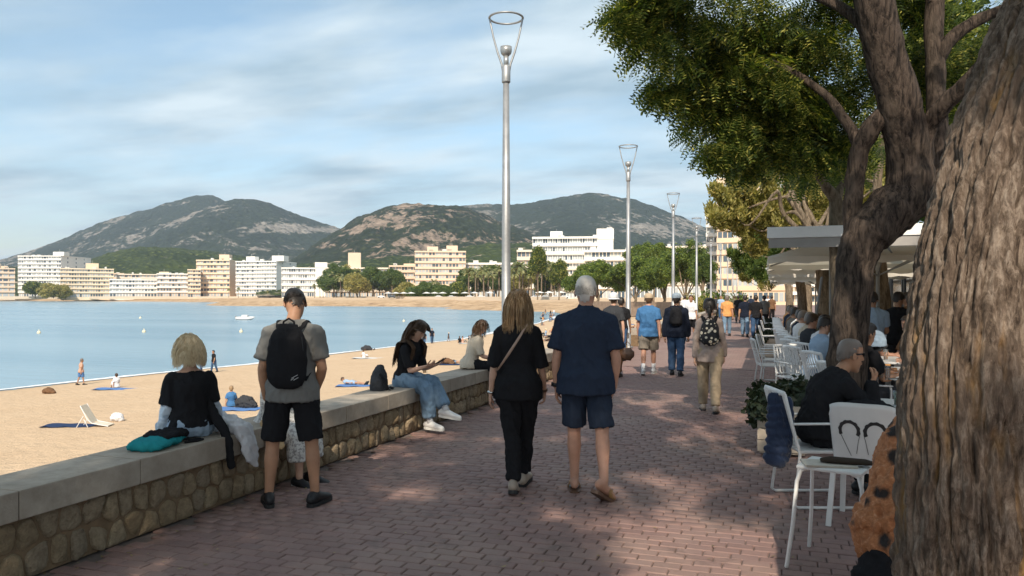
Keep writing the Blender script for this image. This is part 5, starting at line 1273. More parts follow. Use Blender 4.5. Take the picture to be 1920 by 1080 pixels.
# ---------- man with backpack standing at the wall, head bowed
J1 = skel(MALE, pel=(0, 0, .935), tdir=(0, .05, 1), head=(-24, 44), nfwd=.065, aL=((-.24, -.06, -1), (.05, .22, -1), (.45, .6, -.7), (1, .2, 0), .5), aR=((.24, -.04, -1), (-.28, .55, -.75), (-.6, .6, -.5), (-.7, 0, -.6), .5),
          lL=((-.15, .0, -1), (-.07, -.02, -1), (-.35, 1, 0)), lR=((.15, .0, -1), (.07, -.02, -1), (.4, 1, 0)))
g1 = G(548, 948)
P1 = person('man in grey tee and black shorts standing with bowed head, wearing a black backpack', J1, (g1.x, g1.y, 0.012), -22, SK_TAN, shirt=dict(m=C_GREY, sleeve=.72, g=.018, hem=.06, loose=.02, wr=.009), pants=dict(m=C_BLK, len=.98, g=.012, loose=.028, name='shorts', wr=.007), shoes=dict(m=SH_K, sole=SOLE_K, high=.01), hair=dict(style='strands', m=H_DK, N=5200, L=.010, K=2, g=.001, low=-.082, rs=.955, lowz=-.12, width=.004, out=.004, wave=.02, seed=31, sidek=0, front=.2), voxel=.010, bulk=1.02, scale=.985)
backpack('plain black backpack on the back of the man in grey tee', P1, J1, C_BLK, .31, .50, .15, -.28, pocket=False)
# small light marks on the bag, its strap and below the collar
lm = mat('print_light_grey', (.45, .45, .45), 0, 5, .6, 0)
bpk = [c for c in COL.objects if c.get('category') == 'backpack'][0]
T1, N1 = J1['T'], J1['N']
b = MB()
for (x0, z0, x1, z1) in ((.055, -.43, .10, -.405), (.07, -.445, .105, -.425), (.05, -.445, .07, -.43)): b.bar(N1 + V3((x0, -.305, z0)), N1 + V3((x1, -.298, z1)), .004, .004)
b.build('logo_mark', lm, bpk)
b = MB(); b.bar(N1 + V3((.088, -.112, -.085)), N1 + V3((.104, -.108, -.06)), .008, .003); b.build('logo_mark', lm, bpk)
b = MB()
for s in (-1, 1):
    b.tube([N1 + V3((s*.125, -.20, -.10 - .04*i)) if False else N1 + V3((s*(.118 + .012*math.sin(i*.5)), -.235 + .012*i*0, -.12 - .05*i)) for i in range(8)], .003, 6)
b.build('piping', C_DGREY, bpk, smooth=True)
# ---------- walking couple
J2 = skel(FEM, pel=(0, 0, .925), tdir=(0, .02, 1), syaw=4, hyaw=-4, head=(4, 4), aL=((-.20, -.16, -1), (-.12, .02, -1), (-.08, .1, -1), (1, .1, 0), .45), aR=((.20, .10, -1), (.10, .30, -1), (-.05, .25, -1), (-1, .1, 0), .6),
          lL=((.12, -.16, -1), (.06, -.30, -1), (-.05, 1, -.30)), lR=((-.10, .34, -1), (-.03, .02, -1), (.10, 1, .10)))
g2 = G(968, 922)
P2 = person('woman with dark blonde bob in black top and black trousers, walking away', J2, (g2.x - .02, g2.y + .1, 0.0), -12, SK_FAIR, shirt=dict(m=C_BLK, sleeve=1.02, g=.016, hem=.10, t0=-.05, loose=.016, wr=.006), pants=dict(m=C_BLK, len=1.96, g=.016, loose=-.002, wr=.012), shoes=dict(m=SH_T, sole=SOLE_K, high=.0), hair=dict(style='strands', m=H_DB, N=2800, L=.19, wave=.006, out=.02, seed=5, sidek=.3), voxel=.010, scale=.985, bulk=1.0)
sb = attach('crossbody_strap', 'tan leather bag strap running diagonally over the back of the woman in black', 'bag strap', P2)
b = MB(); N2 = J2['N']; b.tube([N2 + V3((.06, .10, -.05)), N2 + V3((.085, .03, .003)), N2 + V3((.085, -.10, -.03)), N2 + V3((.03, -.158, -.13)), N2 + V3((-.06, -.165, -.27)), N2 + V3((-.15, -.14, -.40)), N2 + V3((-.21, .0, -.46))], [(.012, .004)]*7, 8, side=[(1, 0, .6)]*7, cap='flat'); b.build('strap', mat('leather_tan', (0.36, 0.24, 0.18), .1, 20, .5, .1), sb, smooth=True)
for k, m_ in (('L', METAL), ('R', LEA)):
    b = MB(); w_ = J2['W'+k]; d_ = (J2['E'+k] - w_).normalized(); b.tube([w_ + d_*.008, w_ + d_*.028], [.030, .031], 16, cap='flat'); b.build('bracelet', m_, P2, smooth=True)
J3 = skel(MALE, pel=(0, 0, .945), tdir=(0, .03, 1), syaw=-4, hyaw=5, head=(3, 3), aL=((-.23, -.08, -1), (-.02, .12, -1), (0, .1, -1), (1, .1, 0), .45), aR=((.27, -.02, -1), (-.07, .12, -1), (-.3, .1, -1), (-1, .1, 0), .8),
          lL=((-.02, .20, -1), (.01, .0, -1), (-.1, 1, 0)), lR=((.10, -.10, -1), (.06, -.55, -1), (.55, .75, -.55)))
g3 = G(1098, 925)
P3 = person('grey haired man in navy polo shirt and navy shorts, walking away', J3, (g3.x, g3.y, 0.0), -10, SK_RED, shirt=dict(m=C_NAVY, sleeve=.78, g=.022, hem=.10, t0=-.05, loose=.024, wr=.008, collar=True), pants=dict(m=C_NAVY2, len=.96, g=.012, loose=.024, name='shorts', wr=.008), shoes=dict(bare=True), hair=dict(style='strands', m=H_GREY, N=5200, L=.012, K=2, g=.001, low=-.076, rs=.955, lowz=-.16, width=.004, out=.004, wave=.02, seed=32, sidek=0, front=.2), voxel=.010, bulk=1.10, scale=1.045)
for k in 'LR':
    A = J3['A'+k]; f = J3['ft'+k]; up = (V3((0, 0, 1)) - f*f.z).normalized(); sx_ = f.cross(up)
    s = MB(); sole(s, A, f, .265, .006, -.03, -.004); so = s.build('sandal', LEA, P3)
    s = MB(); s.tube([A + f*.08 - up*.09 - sx_*.05, A + f*.075 - up*.03 - sx_*.03, A + f*.07 - up*.015, A + f*.075 - up*.03 + sx_*.03, A + f*.08 - up*.09 + sx_*.05], [(.03, .004)]*5, 8, side=f, cap='flat'); s.tube([A + f*.12 - up*.085 - sx_*.05, A + f*.12 - up*.045, A + f*.12 - up*.085 + sx_*.05], [(.02, .004)]*3, 8, side=f, cap='flat'); s.build('sandal_strap', mat('leather_camel', (0.30, 0.16, 0.06), .2, 20, .6, .2), so, smooth=True)
b = MB(); w_ = J3['WL']; d_ = (J3['EL'] - w_).normalized(); b.tube([w_ + d_*.01, w_ + d_*.04], [.034, .035], 16, cap='flat'); b.tube([w_ + d_*.025 + V3((-.034, 0, 0)), w_ + d_*.025 + V3((-.042, 0, 0))], .017, 14, cap='flat'); b.build('wristwatch', SH_K, P3, smooth=True)

# ---------- blonde woman seated on the wall, back turned
def seated(sex=MALE, seat=.54, tdir=(0, .1, 1), drop=.42, knee=(0.1, 1, -.12), shin=(0, .15, -1), **k):
    a = dict(pel=(0, 0, seat + .10), tdir=tdir, lL=((-knee[0], knee[1], knee[2]), (-shin[0], shin[1], shin[2]), (-.1, 1, -.1)), lR=((knee[0], knee[1], knee[2]), (shin[0], shin[1], shin[2]), (.1, 1, -.1))); a.update(k); return skel(sex, **a)
J4 = seated(FEM, seat=.54/.88, tdir=(0, .04, 1), head=(-6, 6), aL=((-.14, .12, -1), (.15, .75, -.45), None, None, .5), aR=((.22, .02, -1), (.22, .35, -1), None, (-1, 0, 0), .5))
P4 = person('blonde woman with tousled bob in black wide-neck top seated on the wall, back turned', J4, (-4.34, 4.98, 0), -55, SK_FAIR, shirt=dict(m=C_BLK, sleeve=.8, g=.020, hem=.0, t0=.0, t1=.93, loose=.022, wr=.008), pants=dict(m=C_JEAN3, len=1.96, g=.016, wr=.010), shoes=dict(m=SH_T), hair=dict(style='strands', m=H_BL, N=4200, L=.105, wave=.05, out=.024, seed=9, width=.0045, spread=1.3, sidek=.05), voxel=.010, bulk=1.05, scale=.88)
# denim jacket sleeves slipped down her arms and the white cloth hanging over the wall
DEN = cloth('pale_denim_jacket', (0.52, 0.58, 0.65), .12); WCL = cloth('white_crumpled_cloth', (0.62, 0.62, 0.64), .08)
jk = attach('jacket', 'pale denim jacket slipped down the arms of the blonde seated woman', 'jacket', P4)
b = MB()
for k in 'LR': arm_t(b, J4, k, .030, .82, 1.92, .006, cap='flat')
b.tube([J4['WL'] + V3((0, 0, .04)), J4['P'] + V3((-.23, .04, .02)), J4['P'] + V3((-.2, .1, -.06))], [.04, .05, .03], 12)
link_mesh('sleeve', wrinkle(remesh(b, .012, 3), .012, 14, 12, 5), DEN, jk)
def drape(name, pts, rads, m, parent, seed=1, amp=.02, vox=.014, fz=8):
    b = MB(); b.tube([V3(p) for p in pts], rads, 16); return link_mesh(name, wrinkle(remesh(b, vox, 2), amp, 16, fz, seed), m, parent)
cl_ = tag(empty('white_cloth', (-4.02, 5.24, 0)), 'white crumpled cloth hanging over the wall edge beside the blonde seated woman', 'cloth')
drape('cloth_fold', [(-.28, .0, .66), (-.16, 0, .62), (-.05, .02, .57), (.015, .0, .46), (.045, .02, .34), (.06, .05, .27)], [(.05, .04), (.09, .05), (.10, .05), (.085, .035), (.075, .03), (.03, .015)], WCL, cl_, 3)
bk_ = tag(empty('shoulder_bag', (-4.10, 5.08, 0)), 'slim black bag hanging down the wall between the seated woman and the white cloth', 'bag')
drape('bag_body', [(-.14, -.02, .82), (-.08, -.02, .70), (.02, -.01, .58), (.065, -.01, .42), (.068, 0, .30)], [(.03, .02), (.045, .03), (.04, .025), (.04, .022), (.03, .02)], C_BLK, bk_, 5, .008)
# teal and black bag lying flat on the coping
tb = tag(empty('flat_bag', (-4.27, 4.60, WTOP), R(15)), 'teal and black bag lying flat on the coping left of the blonde woman', 'bag')
b = MB(); b.tube([(-.02, -.22, .035), (-.02, -.08, .045), (0, .06, .045), (0, .18, .03)], [(.13, .035), (.14, .045), (.13, .045), (.09, .03)], 18, side=(1, 0, 0), cap='round'); link_mesh('bag_body', wrinkle(remesh(b, .01, 2), .010, 14, 12, 2), C_TEAL, tb)
b = MB(); b.tube([(.0, -.08, .075), (.01, .02, .09), (.01, .16, .075), (.0, .26, .04)], [(.11, .03), (.13, .028), (.11, .03), (.06, .02)], 16, side=(1, 0, 0)); link_mesh('black_flap', wrinkle(remesh(b, .01, 2), .014, 15, 12, 7), C_BLK, tb)
b = MB(); b.tube([(.06, .12, .04), (.12, .20, .012), (.17, .26, .01), (.20, .24, .01), (.19, .17, .01), (.13, .10, .012)], .009, 8); b.build('strap', C_BLK, tb, smooth=True)

# ---------- person in pale patterned clothes sitting on the wall, hidden behind the standing man
PATN = NM('white_patterned_fabric'); PATN.set(color=PATN.mix(PATN.ramp(PATN.noise(38, 3, 0.5), [(0.5, 0.0), (0.56, 1.0)]), (0.62, 0.60, 0.57), (0.33, 0.31, 0.30)), rough=.9); PATN = PATN.m
J5 = seated(FEM, tdir=(.05, .18, 1), head=(10, 20), knee=(.05, 1, -.25), shin=(0, .02, -1), seat=.50)
P5 = person('person in white patterned clothes sitting on the wall, mostly hidden by the standing man', J5, (-4.24, 5.9, 0), 92, SK_FAIR, shirt=dict(m=PATN, sleeve=1.6, g=.02), pants=dict(m=PATN, len=1.55, g=.03, loose=.03), shoes=dict(m=SH_K, sole=SOLE_W), hair=dict(style='short', m=H_BR), voxel=.014, scale=.86)
hb = tag(empty('straw_bag', (-4.0, 5.62, .38)), 'straw coloured bag on the wall edge left of the standing man\'s leg', 'bag'); b = MB(); b.tube([(-.12, 0, .19), (0, 0, .02), (.05, .02, -.02)], [(.06, .03), (.11, .035), (.05, .02)], 14, side=(0, 1, 0)); link_mesh('bag_body', wrinkle(remesh(b, .012, 2), .006), mat('straw', (0.5, 0.33, 0.17), .2, 20, .8, .4, 60), hb)

# ---------- girl with phone
J6 = seated(FEM, tdir=(.02, .28, 1), head=(0, 34), nfwd=.06, curve=.02, knee=(.03, 1, .02), shin=(0, .02, -1), seat=.55, aL=((-.05, .25, -1), (.10, 1, .32), (.2, .9, .3), (.4, .2, .8), .5), aR=((.05, .28, -1), (-.08, 1, .30), (-.1, .9, .3), (-.4, .2, .8), .5),
            lL=((.10, 1, -.02), (.22, .55, -.75), (-.2, 1, -.12)), lR=((.02, 1, -.18), (.0, .10, -1), (.1, 1, 0)))
P6 = person('young woman with long brown hair seated on the wall looking down at her phone', J6, (-4.30, 8.66, 0), 98, SK_FAIR, shirt=dict(m=C_BLK, sleeve=.85, g=.015, t0=.0, hem=.01, flare=.0, wr=.007), pants=dict(m=C_JEAN, len=1.86, g=.018, loose=.022, wr=.012), shoes=dict(m=SH_W, sole=SOLE_W, sock=.06, sockm=C_WHITE), hair=dict(style='strands', m=H_BR, N=2400, L=.50, wave=.008, out=.016, seed=12, K=14, width=.007, sidek=.35, tuck=True, grav=(0, -.18, -1)), voxel=.010, scale=.95, bulk=.95)
ph = attach('phone', 'dark smartphone held in the seated young woman\'s hands', 'phone', P6)
pc_ = (J6['WL'] + J6['WR'])/2 + V3((0, .12, .055)); b = MB(); Mx = Matrix.Translation(pc_) @ Matrix.Rotation(R(28), 4, 'X'); b.box(-.036, -.075, -.004, .036, .075, .004, Mx); b.build('phone_case', SH_K, ph, bevel=.003)
kb = tag(empty('dark_backpack', (-4.38, 8.16, WTOP), R(20)), 'dark grey backpack slumped on the wall behind the phone user', 'backpack')
b = MB(); b.tube([(0, 0, .0), (-.01, .0, .1), (0, .03, .2), (0, .05, .25)], [(.13, .10), (.14, .10), (.11, .08), (.06, .05)], 16, side=(0, 1, 0)); link_mesh('bag_body', wrinkle(remesh(b, .012, 2), .012, 12, 10, 4), C_DGREY, kb)
b = MB(); b.tube([(.02, -.1, .2), (.1, -.14, .1), (.12, -.12, .02), (.16, .05, .015), (.1, .14, .02)], [(.014, .004)]*5, 8); b.build('strap', C_BLK, kb, smooth=True)
# ---------- person in beige shirt sitting near the end of the wall
J7 = seated(FEM, seat=.62, tdir=(0, .3, 1), head=(30, 30), aL=((-.1, .3, -1), (.1, .9, -.2), None, None, .5), aR=((.1, .3, -1), (-.1, .9, -.2), None, None, .5))
P7 = person('seated person with brown hair and beige shirt hunched at the far end of the wall', J7, (-4.36, 11.0, 0), 62, SK_FAIR, shirt=dict(m=C_BEIGE, sleeve=.85, g=.02, t0=-.05, wr=.01), pants=dict(m=C_BLK, len=1.9), shoes=SHOE_K, hair=dict(style='strands', m=H_BR, N=800, L=.2, out=.02, wave=.02), voxel=.014, scale=.86)

# ---------- walkers further on
def walkJ(sex, ph, arms=1.0, **k):
    s = math.sin(ph); a = dict(pel=(0, 0, .935), tdir=(0, .03, 1), hyaw=4*s, syaw=-4*s, aL=((-.2, .22*s*arms, -1), (-.06, .22*s*arms + .12, -1), None, None, .45), aR=((.2, -.22*s*arms, -1), (.06, -.22*s*arms + .12, -1), None, None, .45),
        lL=((-.01, -.26*s, -1), (0, -.28*s - .08, -1), (-.1, 1, -.25*max(0, s))), lR=((.01, .26*s, -1), (0, .28*s - .08, -1), (.1, 1, -.25*max(0, -s)))); a.update(k); return skel(sex, **a)
WK = 'people walking along the promenade'
JA = walkJ(MALE, 1.2); g_ = G(1216, 702)
P8 = person('man in blue tee, grey-brown shorts and tan cap walking away', JA, tuple(g_), -4, SK_RED, shirt=dict(m=C_BLUE, sleeve=.7, g=.018, hem=.08, t0=-.05, loose=.02), pants=dict(m=C_STONE, len=.95, g=.022, loose=.03, name='shorts'), shoes=dict(m=SH_W, sock=.13, sockm=C_WHITE), hair=dict(style='short', m=H_BR), hat=dict(m=cloth('cap_tan', (.45, .35, .24)), tall=.95), voxel=.016, bulk=1.06, group=WK, scale=.985)
JB = walkJ(MALE, -0.6); g_ = G(1268, 704)
P9 = person('man in dark navy hoodie, jeans and grey cap walking away with a black backpack', JB, tuple(g_), -2, SK_TAN, shirt=dict(m=C_DKB, sleeve=1.95, g=.018, hem=.08, t0=-.05), pants=dict(m=C_JEAN2, len=1.96, g=.018), shoes=SHOE_K, hair=dict(style='short', m=H_DK), hat=dict(m=cloth('cap_grey_blue', (.25, .30, .35))), voxel=.016, bulk=1.08, group=WK, scale=.985)
backpack('square black backpack on the man in the dark hoodie', P9, JB, C_BLK, .26, .40, .13, -.22)
JC = walkJ(FEM, -0.9, pel=(0, 0, .93)); g_ = G(1330, 772)
P10 = person('woman in taupe top and khaki trousers with hair tied back, walking away', JC, tuple(g_), -3, SK_FAIR, shirt=dict(m=C_TAUPE, sleeve=1.92, g=.012, hem=.12, t0=-.05, loose=.006, wr=.007, flare=.02), pants=dict(m=C_KHAKI, len=1.96, g=.02, loose=.006), shoes=dict(m=SH_T, sole=SOLE_K), hair=dict(style='bun', m=H_DK), voxel=.013, bulk=1.0, group=WK, scale=.935)
FLW = NM('floral_fabric'); vz = FLW.n('ShaderNodeTexVoronoi', {'Vector': FLW.coord(), 'Scale': 15.0}); fl = FLW.ramp(vz.outputs['Distance'], [(0.0, (.6, .38, .12)), (0.12, (.6, .38, .12)), (0.16, (.75, .70, .6)), (0.36, (.62, .55, .42)), (0.40, (.012, .012, .014))]); FLW.set(color=fl, rough=.8); FLW = FLW.m
backpack('small black backpack with white and yellow flower print on the woman in taupe', P10, JC, FLW, .28, .38, .14, -.25, strapm=C_BLK, pm=FLW)
JD = walkJ(FEM, 0.8); g_ = G(1150, 708)
P11 = person('person in grey tee and white hat, partly behind the grey haired man', JD, (g_.x, g_.y, 0), -4, SK_FAIR, shirt=dict(m=C_DGREY, sleeve=.7, g=.02, hem=.08, t0=-.05), pants=dict(m=C_BROWN, len=1.96, g=.02), shoes=SHOE_K, hair=dict(style='short', m=H_BR), hat=dict(m=cloth('hat_white', (.6, .6, .6)), brim='all'), voxel=.016, group=WK, scale=.99)
hbg = tag(empty('handbag', (0, 0, 0)), 'brown leather handbag dangling from the hand of the person in white hat', 'handbag'); hbg.location = AT(1176, 664, 15.6); hbg.scale = (.85,)*3
b = MB(); b.tube([(-.13, 0, 0), (-.08, 0, 0), (.08, 0, 0), (.13, 0, 0)], [(.09, .05), (.15, .065), (.15, .065), (.09, .05)], 16, side=(0, 0, 1)); link_mesh('bag_body', wrinkle(remesh(b, .012, 3), .006), LEA, hbg); b = MB(); b.tube([(-.09, 0, .1), (-.08, 0, .22), (0, 0, .3), (.08, 0, .22), (.09, 0, .1)], .009, 8); b.build('handle', LEA, hbg, smooth=True)
g_ = G(1131, 690)
P12 = person('dark haired person glimpsed between the grey haired man and the white hat', walkJ(MALE, -1), (g_.x, g_.y + 2.2, 0), 0, SK_DK, shirt=dict(m=C_BLK, sleeve=.7), pants=dict(m=C_JEAN2, len=1.9), shoes=SHOE_K, hair=dict(style='short', m=H_DK, g=.012), voxel=.02, group=WK, scale=.93)
# prototypes for the distant walkers
def recolor(e, mats):
    for c in COL.objects:
        if c.parent == e and c.type == 'MESH':
            nm = c.name.split('.')[0]
            if nm in mats and c.material_slots: c.material_slots[0].link = 'OBJECT'; c.material_slots[0].material = mats[nm]
    return e
proto_used = {}
PRO = {'walk': (walkJ(MALE, 1.0), dict(pants=dict(m=C_JEAN, len=1.96, g=.018))), 'walk2': (walkJ(MALE, -1.1), dict(pants=dict(m=C_JEAN, len=1.96, g=.018))), 'short': (walkJ(FEM, 0.9), dict(pants=dict(m=C_BLK, len=.95, g=.02, loose=.02, name='trousers')))}
PE = {}
def far_person(label, kind, loc, brg, shirtm, pantm, hairm=H_DK, skinm=SK_TAN, scale=1.0, group=WK):
    if kind not in PE:
        J, kw = PRO[kind]; PE[kind] = e = person(label, J, (0, 0, 0), 0, skinm, shirt=dict(m=C_BLK, sleeve=kw.get('sleeve', .7), g=.02, hem=.06, t0=-.05), shoes=SHOE_K if kind[:3] != 'sit' or True else None, hair=dict(style='short', m=hairm, g=.01), voxel=.024, group=group, pants=kw['pants'], face=True)
    else: e = copy_tree(PE[kind])
    e.location = loc; e.rotation_euler = (0, 0, -R(brg)); e.scale = (scale,)*3; tag(e, label, 'person', group)
    return recolor(e, {'shirt': shirtm, 'trousers': pantm, 'hair': hairm, 'body': skinm})
W_ = [('person in orange tee and pale grey cap walking away in jeans', 'walk', 1363, 630, 0, C_ORNG, C_JEAN, H_SG), ('left one of two dark-shirted walkers in jeans side by side', 'walk2', 1397, 632, 0, C_DKB, C_JEAN, H_DK), ('right one of two dark-shirted walkers, in darker jeans', 'walk', 1417, 635, 0, C_BLK, C_JEAN2, H_DK),
      ('person in white tee walking towards the camera past the third lamp post', 'short', 1296, 640, 180, C_WHITE, C_BLK, H_BR), ('white-clad person far off by the third lamp post, taller of two', 'walk', 1284, 608, 0, C_WHITE, C_WHITE, H_DK), ('white-clad person far off beside another white-clad one', 'walk2', 1294, 606, 0, C_WHITE, C_BEIGE, H_SG),
      ('grey-topped walker just right of the dark-shirted pair', 'walk2', 1433, 621, 0, C_GREY, C_BLK, H_DK), ('dark dressed distant walker left of the dark-shirted pair', 'walk', 1384, 606, 0, C_BLK, C_DGREY, H_DK), ('distant walker in a yellow-green top', 'short', 1377, 600, 0, C_OLIVE, C_BLK, H_BR),
      ('small distant walker in pale top beyond the orange tee', 'walk', 1352, 598, 180, C_LBLUE, C_JEAN2, H_BR), ('small distant walker in dark clothes near the fifth lamp post', 'walk2', 1342, 594, 0, C_DGREY, C_BLK, H_DK), ('distant walker in brown top right of the grey-topped one', 'walk', 1447, 603, 0, C_BROWN, C_BLK, H_DK), ('distant walker in white near the cafe edge', 'short', 1440, 594, 180, C_WHITE, C_JEAN, H_DK), ('distant walker in navy nearest the vanishing point', 'walk2', 1408, 590, 0, C_NAVY, C_JEAN2, H_DK)]
for lb, kd, px, py, br, sm, pm_, hm_ in W_:
    far_person(lb, kd, tuple(G(px, py)), br, sm, pm_, hm_, scale=.97)
# ================================================================ CAFE TERRACE
WM = mat('white_lacquered_metal', (0.72, 0.71, 0.69), 0.08, 9, 0.42, 0.15, 60); WP = mat('white_plastic', (0.64, 0.63, 0.61), 0.06, 7, 0.4, 0.1, 50)
CV = NM('umbrella_canvas'); CV.set(color=CV.ramp(CV.noise(2, 4), [(.3, (.70, .65, .56)), (.7, (.78, .74, .66))]), rough=.85); CV.bump(CV.noise(10, 3), .3, .01); tl_ = CV.n('ShaderNodeBsdfTranslucent', {'Color': (.75, .66, .5, 1)}); mx_ = CV.n('ShaderNodeMixShader', {'Fac': .35, 1: CV.p.outputs[0], 2: tl_.outputs[0]}); CV.t.links.new(mx_.outputs[0], CV.out.inputs['Surface']); CANV = CV.m; POST = mat('grey_post', (0.22, 0.22, 0.215), 0.1, 6, 0.5, 0.1); WOODC = mat('painted_planter_wood', (0.50, 0.42, 0.33), 0.15, 9, 0.7, 0.4, 30)
TOPW = mat('table_top_white', (0.55, 0.55, 0.54), 0.05, 8, 0.35, 0.05); DRK = mat('dark_cladding', (0.045, 0.038, 0.032), 0.3, 3, 0.7, 0.2)
def armchair(label, loc, brg, group='white terrace chairs', slats=9):
    e = empty('chair', loc, -R(brg)); W2, D2 = .25, .24
    for s in (-1, 1):
        b = MB(); b.tube([(s*W2, D2, .64), (s*W2, D2 + .01, .60), (s*(W2 + .01), D2, .3), (s*(W2 + .02), D2 - .02, .03), (s*(W2 + .02), D2 - .06, .012), (s*(W2 + .02), -D2 - .02, .012), (s*(W2 + .02), -D2 - .05, .03), (s*W2, -D2, .42), (s*(W2 - .01), -D2 - .05, .62), (s*(W2 - .02), -D2 - .11, .88)], .0125, 8); b.build('leg', WM, e, smooth=True)
        b = MB(); b.tube([(s*W2, D2 + .02, .645), (s*(W2 + .01), .05, .66), (s*W2, -D2 - .05, .655)], [(.024, .010)]*3, 8, side=(1, 0, 0), cap='flat'); b.build('armrest', WM, e, smooth=True)
    b = MB(); b.box(-W2, -D2, .425, W2, D2 + .02, .45); b.build('seat', WM, e, bevel=.008)
    b = MB(); b.tube([(-W2 + .02, -D2 - .115, .885), (0, -D2 - .15, .90), (W2 - .02, -D2 - .115, .885)], [(.022, .012)]*3, 8, side=(0, 0, 1)); b.build('back_rail', WM, e, smooth=True); b = MB(); b.tube([(-W2, -D2 - .01, .48), (0, -D2 - .04, .48), (W2, -D2 - .01, .48)], .011, 8); b.build('back_rail', WM, e, smooth=True)
    for k in range(slats):
        x = (-W2 + .03) + (2*W2 - .06)*k/(slats - 1); dy_ = -.035*(1 - (x/W2)**2)
        b = MB(); b.bar((x, -D2 - .012 + dy_*.8, .48), (x, -D2 - .12 + dy_, .88), .022, .006, up=(0, 1, 0)); b.build('slat', WM, e)
    return tag(e, label, 'chair', group)
sm = AT(1535, HY, 6.25); sm.z = 0
CH_A = armchair('white armchair with slatted back holding the man in sunglasses', (sm.x, sm.y, 0), 72)
def front_of(loc, brg, d, side=0): a = R(brg); return V3((loc[0] + math.sin(a)*d + math.cos(a)*side, loc[1] + math.cos(a)*d - math.sin(a)*side, 0))
# the seated man in profile
JS = seated(MALE, seat=.45, tdir=(0, .42, 1), head=(0, 4), nfwd=.055, curve=.03, knee=(.12, 1, -.03), shin=(0, .1, -1), aL=((-.10, .75, -1), (.3, 1, .05), (.2, 1, -.05), (0, 0, -1), .5), aR=((.06, .78, -.9), (-.13, .12, 1), (-.3, .5, .7), (-.6, -.6, .2), .9))
PS = person('man with cropped hair, black jumper and black sunglasses seated in profile, hand at his mouth', JS, tuple(front_of(sm, 72, -.03)), 71, SK_TAN, shirt=dict(m=C_BLK, sleeve=1.93, g=.02, hem=.02, t0=-.02, wr=.010), pants=dict(m=C_BLK, len=1.96, g=.016), shoes=SHOE_K, hair=dict(style='strands', m=H_SG, N=3600, L=.008, K=2, g=.0005, low=-.05, rs=.945, lowz=-.2, width=.0035, out=.003, wave=.02, seed=33, sidek=0, front=.35), voxel=.008, bulk=1.08)
b = MB(); H, M = JS['H'], JS['HM']
for s in (-1, 1):
    b.ell(H + M @ V3((s*.033, .096, .012)), (.027, .009, .018), M @ Matrix.Rotation(-s*.35, 3, 'Z'), 12, 8)
    b.bar(H + M @ V3((s*.062, .085, .02)), H + M @ V3((s*.085, 0, .012)), .006, .012); 
b.bar(H + M @ V3((-.02, .1, .02)), H + M @ V3((.02, .1, .02)), .006, .006); b.build('sunglasses', mat('glossy_black', (.006, .006, .007), 0, 5, .12, 0), PS, smooth=True)
def table(label, loc, brg, w=.75, d=.75, h=.74, group='white terrace tables', n='table'):
    e = empty(n, loc, -R(brg)); b = MB(); b.box(-w/2, -d/2, h - .025, w/2, d/2, h); b.build('tabletop', TOPW, e, bevel=.006)
    b = MB(); b.tube([(0, 0, .02), (0, 0, h - .02)], .032, 12, cap='flat'); b.build('column', WM, e, smooth=True)
    b = MB(); b.box(-.22, -.03, .0, .22, .03, .022); b.box(-.03, -.22, .001, .03, .22, .023); b.build('foot', WM, e); return tag(e, label, 'table', group)
GLS = NM('drinking_glass'); GLS.set(color=(.8, .85, .85), rough=.05, trans=.9); GLS = GLS.m; AMB = NM('amber_drink'); AMB.set(color=(.55, .22, .04), rough=.1, trans=.5); AMB = AMB.m
MINT = mat('green_drink', (.08, .16, .04), .4, 60, .4, .2)
def glass(label, loc, m=None, h=.13, r=.032):
    e = empty('glass', loc); b = MB(); b.tube([(0, 0, 0), (0, 0, .008), (0, 0, h)], [r*.8, r*.82, r], 14, cap='flat'); b.build('vessel', GLS, e, smooth=True)
    if m: b = MB(); b.tube([(0, 0, .012), (0, 0, h*.75)], [r*.74, r*.88], 12, cap='flat'); b.build('drink', m, e, smooth=True)
    return tag(e, label, 'glass', 'glasses on the terrace tables')
def plate(label, loc, foodm=None):
    e = empty('plate', loc); b = MB(); b.tube([(0, 0, 0), (0, 0, .006), (0, 0, .014), (0, 0, .018)], [.07, .08, .12, .125], 22, cap='flat'); b.build('dish', TOPW, e, smooth=True)
    if foodm:
        b = MB(); q3 = np.random.default_rng(int(abs(loc[0]*97)))
        for k in range(9): b.ell((q3.uniform(-.06, .06), q3.uniform(-.06, .06), .03 + q3.uniform(0, .03)), (.03, .02, .014), Matrix.Rotation(q3.uniform(0, 6), 3, 'Z'), 8, 6)
        tag(b.build('food', foodm, e, smooth=True), kind='stuff')
    return tag(e, label, 'plate', 'plates on the terrace tables')
FRY = mat('fried_food', (.42, .20, .06), .4, 50, .6, .5, 60)
t1 = AT(1690, HY, 6.45); table('white table under the arms of the man in sunglasses', (t1.x, t1.y, 0), 10, .8, .8)
def on(px, py, z=.74): return tuple(G(px, py, z + .001))
glass('short glass with green sprig drink beside the great trunk', on(1683, 762), MINT); glass('clear glass half hidden by the great trunk', on(1692, 770), None)
plate('empty white plate on the table of the man in sunglasses', on(1668, 766))
bg_ = tag(empty('black_bag', tuple(G(1628, 778, .74))), 'soft black bag lying on the table in front of the man in sunglasses', 'bag'); b = MB(); b.tube([(-.2, .0, .03), (-.1, .03, .05), (.08, .04, .06), (.2, .02, .03)], [(.08, .03), (.10, .045), (.10, .05), (.05, .02)], 14, side=(0, 1, 0)); link_mesh('bag_body', wrinkle(remesh(b, .012, 2), .012, 14, 12, 3), C_BLK, bg_)
t2_ = G(1665, 700, .74); table('white table with fries and drinks behind the man in sunglasses', (t2_.x, t2_.y, 0), 5, 1.4, .8)
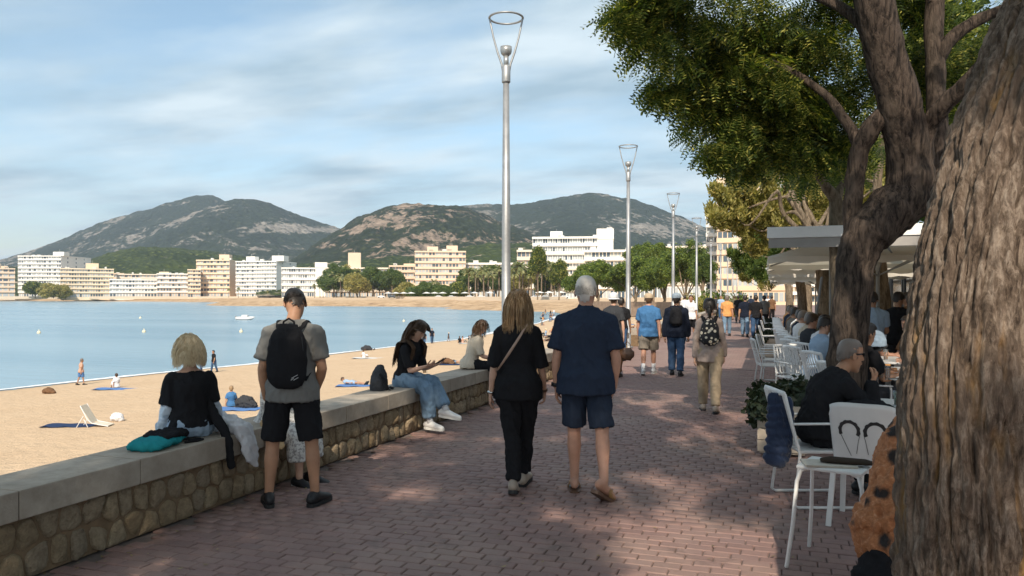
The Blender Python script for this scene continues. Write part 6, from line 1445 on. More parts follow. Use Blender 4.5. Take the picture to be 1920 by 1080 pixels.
plate('plate of golden fried food behind the seated man', on(1640, 703), FRY); plate('second plate of fried food near the great trunk', on(1672, 700), FRY); glass('tall amber drink behind the seated man', on(1652, 708), AMB, .16); glass('tall clear glass between the fried plates', on(1664, 712), AMB, .15); plate('empty plate at the table edge beside the great trunk', on(1690, 714))
# puffer jacket on the chair back
pj = tag(empty('puffer_jacket', (0, 0, 0)), 'navy quilted puffer jacket hanging from the back of the slatted armchair', 'jacket'); c0 = AT(1452, 745, 6.1); pj.location = (c0.x, c0.y, .34)
b = MB(); P_ = []; Rr_ = []
for i in range(41):
    t = i/40; z = .53*(1 - t); q_ = .82 + .18*abs(math.sin(t*math.pi*8)); P_.append((.03*math.sin(t*3), .01*math.sin(t*5), z)); Rr_.append(((.055 + .045*min(1, t*2.2))*q_, (.035 + .02*t)*q_))
b.tube(P_, Rr_, 18, side=(1, .2, 0)); link_mesh('jacket_body', wrinkle(remesh(b, .009, 1), .010, 16, 9, 2), cloth('navy_quilted', (.018, .03, .065), .15, .3, .4, .45), pj)
b = MB(); P_ = []; Rr_ = []
for i in range(31):
    t = i/30; q_ = .8 + .2*abs(math.sin(t*math.pi*6)); P_.append((.10 + .015*math.sin(t*4), .02, .50 - .46*t)); Rr_.append((.036*q_, .03*q_))
b.tube(P_, Rr_, 14); b.build('sleeve', cloth('navy_quilted', (.018, .03, .065)), pj, smooth=True)
# white shell chair with the round emblem, seen from behind
def shell_chair(label, loc, brg, emblem=True):
    e = empty('shell_chair', loc, -R(brg)); n = 18; rows_ = 12; vs = []; fs = []
    for side_, off_ in ((0, 0.0), (1, .014)):
        for j in range(rows_ + 1):
            t = j/rows_; z = .46 + .44*t; hw = .205 + .03*t; yb = -.20 - .07*t
            for i in range(n + 1):
                u = -1 + 2*i/n; x = hw*u*(1 - .05*(t > .9)*u*u); y = yb + .07*u*u - off_*(1 if side_ else 0); zz4 = z - (.03*u**4 if t > .8 else 0)
                vs.append((x, y, zz4))
    m_ = (n + 1)*(rows_ + 1)
    for j in range(rows_):
        for i in range(n):
            a = j*(n+1) + i; fs.append((a, a+1, a+n+2, a+n+1)); fs.append((m_+a+n+1, m_+a+n+2, m_+a+1, m_+a))
    for j in range(rows_):
        for i in (0, n):
            a = j*(n+1) + i; fs.append((a, a+n+1, m_+a+n+1, m_+a))
    for i in range(n):
        for j in (0, rows_): a = j*(n+1) + i; fs.append((a, a+1, m_+a+1, m_+a))
    b = MB(); b.add(vs, fs); b.build('backrest', WP, e, smooth=True)
    b = MB(); b.box(-.225, -.20, .44, .225, .23, .465); b.build('seat', WP, e, bevel=.01)
    for sx_, sy_ in ((-1, -1), (1, -1), (-1, 1), (1, 1)):
        b = MB(); b.bar((sx_*.20, sy_*.17, .45), (sx_*.225, sy_*.235, .0), .036, .03); b.build('leg', WP, e, bevel=.004)
    b = MB(); b.box(-.2, -.19, .40, .2, -.17, .44); b.box(-.2, .17, .40, .2, .19, .44); b.build('rail', WP, e)
    if emblem:      # two dark rings open below, with fine lines running down, printed on the back
        ek = mat('emblem_black', (.02, .02, .022), .3, 60, .5, 0)
        def surf(x, z): t = (z - .46)/.44; hw = .205 + .03*t; u = x/hw; return (-x, -.20 - .07*t + .07*u*u - .0165, z)
        for s in (-1, 1):
            b = MB(); vs = []; fs = []; K = 26
            for k in range(K + 1):
                a = R(-30 + 240*k/K); wv = 1 + .12*math.sin(k*1.9)
                for r_ in (.052, .052 + .024*wv): vs.append(surf(s*.085 + r_*math.cos(a), .70 + r_*math.sin(a)))
            for k in range(K): fs.append((2*k, 2*k+1, 2*k+3, 2*k+2))
            b.add(vs, fs); b.build('emblem_ring', ek, e)
            b = MB(); pts = [surf(s*(.012 + .02*k/6) if k > 2 else s*.016, .70 - .16*k/8) for k in range(9)]
            b.tube(pts, .0016, 5); b.tube([surf(s*(.155 - .08*k/8), .69 - .17*k/8) for k in range(9)], .0016, 5); b.build('emblem_line', ek, e)
    return tag(e, label, 'chair', 'white terrace chairs')
cb = G(1630, 985); shell_chair('white shell chair with two black ring arcs printed on its back', (cb.x, cb.y + .05, 0), 16)
# stool with book and pouch
st = tag(empty('stool', tuple(AT(1567, HY, 4.75).xy) + (0,), R(-18)), 'worn white metal stool with a book on it in the right foreground', 'stool')
b = MB(); b.box(-.19, -.17, .595, .19, .17, .618); b.build('seat', WM, st, bevel=.01)
for sx_, sy_ in ((-1, -1), (1, -1), (-1, 1), (1, 1)):
    b = MB(); b.tube([(sx_*.12, sy_*.13, .60), (sx_*.165, sy_*.15, .585), (sx_*.185, sy_*.165, .52), (sx_*.20, sy_*.20, .25), (sx_*.225, sy_*.24, .01)], .0125, 10); b.build('leg', WM, st, smooth=True)
bk2 = tag(empty('book', tuple(AT(1560, HY, 4.72).xy) + (.619,), R(8)), 'thin magazine lying on the worn white stool', 'book'); b = MB(); b.box(-.17, -.09, 0, .13, .1, .012); b.build('pages', mat('paper', (.5, .45, .38), .1, 20, .8, .1), bk2)
po = tag(empty('pouch', tuple(AT(1590, HY, 4.70).xy) + (.645,), R(0)), 'dark brown rolled pouch on top of the magazine', 'pouch'); b = MB(); b.tube([(-.15, 0, 0), (-.1, 0, .004), (.1, 0, .0), (.14, 0, -.004)], [(.03, .012), (.045, .02), (.045, .018), (.03, .012)], 12, side=(0, 1, 0)); b.build('pouch_body', cloth('dark_brown_pouch', (.05, .038, .03)), po, smooth=True)
# person in the orange spotted shawl beside the great trunk
SPOT = NM('orange_black_spotted_fabric'); vn = SPOT.n('ShaderNodeTexVoronoi', {'Vector': SPOT.coord(), 'Scale': 6.5, 'Randomness': .7}, feature='F1'); dn = SPOT.math('ADD', vn.outputs['Distance'], SPOT.math('MULTIPLY', SPOT.noise(24, 4, .7), .22))
SPOT.set(color=SPOT.mix(SPOT.ramp(dn, [(.30, 1.0), (.42, 0.0)]), SPOT.ramp(SPOT.noise(40, 6, .75), [(.3, (.24, .085, .03)), (.55, (.46, .18, .07)), (.72, (.62, .36, .22))]), (.02, .014, .012)), rough=.75); SPOT.bump(SPOT.noise(90, 5, .7), 1.0, .008); SPOT = SPOT.m
o0 = AT(1750, HY, 3.95)
JO = seated(FEM, seat=.45, tdir=(0, .2, 1), aL=((-.2, .4, -1), (.2, 1, 0)), aR=((.2, .4, -1), (-.2, 1, 0)))
PO = person('seated person in an orange shawl with black spots, mostly hidden by the great trunk', JO, (o0.x, o0.y, 0), 60, SK_FAIR, shirt=dict(m=SPOT, sleeve=1.6, g=.03, hem=.05, loose=.04), pants=dict(m=C_BLK, len=1.96), shoes=SHOE_K, hair=dict(style='short', m=H_BR), voxel=.014, bulk=1.15)
sw_ = tag(empty('shawl', (o0.x, o0.y, 0)), 'orange shawl with black spots spreading out beside the great trunk', 'shawl')
def LP(px, py, d): p = AT(px, py, d); return p - sw_.location
b = MB(); b.tube([LP(1748, 785, 3.95), LP(1742, 830, 3.93), LP(1738, 890, 3.9), LP(1734, 950, 3.86), LP(1730, 1015, 3.82), LP(1728, 1030, 3.8)], [(.13, .12), (.205, .16), (.265, .2), (.30, .22), (.33, .25), (.31, .24)], 28, side=(CA, SA, 0), cap='round'); link_mesh('shawl_cloth', wrinkle(remesh(b, .012, 1), .030, 9, 3, 6), SPOT, sw_)
bb_ = tag(empty('black_bag', tuple(AT(1690, HY, 3.75).xy) + (0,)), 'large black bag on the ground beside the great trunk, under the orange shawl', 'bag'); b = MB(); b.tube([(0, 0, 0), (0, 0, .12), (.02, 0, .28), (.04, 0, .42), (.05, 0, .47)], [(.24, .15), (.26, .17), (.24, .15), (.17, .10), (.08, .05)], 20, side=(CA, SA, 0)); link_mesh('bag_body', wrinkle(remesh(b, .012, 2), .022, 9, 8, 3), C_BLK, bb_)
# planter with dark leaves
pt = empty('planter', tuple(AT(1468, HY, 8.35).xy) + (0,), R(-2)); b = MB()
b.box(-.22, -.45, .03, .22, .45, .05); b.build('base', WOODC, pt)
for z0 in (.05, .17, .29, .41):
    for (x0, y0, x1, y1) in ((-.24, -.47, .24, -.445), (-.24, .445, .24, .47), (-.24, -.444, -.215, .444), (.215, -.444, .24, .444)):
        b = MB(); b.box(x0, y0, z0, x1, y1, z0 + .112); b.build('plank', WOODC, pt, bevel=.003)
b = MB(); b.box(-.21, -.44, .40, .21, .44, .48); b.build('soil', mat('potting_soil', (.03, .022, .016), .3, 30, .95, .5), pt)
PLT = tuft(6, .09, .045, 8); V, Fq = scatter(PLT, [((x_, y_, z_), (.11, .14, .10), 110) for x_, y_, z_ in ((-.1, -.38, .58), (-.12, -.1, .6), (.1, -.25, .62), (.1, .1, .6), (-.1, .25, .6), (.12, .4, .58), (-.19, -.40, .48), (-.2, 0, .46))], 77, .3); tag(np_mesh('foliage', V, Fq, LF_PL, pt, smooth=False), kind='stuff')
tag(pt, 'painted wooden planter with dark trailing leaves at the terrace edge', 'planter')
for k, (x_, y_) in enumerate(((-.05, 22.0), (-.05, 27.5), (0, 34.0))):
    p2 = copy_tree(pt); p2.location = (x_, y_, 0); p2['label'] = ['planter with dark leaves beside the second umbrella row', 'planter farther along the terrace edge', 'small distant planter at the terrace edge'][k]; p2['group'] = 'planters along the terrace edge'
pt['group'] = 'planters along the terrace edge'
# further chairs of the terrace
CHP = armchair('white armchair standing askew at the terrace edge, nearest of the empty ones', (.42, 12.3, 0), 150)
for lb, x_, y_, br in (('empty white armchair with its back to the promenade, beside the leaning pole', .05, 14.3, 80), ('empty white armchair behind another at the terrace edge', .12, 15.6, 95), ('empty white armchair under the first umbrella edge', .55, 14.9, 200), ('distant white armchair near the second planter', .1, 20.2, 90), ('white armchair of the far terrace', .1, 24.5, 90), ('farthest white armchair in sight', .1, 30, 90)):
    c2 = copy_tree(CHP); c2.location = (x_, y_, 0); c2.rotation_euler = (0, 0, -R(br)); c2['label'] = lb
# tables and diners, two rows along the terrace
PRO['sit'] = (seated(MALE, seat=.45, tdir=(0, .12, 1), knee=(.12, 1, 0), shin=(0, .05, -1), head=(0, 10), aL=((-.1, .5, -1), (.35, 1, .15)), aR=((.1, .5, -1), (-.35, 1, .15))), dict(pants=dict(m=C_BLK, len=1.96)))
PRO['sit2'] = (seated(FEM, seat=.45, tdir=(0, .25, 1), knee=(.1, 1, 0), shin=(0, .05, -1), head=(12, 14), aL=((-.1, .6, -1), (.2, .9, .7)), aR=((.1, .5, -1), (-.1, 1, -.1))), dict(pants=dict(m=C_JEAN2, len=1.96)))
PATD = NM('dark_patterned_shirt'); PATD.set(color=PATD.ramp(PATD.noise(45, 4, .6, dist=1.5), [(.48, (.03, .035, .05)), (.54, (.32, .33, .35))]), rough=.9); PATD = PATD.m
DG = 'diners seated on the terrace'
din = [('diner in black tee with his back to the walk, beside the dark trunk', 'sit', .95, 9.6, 62, C_BLK, H_DK), ('diner in dark patterned shirt in front of the leaning pole', 'sit2', .85, 11.3, 62, PATD, H_DK), ('diner in white shirt with a dark jacket on his chair', 'sit', .75, 13.4, 55, C_WHITE, H_DK), ('diner in olive shirt leaning forward', 'sit2', .68, 15.2, 60, C_OLIVE, H_BR),
       ('second diner in white shirt further along the terrace edge', 'sit', .55, 17.0, 60, C_WHITE, H_SG), ('diner in khaki green top', 'sit2', .5, 18.9, 60, C_KHAKI, H_BR), ('diner in grey shirt halfway along the terrace edge', 'sit', .5, 20.8, 60, C_GREY, H_DK), ('diner in pale blue far along the terrace', 'sit2', .5, 23, 60, C_LBLUE, H_DK), ('diner in navy far along the terrace', 'sit', .5, 25.2, 60, C_NAVY, H_SG), ('farthest diner with pale shirt', 'sit2', .5, 28, 60, C_BEIGE, H_DK),
       ('dark haired woman with glasses in orange top facing left beside the great trunk', 'sit2', 2.30, 8.75, -105, C_ORNG, H_DK), ('diner in black facing left, second from the great trunk', 'sit', 2.22, 9.75, -105, C_BLK, H_DK), ('older diner in pale blue check shirt facing left', 'sit2', 2.2, 10.7, -105, C_LBLUE, H_SG), ('diner in light shirt facing left by the dark trunk', 'sit', 2.15, 11.8, -105, C_GREY, H_BR), ('diner in brown facing left further back', 'sit', 2.1, 13.2, -105, C_BROWN, H_DK), ('diner in white facing left further back', 'sit2', 2.0, 14.8, -100, C_WHITE, H_BR), ('diner in dark top facing left in the second umbrella row', 'sit', 2.0, 17, -100, C_DGREY, H_DK), ('diner in orange facing left far back', 'sit2', 2.0, 19.2, -100, C_ORNG, H_DK), ('diner in navy facing left far back', 'sit', 2.0, 21.5, -100, C_NAVY, H_DK),
       ('inner diner in black under the umbrellas', 'sit', 3.3, 15.6, -90, C_BLK, H_DK), ('inner diner in white under the umbrellas', 'sit2', 3.4, 18.4, -90, C_WHITE, H_SG), ('inner diner in blue under the umbrellas', 'sit', 3.3, 21, 80, C_BLUE, H_BR)]
extra = [(.62, 12.4), (.6, 14.3), (.58, 16.1), (.55, 18), (.52, 19.9), (.5, 21.9), (.5, 24.1), (.5, 26.6), (2.0, 15.9), (2.0, 18.1), (1.95, 20.3), (1.95, 22.6), (1.9, 24), (1.9, 25.6), (3.2, 13.2), (3.3, 12.0), (3.4, 10.8)]
wds = ['pale blue', 'charcoal', 'beige', 'navy', 'white', 'brown', 'grey', 'orange', 'blue', 'black', 'khaki', 'stone', 'dark navy', 'light blue', 'dark grey', 'cream', 'olive']
cls_ = [C_LBLUE, C_DGREY, C_BEIGE, C_NAVY, C_WHITE, C_BROWN, C_GREY, C_ORNG, C_BLUE, C_BLK, C_KHAKI, C_STONE, C_DKB, C_LBLUE, C_DGREY, C_BEIGE, C_OLIVE]
for k, (x_, y_) in enumerate(extra):
    din.append(('diner in %s top %s' % (wds[k], 'on the promenade side, about %s metres along' % (int(y_)) if x_ < 1 else ('on the inner side facing left, about %s metres along' % int(y_) if x_ < 3 else 'deep inside the terrace behind the great trunk')), 'sit' if k % 2 else 'sit2', x_, y_, 60 if x_ < 1 else -100, cls_[k], (H_DK, H_BR, H_SG, H_DK)[k % 4]))
for i, (lb, kd, x_, y_, br, sm_, hm_) in enumerate(din):
    far_person(lb, kd, (x_, y_, 0), br, sm_, C_DGREY, hm_, (SK_TAN, SK_FAIR, SK_RED)[i % 3], 1.0, DG)
    c2 = copy_tree(CHP); off_ = front_of((x_, y_), br, -.02); c2.location = (off_.x, off_.y, 0); c2.rotation_euler = (0, 0, -R(br)); c2['label'] = ('white armchair of the ' + lb) if len(lb.split()) < 12 else ('white armchair of the ' + ' '.join(lb.split()[:12]).rstrip(','))
gw = MB(); Jg, _ = PRO['sit2']; H, M = Jg['H'], Jg['HM']
for c in list(COL.objects):
    if c.get('label', '').startswith('dark haired woman with glasses'):
        for s in (-1, 1):
            n = 14; gw.tube([H + M @ V3((s*.033 + .022*math.cos(2*math.pi*k/n), .099, .012 + .017*math.sin(2*math.pi*k/n))) for k in range(n + 1)], .0022, 5); gw.bar(H + M @ V3((s*.055, .095, .016)), H + M @ V3((s*.083, 0, .01)), .004)
        gw.build('glasses', SH_K, c, smooth=True)
for k, (x_, y_) in enumerate(((1.5, 10.4), (1.45, 12.3), (1.35, 14.4), (1.25, 16.6), (1.25, 18.8), (1.25, 21), (1.25, 23.6), (1.2, 26.4), (2.7, 16), (2.7, 18.8))):
    table('white table in the terrace row, ' + ['beside the dark trunk', 'second behind the dark trunk', 'under the first umbrella edge', 'under the first umbrella', 'between the first umbrellas', 'under the second umbrella', 'under the third umbrella', 'farthest in sight', 'deep under the first umbrella', 'deep under the second umbrella'][k], (x_, y_, 0), 0, .7, 1.2)
    glass(['tall glass on the table by the dark trunk', 'tall glass on the second table', 'tall glass under the first umbrella edge', 'tall glass under the first umbrella', 'tall glass between umbrellas', 'glass under the second umbrella', 'glass under the third umbrella', 'glass on the farthest table', 'glass deep under the first umbrella', 'glass deep under the second umbrella'][k], (x_ + .1, y_ - .2, .741), AMB if k % 2 else None, .15)
    plate(['plate by the dark trunk', 'plate on the second table', 'plate under the first umbrella edge', 'plate under the first umbrella', 'plate between umbrellas', 'plate under the second umbrella', 'plate under the third umbrella', 'plate on the farthest table', 'plate deep under the first umbrella', 'plate deep under the second umbrella'][k] + ' with fried food', (x_ - .15, y_ + .15, .741), FRY)
PRO['stand'] = (skel(MALE, pel=(0, 0, .945), head=(0, 15), aL=((-.2, .1, -1), (.2, .9, -.3)), aR=((.2, .1, -1), (-.3, .9, -.2)), lL=((-.06, 0, -1), (0, -.02, -1), (-.2, 1, 0)), lR=((.06, 0, -1), (0, -.02, -1), (.2, 1, 0))), dict(pants=dict(m=C_JEAN2, len=1.96)))
for lb, px, d, br, sm_, hm_ in (('standing waiter in blue-grey shirt under the umbrellas, right of the dark trunk', 1636, 12.6, 0, C_LBLUE, H_DK), ('standing person in dark shirt right of the umbrella pole', 1682, 13.2, 30, C_BLK, H_DK), ('standing person in brown at the back of the terrace, near the great trunk', 1706, 14.5, -60, C_BROWN, H_DK), ('standing person in grey behind the waiter', 1652, 16.5, 120, C_GREY, H_DK)):
    p = AT(px, HY, d); far_person(lb, 'stand', (p.x, p.y, 0), br, sm_, C_DGREY, hm_, SK_TAN, .985, 'people standing on the terrace')
# umbrellas
def umbrella(label, cx, cy, w=4.0, h0=2.34, h1=2.98, flap=.11):
    e = empty('cafe_umbrella', (cx, cy, 0)); b = MB(); b.tube([(0, 0, 0), (0, 0, h1)], .035, 12, cap='flat'); b.build('pole', POST, e, smooth=True)
    b = MB(); b.box(-.35, -.35, .0, .35, .35, .07); b.build('base', POST, e, bevel=.01)
    K = 12; vs = []; fs = []; hw = w/2
    for side_ in (0,):
        for s in range(4):
            a = s*math.pi/2; ca_, sa_ = math.cos(a), math.sin(a)
            for j in range(K + 1):
                t = j/K
                for i in range(K + 1):
                    u = -1 + 2*i/K; x, y = hw*t, hw*t*u; z = h1 - (h1 - h0)*(t**1.0) - .06*math.sin(t*math.pi)*(1 - u*u)*1.2 + .03*(u*u)*t*0
                    z -= .05*(1 - u*u)*t*t*0.0
                    vs.append((x*ca_ - y*sa_, x*sa_ + y*ca_, z))
            b0 = s*(K + 1)**2
            for j in range(K):
                for i in range(K): q_ = b0 + j*(K+1) + i; fs.append((q_, q_+1, q_+K+2, q_+K+1))
    b = MB(); b.add(vs, fs)
    for s in range(4):                                    # valance with a slight wave
        a = s*math.pi/2; ca_, sa_ = math.cos(a), math.sin(a); vv = []; ff = []
        for i in range(25):
            u = -1 + 2*i/24; wv = .02*math.sin(i*1.3)
            for z in (h0, h0 - flap - .02*math.cos(i*1.7)): x, y = hw + (wv if z < h0 else 0), hw*u; vv.append((x*ca_ - y*sa_, x*sa_ + y*ca_, z))
        for i in range(24): ff.append((2*i, 2*i+1, 2*i+3, 2*i+2))
        b.add(vv, ff)
    b.build('canopy', CANV, e, smooth=True)
    for k in range(8):
        a = k*math.pi/4; L = hw*(1.38 if k % 2 else .98); r_ = MB(); r_.bar((0, 0, h1 - .06), (L*math.cos(a), L*math.sin(a), h0 + .0 - .02), .025, .03); r_.bar((.03*math.cos(a), .03*math.sin(a), 2.05), (L*.55*math.cos(a), L*.55*math.sin(a), h1 - (h1 - h0)*.55 - .05), .02, .02); r_.build('rib', POST, e)
    return tag(e, label, 'umbrella', 'square canvas umbrellas over the terrace')
U0 = umbrella('nearest square cream umbrella under the white awning', 1.95, 16.3)
for k, lb in enumerate(('second square cream umbrella along the terrace', 'third square cream umbrella along the terrace', 'fourth cream umbrella, its edge stacked below the third', 'fifth cream umbrella, thin edge below the fourth', 'sixth cream umbrella edge, lowest in the stack')):
    u_ = copy_tree(U0); u_.location = (1.93 + .02*k, 20.7 + 4.6*k, (.02, -.05, .03, -.02, .0)[k]); u_['label'] = lb
# awning cassette and its posts
aw = empty('awning', (-.05, 12.2, 0)); b = MB(); b.box(0, 0, 2.515, 5.2, .10, 2.68); b.build('fascia', mat('awning_white', (.82, .81, .79), .04, 4, .5, .1), aw, bevel=.006)
b = MB(); b.box(.02, .02, 2.37, 5.18, .08, 2.512); b.build('valance', mat('shaded_valance_grey', (.34, .32, .30), .1, 5, .8, .2), aw)  # dark grey colour paints the shaded underside below the lit white fascia
b = MB(); b.add([(0, .1, 2.67), (5.2, .1, 2.67), (5.2, 2.9, 2.82), (0, 2.9, 2.82), (0, .1, 2.64), (5.2, .1, 2.64), (5.2, 2.9, 2.79), (0, 2.9, 2.79)], [(0, 1, 2, 3), (7, 6, 5, 4), (0, 4, 5, 1), (1, 5, 6, 2), (2, 6, 7, 3), (3, 7, 4, 0)]); b.build('roof_sheet', CANV, aw)
for x_, y_ in ((1.06, .05), (5.1, .05), (1.1, 2.85), (5.1, 2.85)):
    b = MB(); b.box(x_ - .045, y_ - .045 + .06, .0, x_ + .045, y_ + .045 + .06, 2.5); b.build('post', POST, aw, bevel=.004)
tag(aw, 'white flat-fronted awning frame spanning the terrace in front of the umbrellas', 'awning')
lp_ = tag(empty('leaning_pole', tuple(G(1513, 712, 0))), 'thin grey pole leaning beside the terrace chairs', 'pole'); b = MB(); tp = AT(1541, 520, 13.2) - lp_.location; b.tube([(0, 0, 0), tp*.5, tp], .022, 10, cap='flat'); b.build('tube', POST, lp_, smooth=True)
# fallen leaves on the walk
LFD = leafmat('leaf_litter', [(0, (.10, .07, .03)), (.5, (.22, .16, .06)), (1, (.34, .27, .11))], .1)
q6 = np.random.default_rng(44); n_l = 620; xx = np.where(q6.random(n_l) < .4, -4.08 + q6.exponential(.22, n_l), q6.uniform(-4.0, 2.2, n_l)); yy = q6.uniform(2.6, 17, n_l)
Lp = np.array([(-.5, 0, .05), (0, -.22, 0), (.5, 0, .1), (0, .22, 0)]); VV = []
for i in range(n_l):
    a_ = q6.uniform(0, 6.28); s_ = q6.uniform(.018, .045); VV.append(np.stack([(Lp[:, 0]*math.cos(a_) - Lp[:, 1]*math.sin(a_))*s_ + xx[i], (Lp[:, 0]*math.sin(a_) + Lp[:, 1]*math.cos(a_))*s_ + yy[i], Lp[:, 2]*s_ + .007 + q6.uniform(0, .004)], -1))
tag(np_mesh('fallen_leaves', np.concatenate(VV), np.arange(4*n_l).reshape(-1, 4), LFD, smooth=False), kind='stuff')
# restaurant front
rs = empty('restaurant', (4.7, 9, 0)); b = MB(); b.box(0, 0, 0, 8, 46, 3.2); b.build('wall', DRK, rs)
GD = NM('restaurant_glass'); GD.set(color=(.03, .035, .04), rough=.08); GD = GD.m
for k in range(14):
    b = MB(); b.box(-.05, .5 + 3.2*k, .4, -.01, 3.1 + 3.2*k, 2.6); w_ = b.build('window', GD, rs); f = MB()
    for (y0, y1, z0, z1) in ((.4, .5, .3, 2.7), (3.1, 3.2, .3, 2.7), (.5, 3.1, .3, .4), (.5, 3.1, 2.6, 2.7)): f.box(-.09, y0 + 3.2*k, z0, -.012, y1 + 3.2*k, z1)
    f.build('frame', POST, w_)
b = MB(); b.box(-.6, -.2, 3.21, 8.2, 46.2, 3.4); b.build('roof', POST, rs); tag(rs, 'dark low restaurant front at the back of the terrace', 'restaurant')
# tall buildings at the head of the promenade
TAN = plaster('tan_render', (0.68, 0.52, 0.37))
building('tall tan apartment tower rising behind the yellowish tree', 1350, 1500, 1500, 312, 200, 11, 16, TAN, TAN, 0, D=22, zb=0, proj=.9, group_=None) if False else building('tall tan apartment tower rising behind the yellowish tree', 1350, 1500, 1500, 312, 200, 11, 16, TAN, TAN, 0, D=22, zb=0, proj=.35)
building('narrow grey-white facade left of the tan tower', 1326, 1352, 1352, 408, 230, 9, 4, GRY, WHT, 0, D=24, zb=0, proj=1.2)
building('lower cream building right of the lamp row', 1500, 1680, 1680, 505, 190, 4, 14, CRM, WHT, 0, D=16, zb=0)
# ================================================================ BEACH LIFE, BOATS, FAR SHORE DETAIL
BG = 'people on the beach'
PRO['bsit'] = (skel(FEM, pel=(0, 0, .13), tdir=(0, -.12, 1), aL=((-.25, -.35, -1), (-.1, -.2, -1)), aR=((.15, .5, -1), (-.2, .8, -.2)), lL=((-.1, 1, .55), (0, .55, -.75), (0, 1, .1)), lR=((.1, 1, .6), (0, .5, -.8), (0, 1, .1))), dict(pants=dict(m=C_JEAN2, len=1.5)))
PRO['blie'] = (skel(FEM, pel=(0, 0, .13), tdir=(0, -1, .12), aL=((-.5, .6, -.2), (.1, 1, .2)), aR=((.5, .7, -.1), (0, 1, 0)), lL=((-.05, 1, 0), (0, 1, -.08), (0, .5, 1)), lR=((.06, 1, .05), (0, 1, -.1), (0, .5, 1))), dict(pants=dict(m=C_JEAN2, len=.6)))
S_BARE = SK['skin_fair']
SWB = cloth('swim_blue', (.08, .17, .36))
bp = [('shirtless man in blue swim shorts standing by the water at the left', 'short', 152, 722, 30, SK_FAIR, SWB, H_SG, .9), ('man in black tee standing at the waterline, right of the blonde head', 'walk', 401, 698, 200, C_BLK, C_JEAN2, H_DK, .86), ('figure in dark clothes just behind the blonde head', 'walk2', 377, 700, 0, C_DGREY, C_JEAN2, H_DK, .84),
      ('standing woman in black and jeans on the sand, nearer of two', 'walk2', 795, 651, 170, C_BLK, C_JEAN2, H_DK, .95), ('standing man in black and jeans on the sand, taller of two', 'walk', 810, 644, 150, C_DKB, C_JEAN2, H_DK, .98), ('small blond child standing at the waterline', 'short', 841, 640, 60, C_DGREY, C_DGREY, H_BL, .62), ('man in dark tee standing behind the hunched wall sitter', 'walk', 907, 632, 0, C_DGREY, C_JEAN, H_DK, .95)]
for lb, kd, px, py, br, sm_, pm_, hm_, sc_ in bp: far_person(lb, kd, tuple(beach_pt(px, py)), br, sm_, pm_, hm_, SK_TAN, sc_, BG)
bs = [('person in pale shirt sitting on a towel near the shirtless man', 'bsit', 218, 727, -60, C_WHITE, C_WHITE, H_BR, .85), ('person in bright blue tee sitting on a blue towel behind the blonde woman', 'bsit', 434, 763, -30, C_BLUE, C_JEAN2, H_DB, .95),
      ('sitter in dark top in the group under the lamp post', 'bsit', 862, 643, 0, C_BLK, SK_FAIR, H_BR, .8), ('bare shouldered sitter beside a buggy', 'bsit', 868, 643, 60, SK_FAIR, C_GREY, H_BR, .8), ('sitter leaning back on a towel right of the group', 'bsit', 880, 642, 90, C_DKB, C_DKB, H_DK, .8), ('distant sitter close to the hunched wall sitter', 'bsit', 896, 637, 0, C_DGREY, C_DGREY, H_DK, .8),
      ('sunbather lying beyond the wall left of the phone user', 'blie', 660, 722, 85, C_LBLUE, C_LBLUE, H_BR, .9), ('sunbather lying on a towel right of the phone user', 'blie', 850, 682, 85, C_NAVY, C_JEAN, H_DK, .95), ('small figure lying at the waterline left of the phone user', 'blie', 688, 657, 80, C_DGREY, C_DGREY, H_DK, .8), ('child sitting on the sand left of the phone user', 'bsit', 682, 671, 30, C_WHITE, C_WHITE, H_BR, .7)]
for lb, kd, px, py, br, sm_, pm_, hm_, sc_ in bs: far_person(lb, kd, tuple(beach_pt(px, py) + V3((0, 0, .01))), br, sm_, pm_, hm_, SK_TAN, sc_, BG)
# crowd on the inner beach: each a figure of its own
q4 = np.random.default_rng(17); n_ = 0
cols_ = [C_BLUE, C_WHITE, C_BLK, C_NAVY, C_LBLUE, C_GREY, C_ORNG, C_DGREY, SK_FAIR, SK_TAN]; cn = ['blue', 'white', 'black', 'navy', 'pale blue', 'grey', 'orange', 'dark grey', 'bare shouldered', 'tanned bare']
TW = [cloth('towel_blue', (.10, .2, .42)), cloth('towel_navy', (.03, .05, .11)), cloth('towel_white', (.6, .6, .58)), cloth('towel_teal', (.1, .33, .36)), cloth('towel_red', (.45, .12, .09))]; tn = ['blue', 'navy', 'white', 'teal', 'red']
def towel(label, p, brg, w, l, m, group='towels on the beach'):
    e = empty('towel', tuple(p), -R(brg)); b = MB(); K = 8; vs = []; fs = []
    for j in range(2):
        for i in range(K + 1):
            for k in range(4): vs.append((-w/2 + w*k/3 + .04*math.sin(i*2 + k), -l/2 + l*i/K, .03 - .025*j + .015*math.sin(i*1.9 + k*2.1)*(1 - j)))
    n2 = 4*(K + 1)
    for i in range(K):
        for k in range(3): q_ = i*4 + k; fs.append((q_, q_+1, q_+5, q_+4)); fs.append((n2+q_+4, n2+q_+5, n2+q_+1, n2+q_))
    b.add(vs, fs); o = b.build('towel_cloth', m, e, smooth=True); return tag(e, label, 'towel', group)
zones = [(1015, 1050, 588, 600, 'right of the walking woman\'s shoulder'), (1015, 1045, 600, 640, 'between the walking couple'), (1165, 1200, 582, 640, 'between second lamp post and white hat'), (1185, 1215, 575, 620, 'left of the blue tee walker'), (1225, 1262, 575, 600, 'between the two capped men'), (1120, 1170, 575, 600, 'over the grey haired man\'s shoulder'), (1285, 1312, 580, 612, 'left of the dark haired woman')]
def ordn(k): return ('nearest', 'second', 'third', 'fourth', 'fifth', 'sixth', 'seventh', 'eighth')[k//len(zones)]
zpy = [sorted([q4.uniform(z_[2], z_[3]) for _ in range(8)], reverse=True) for z_ in zones]
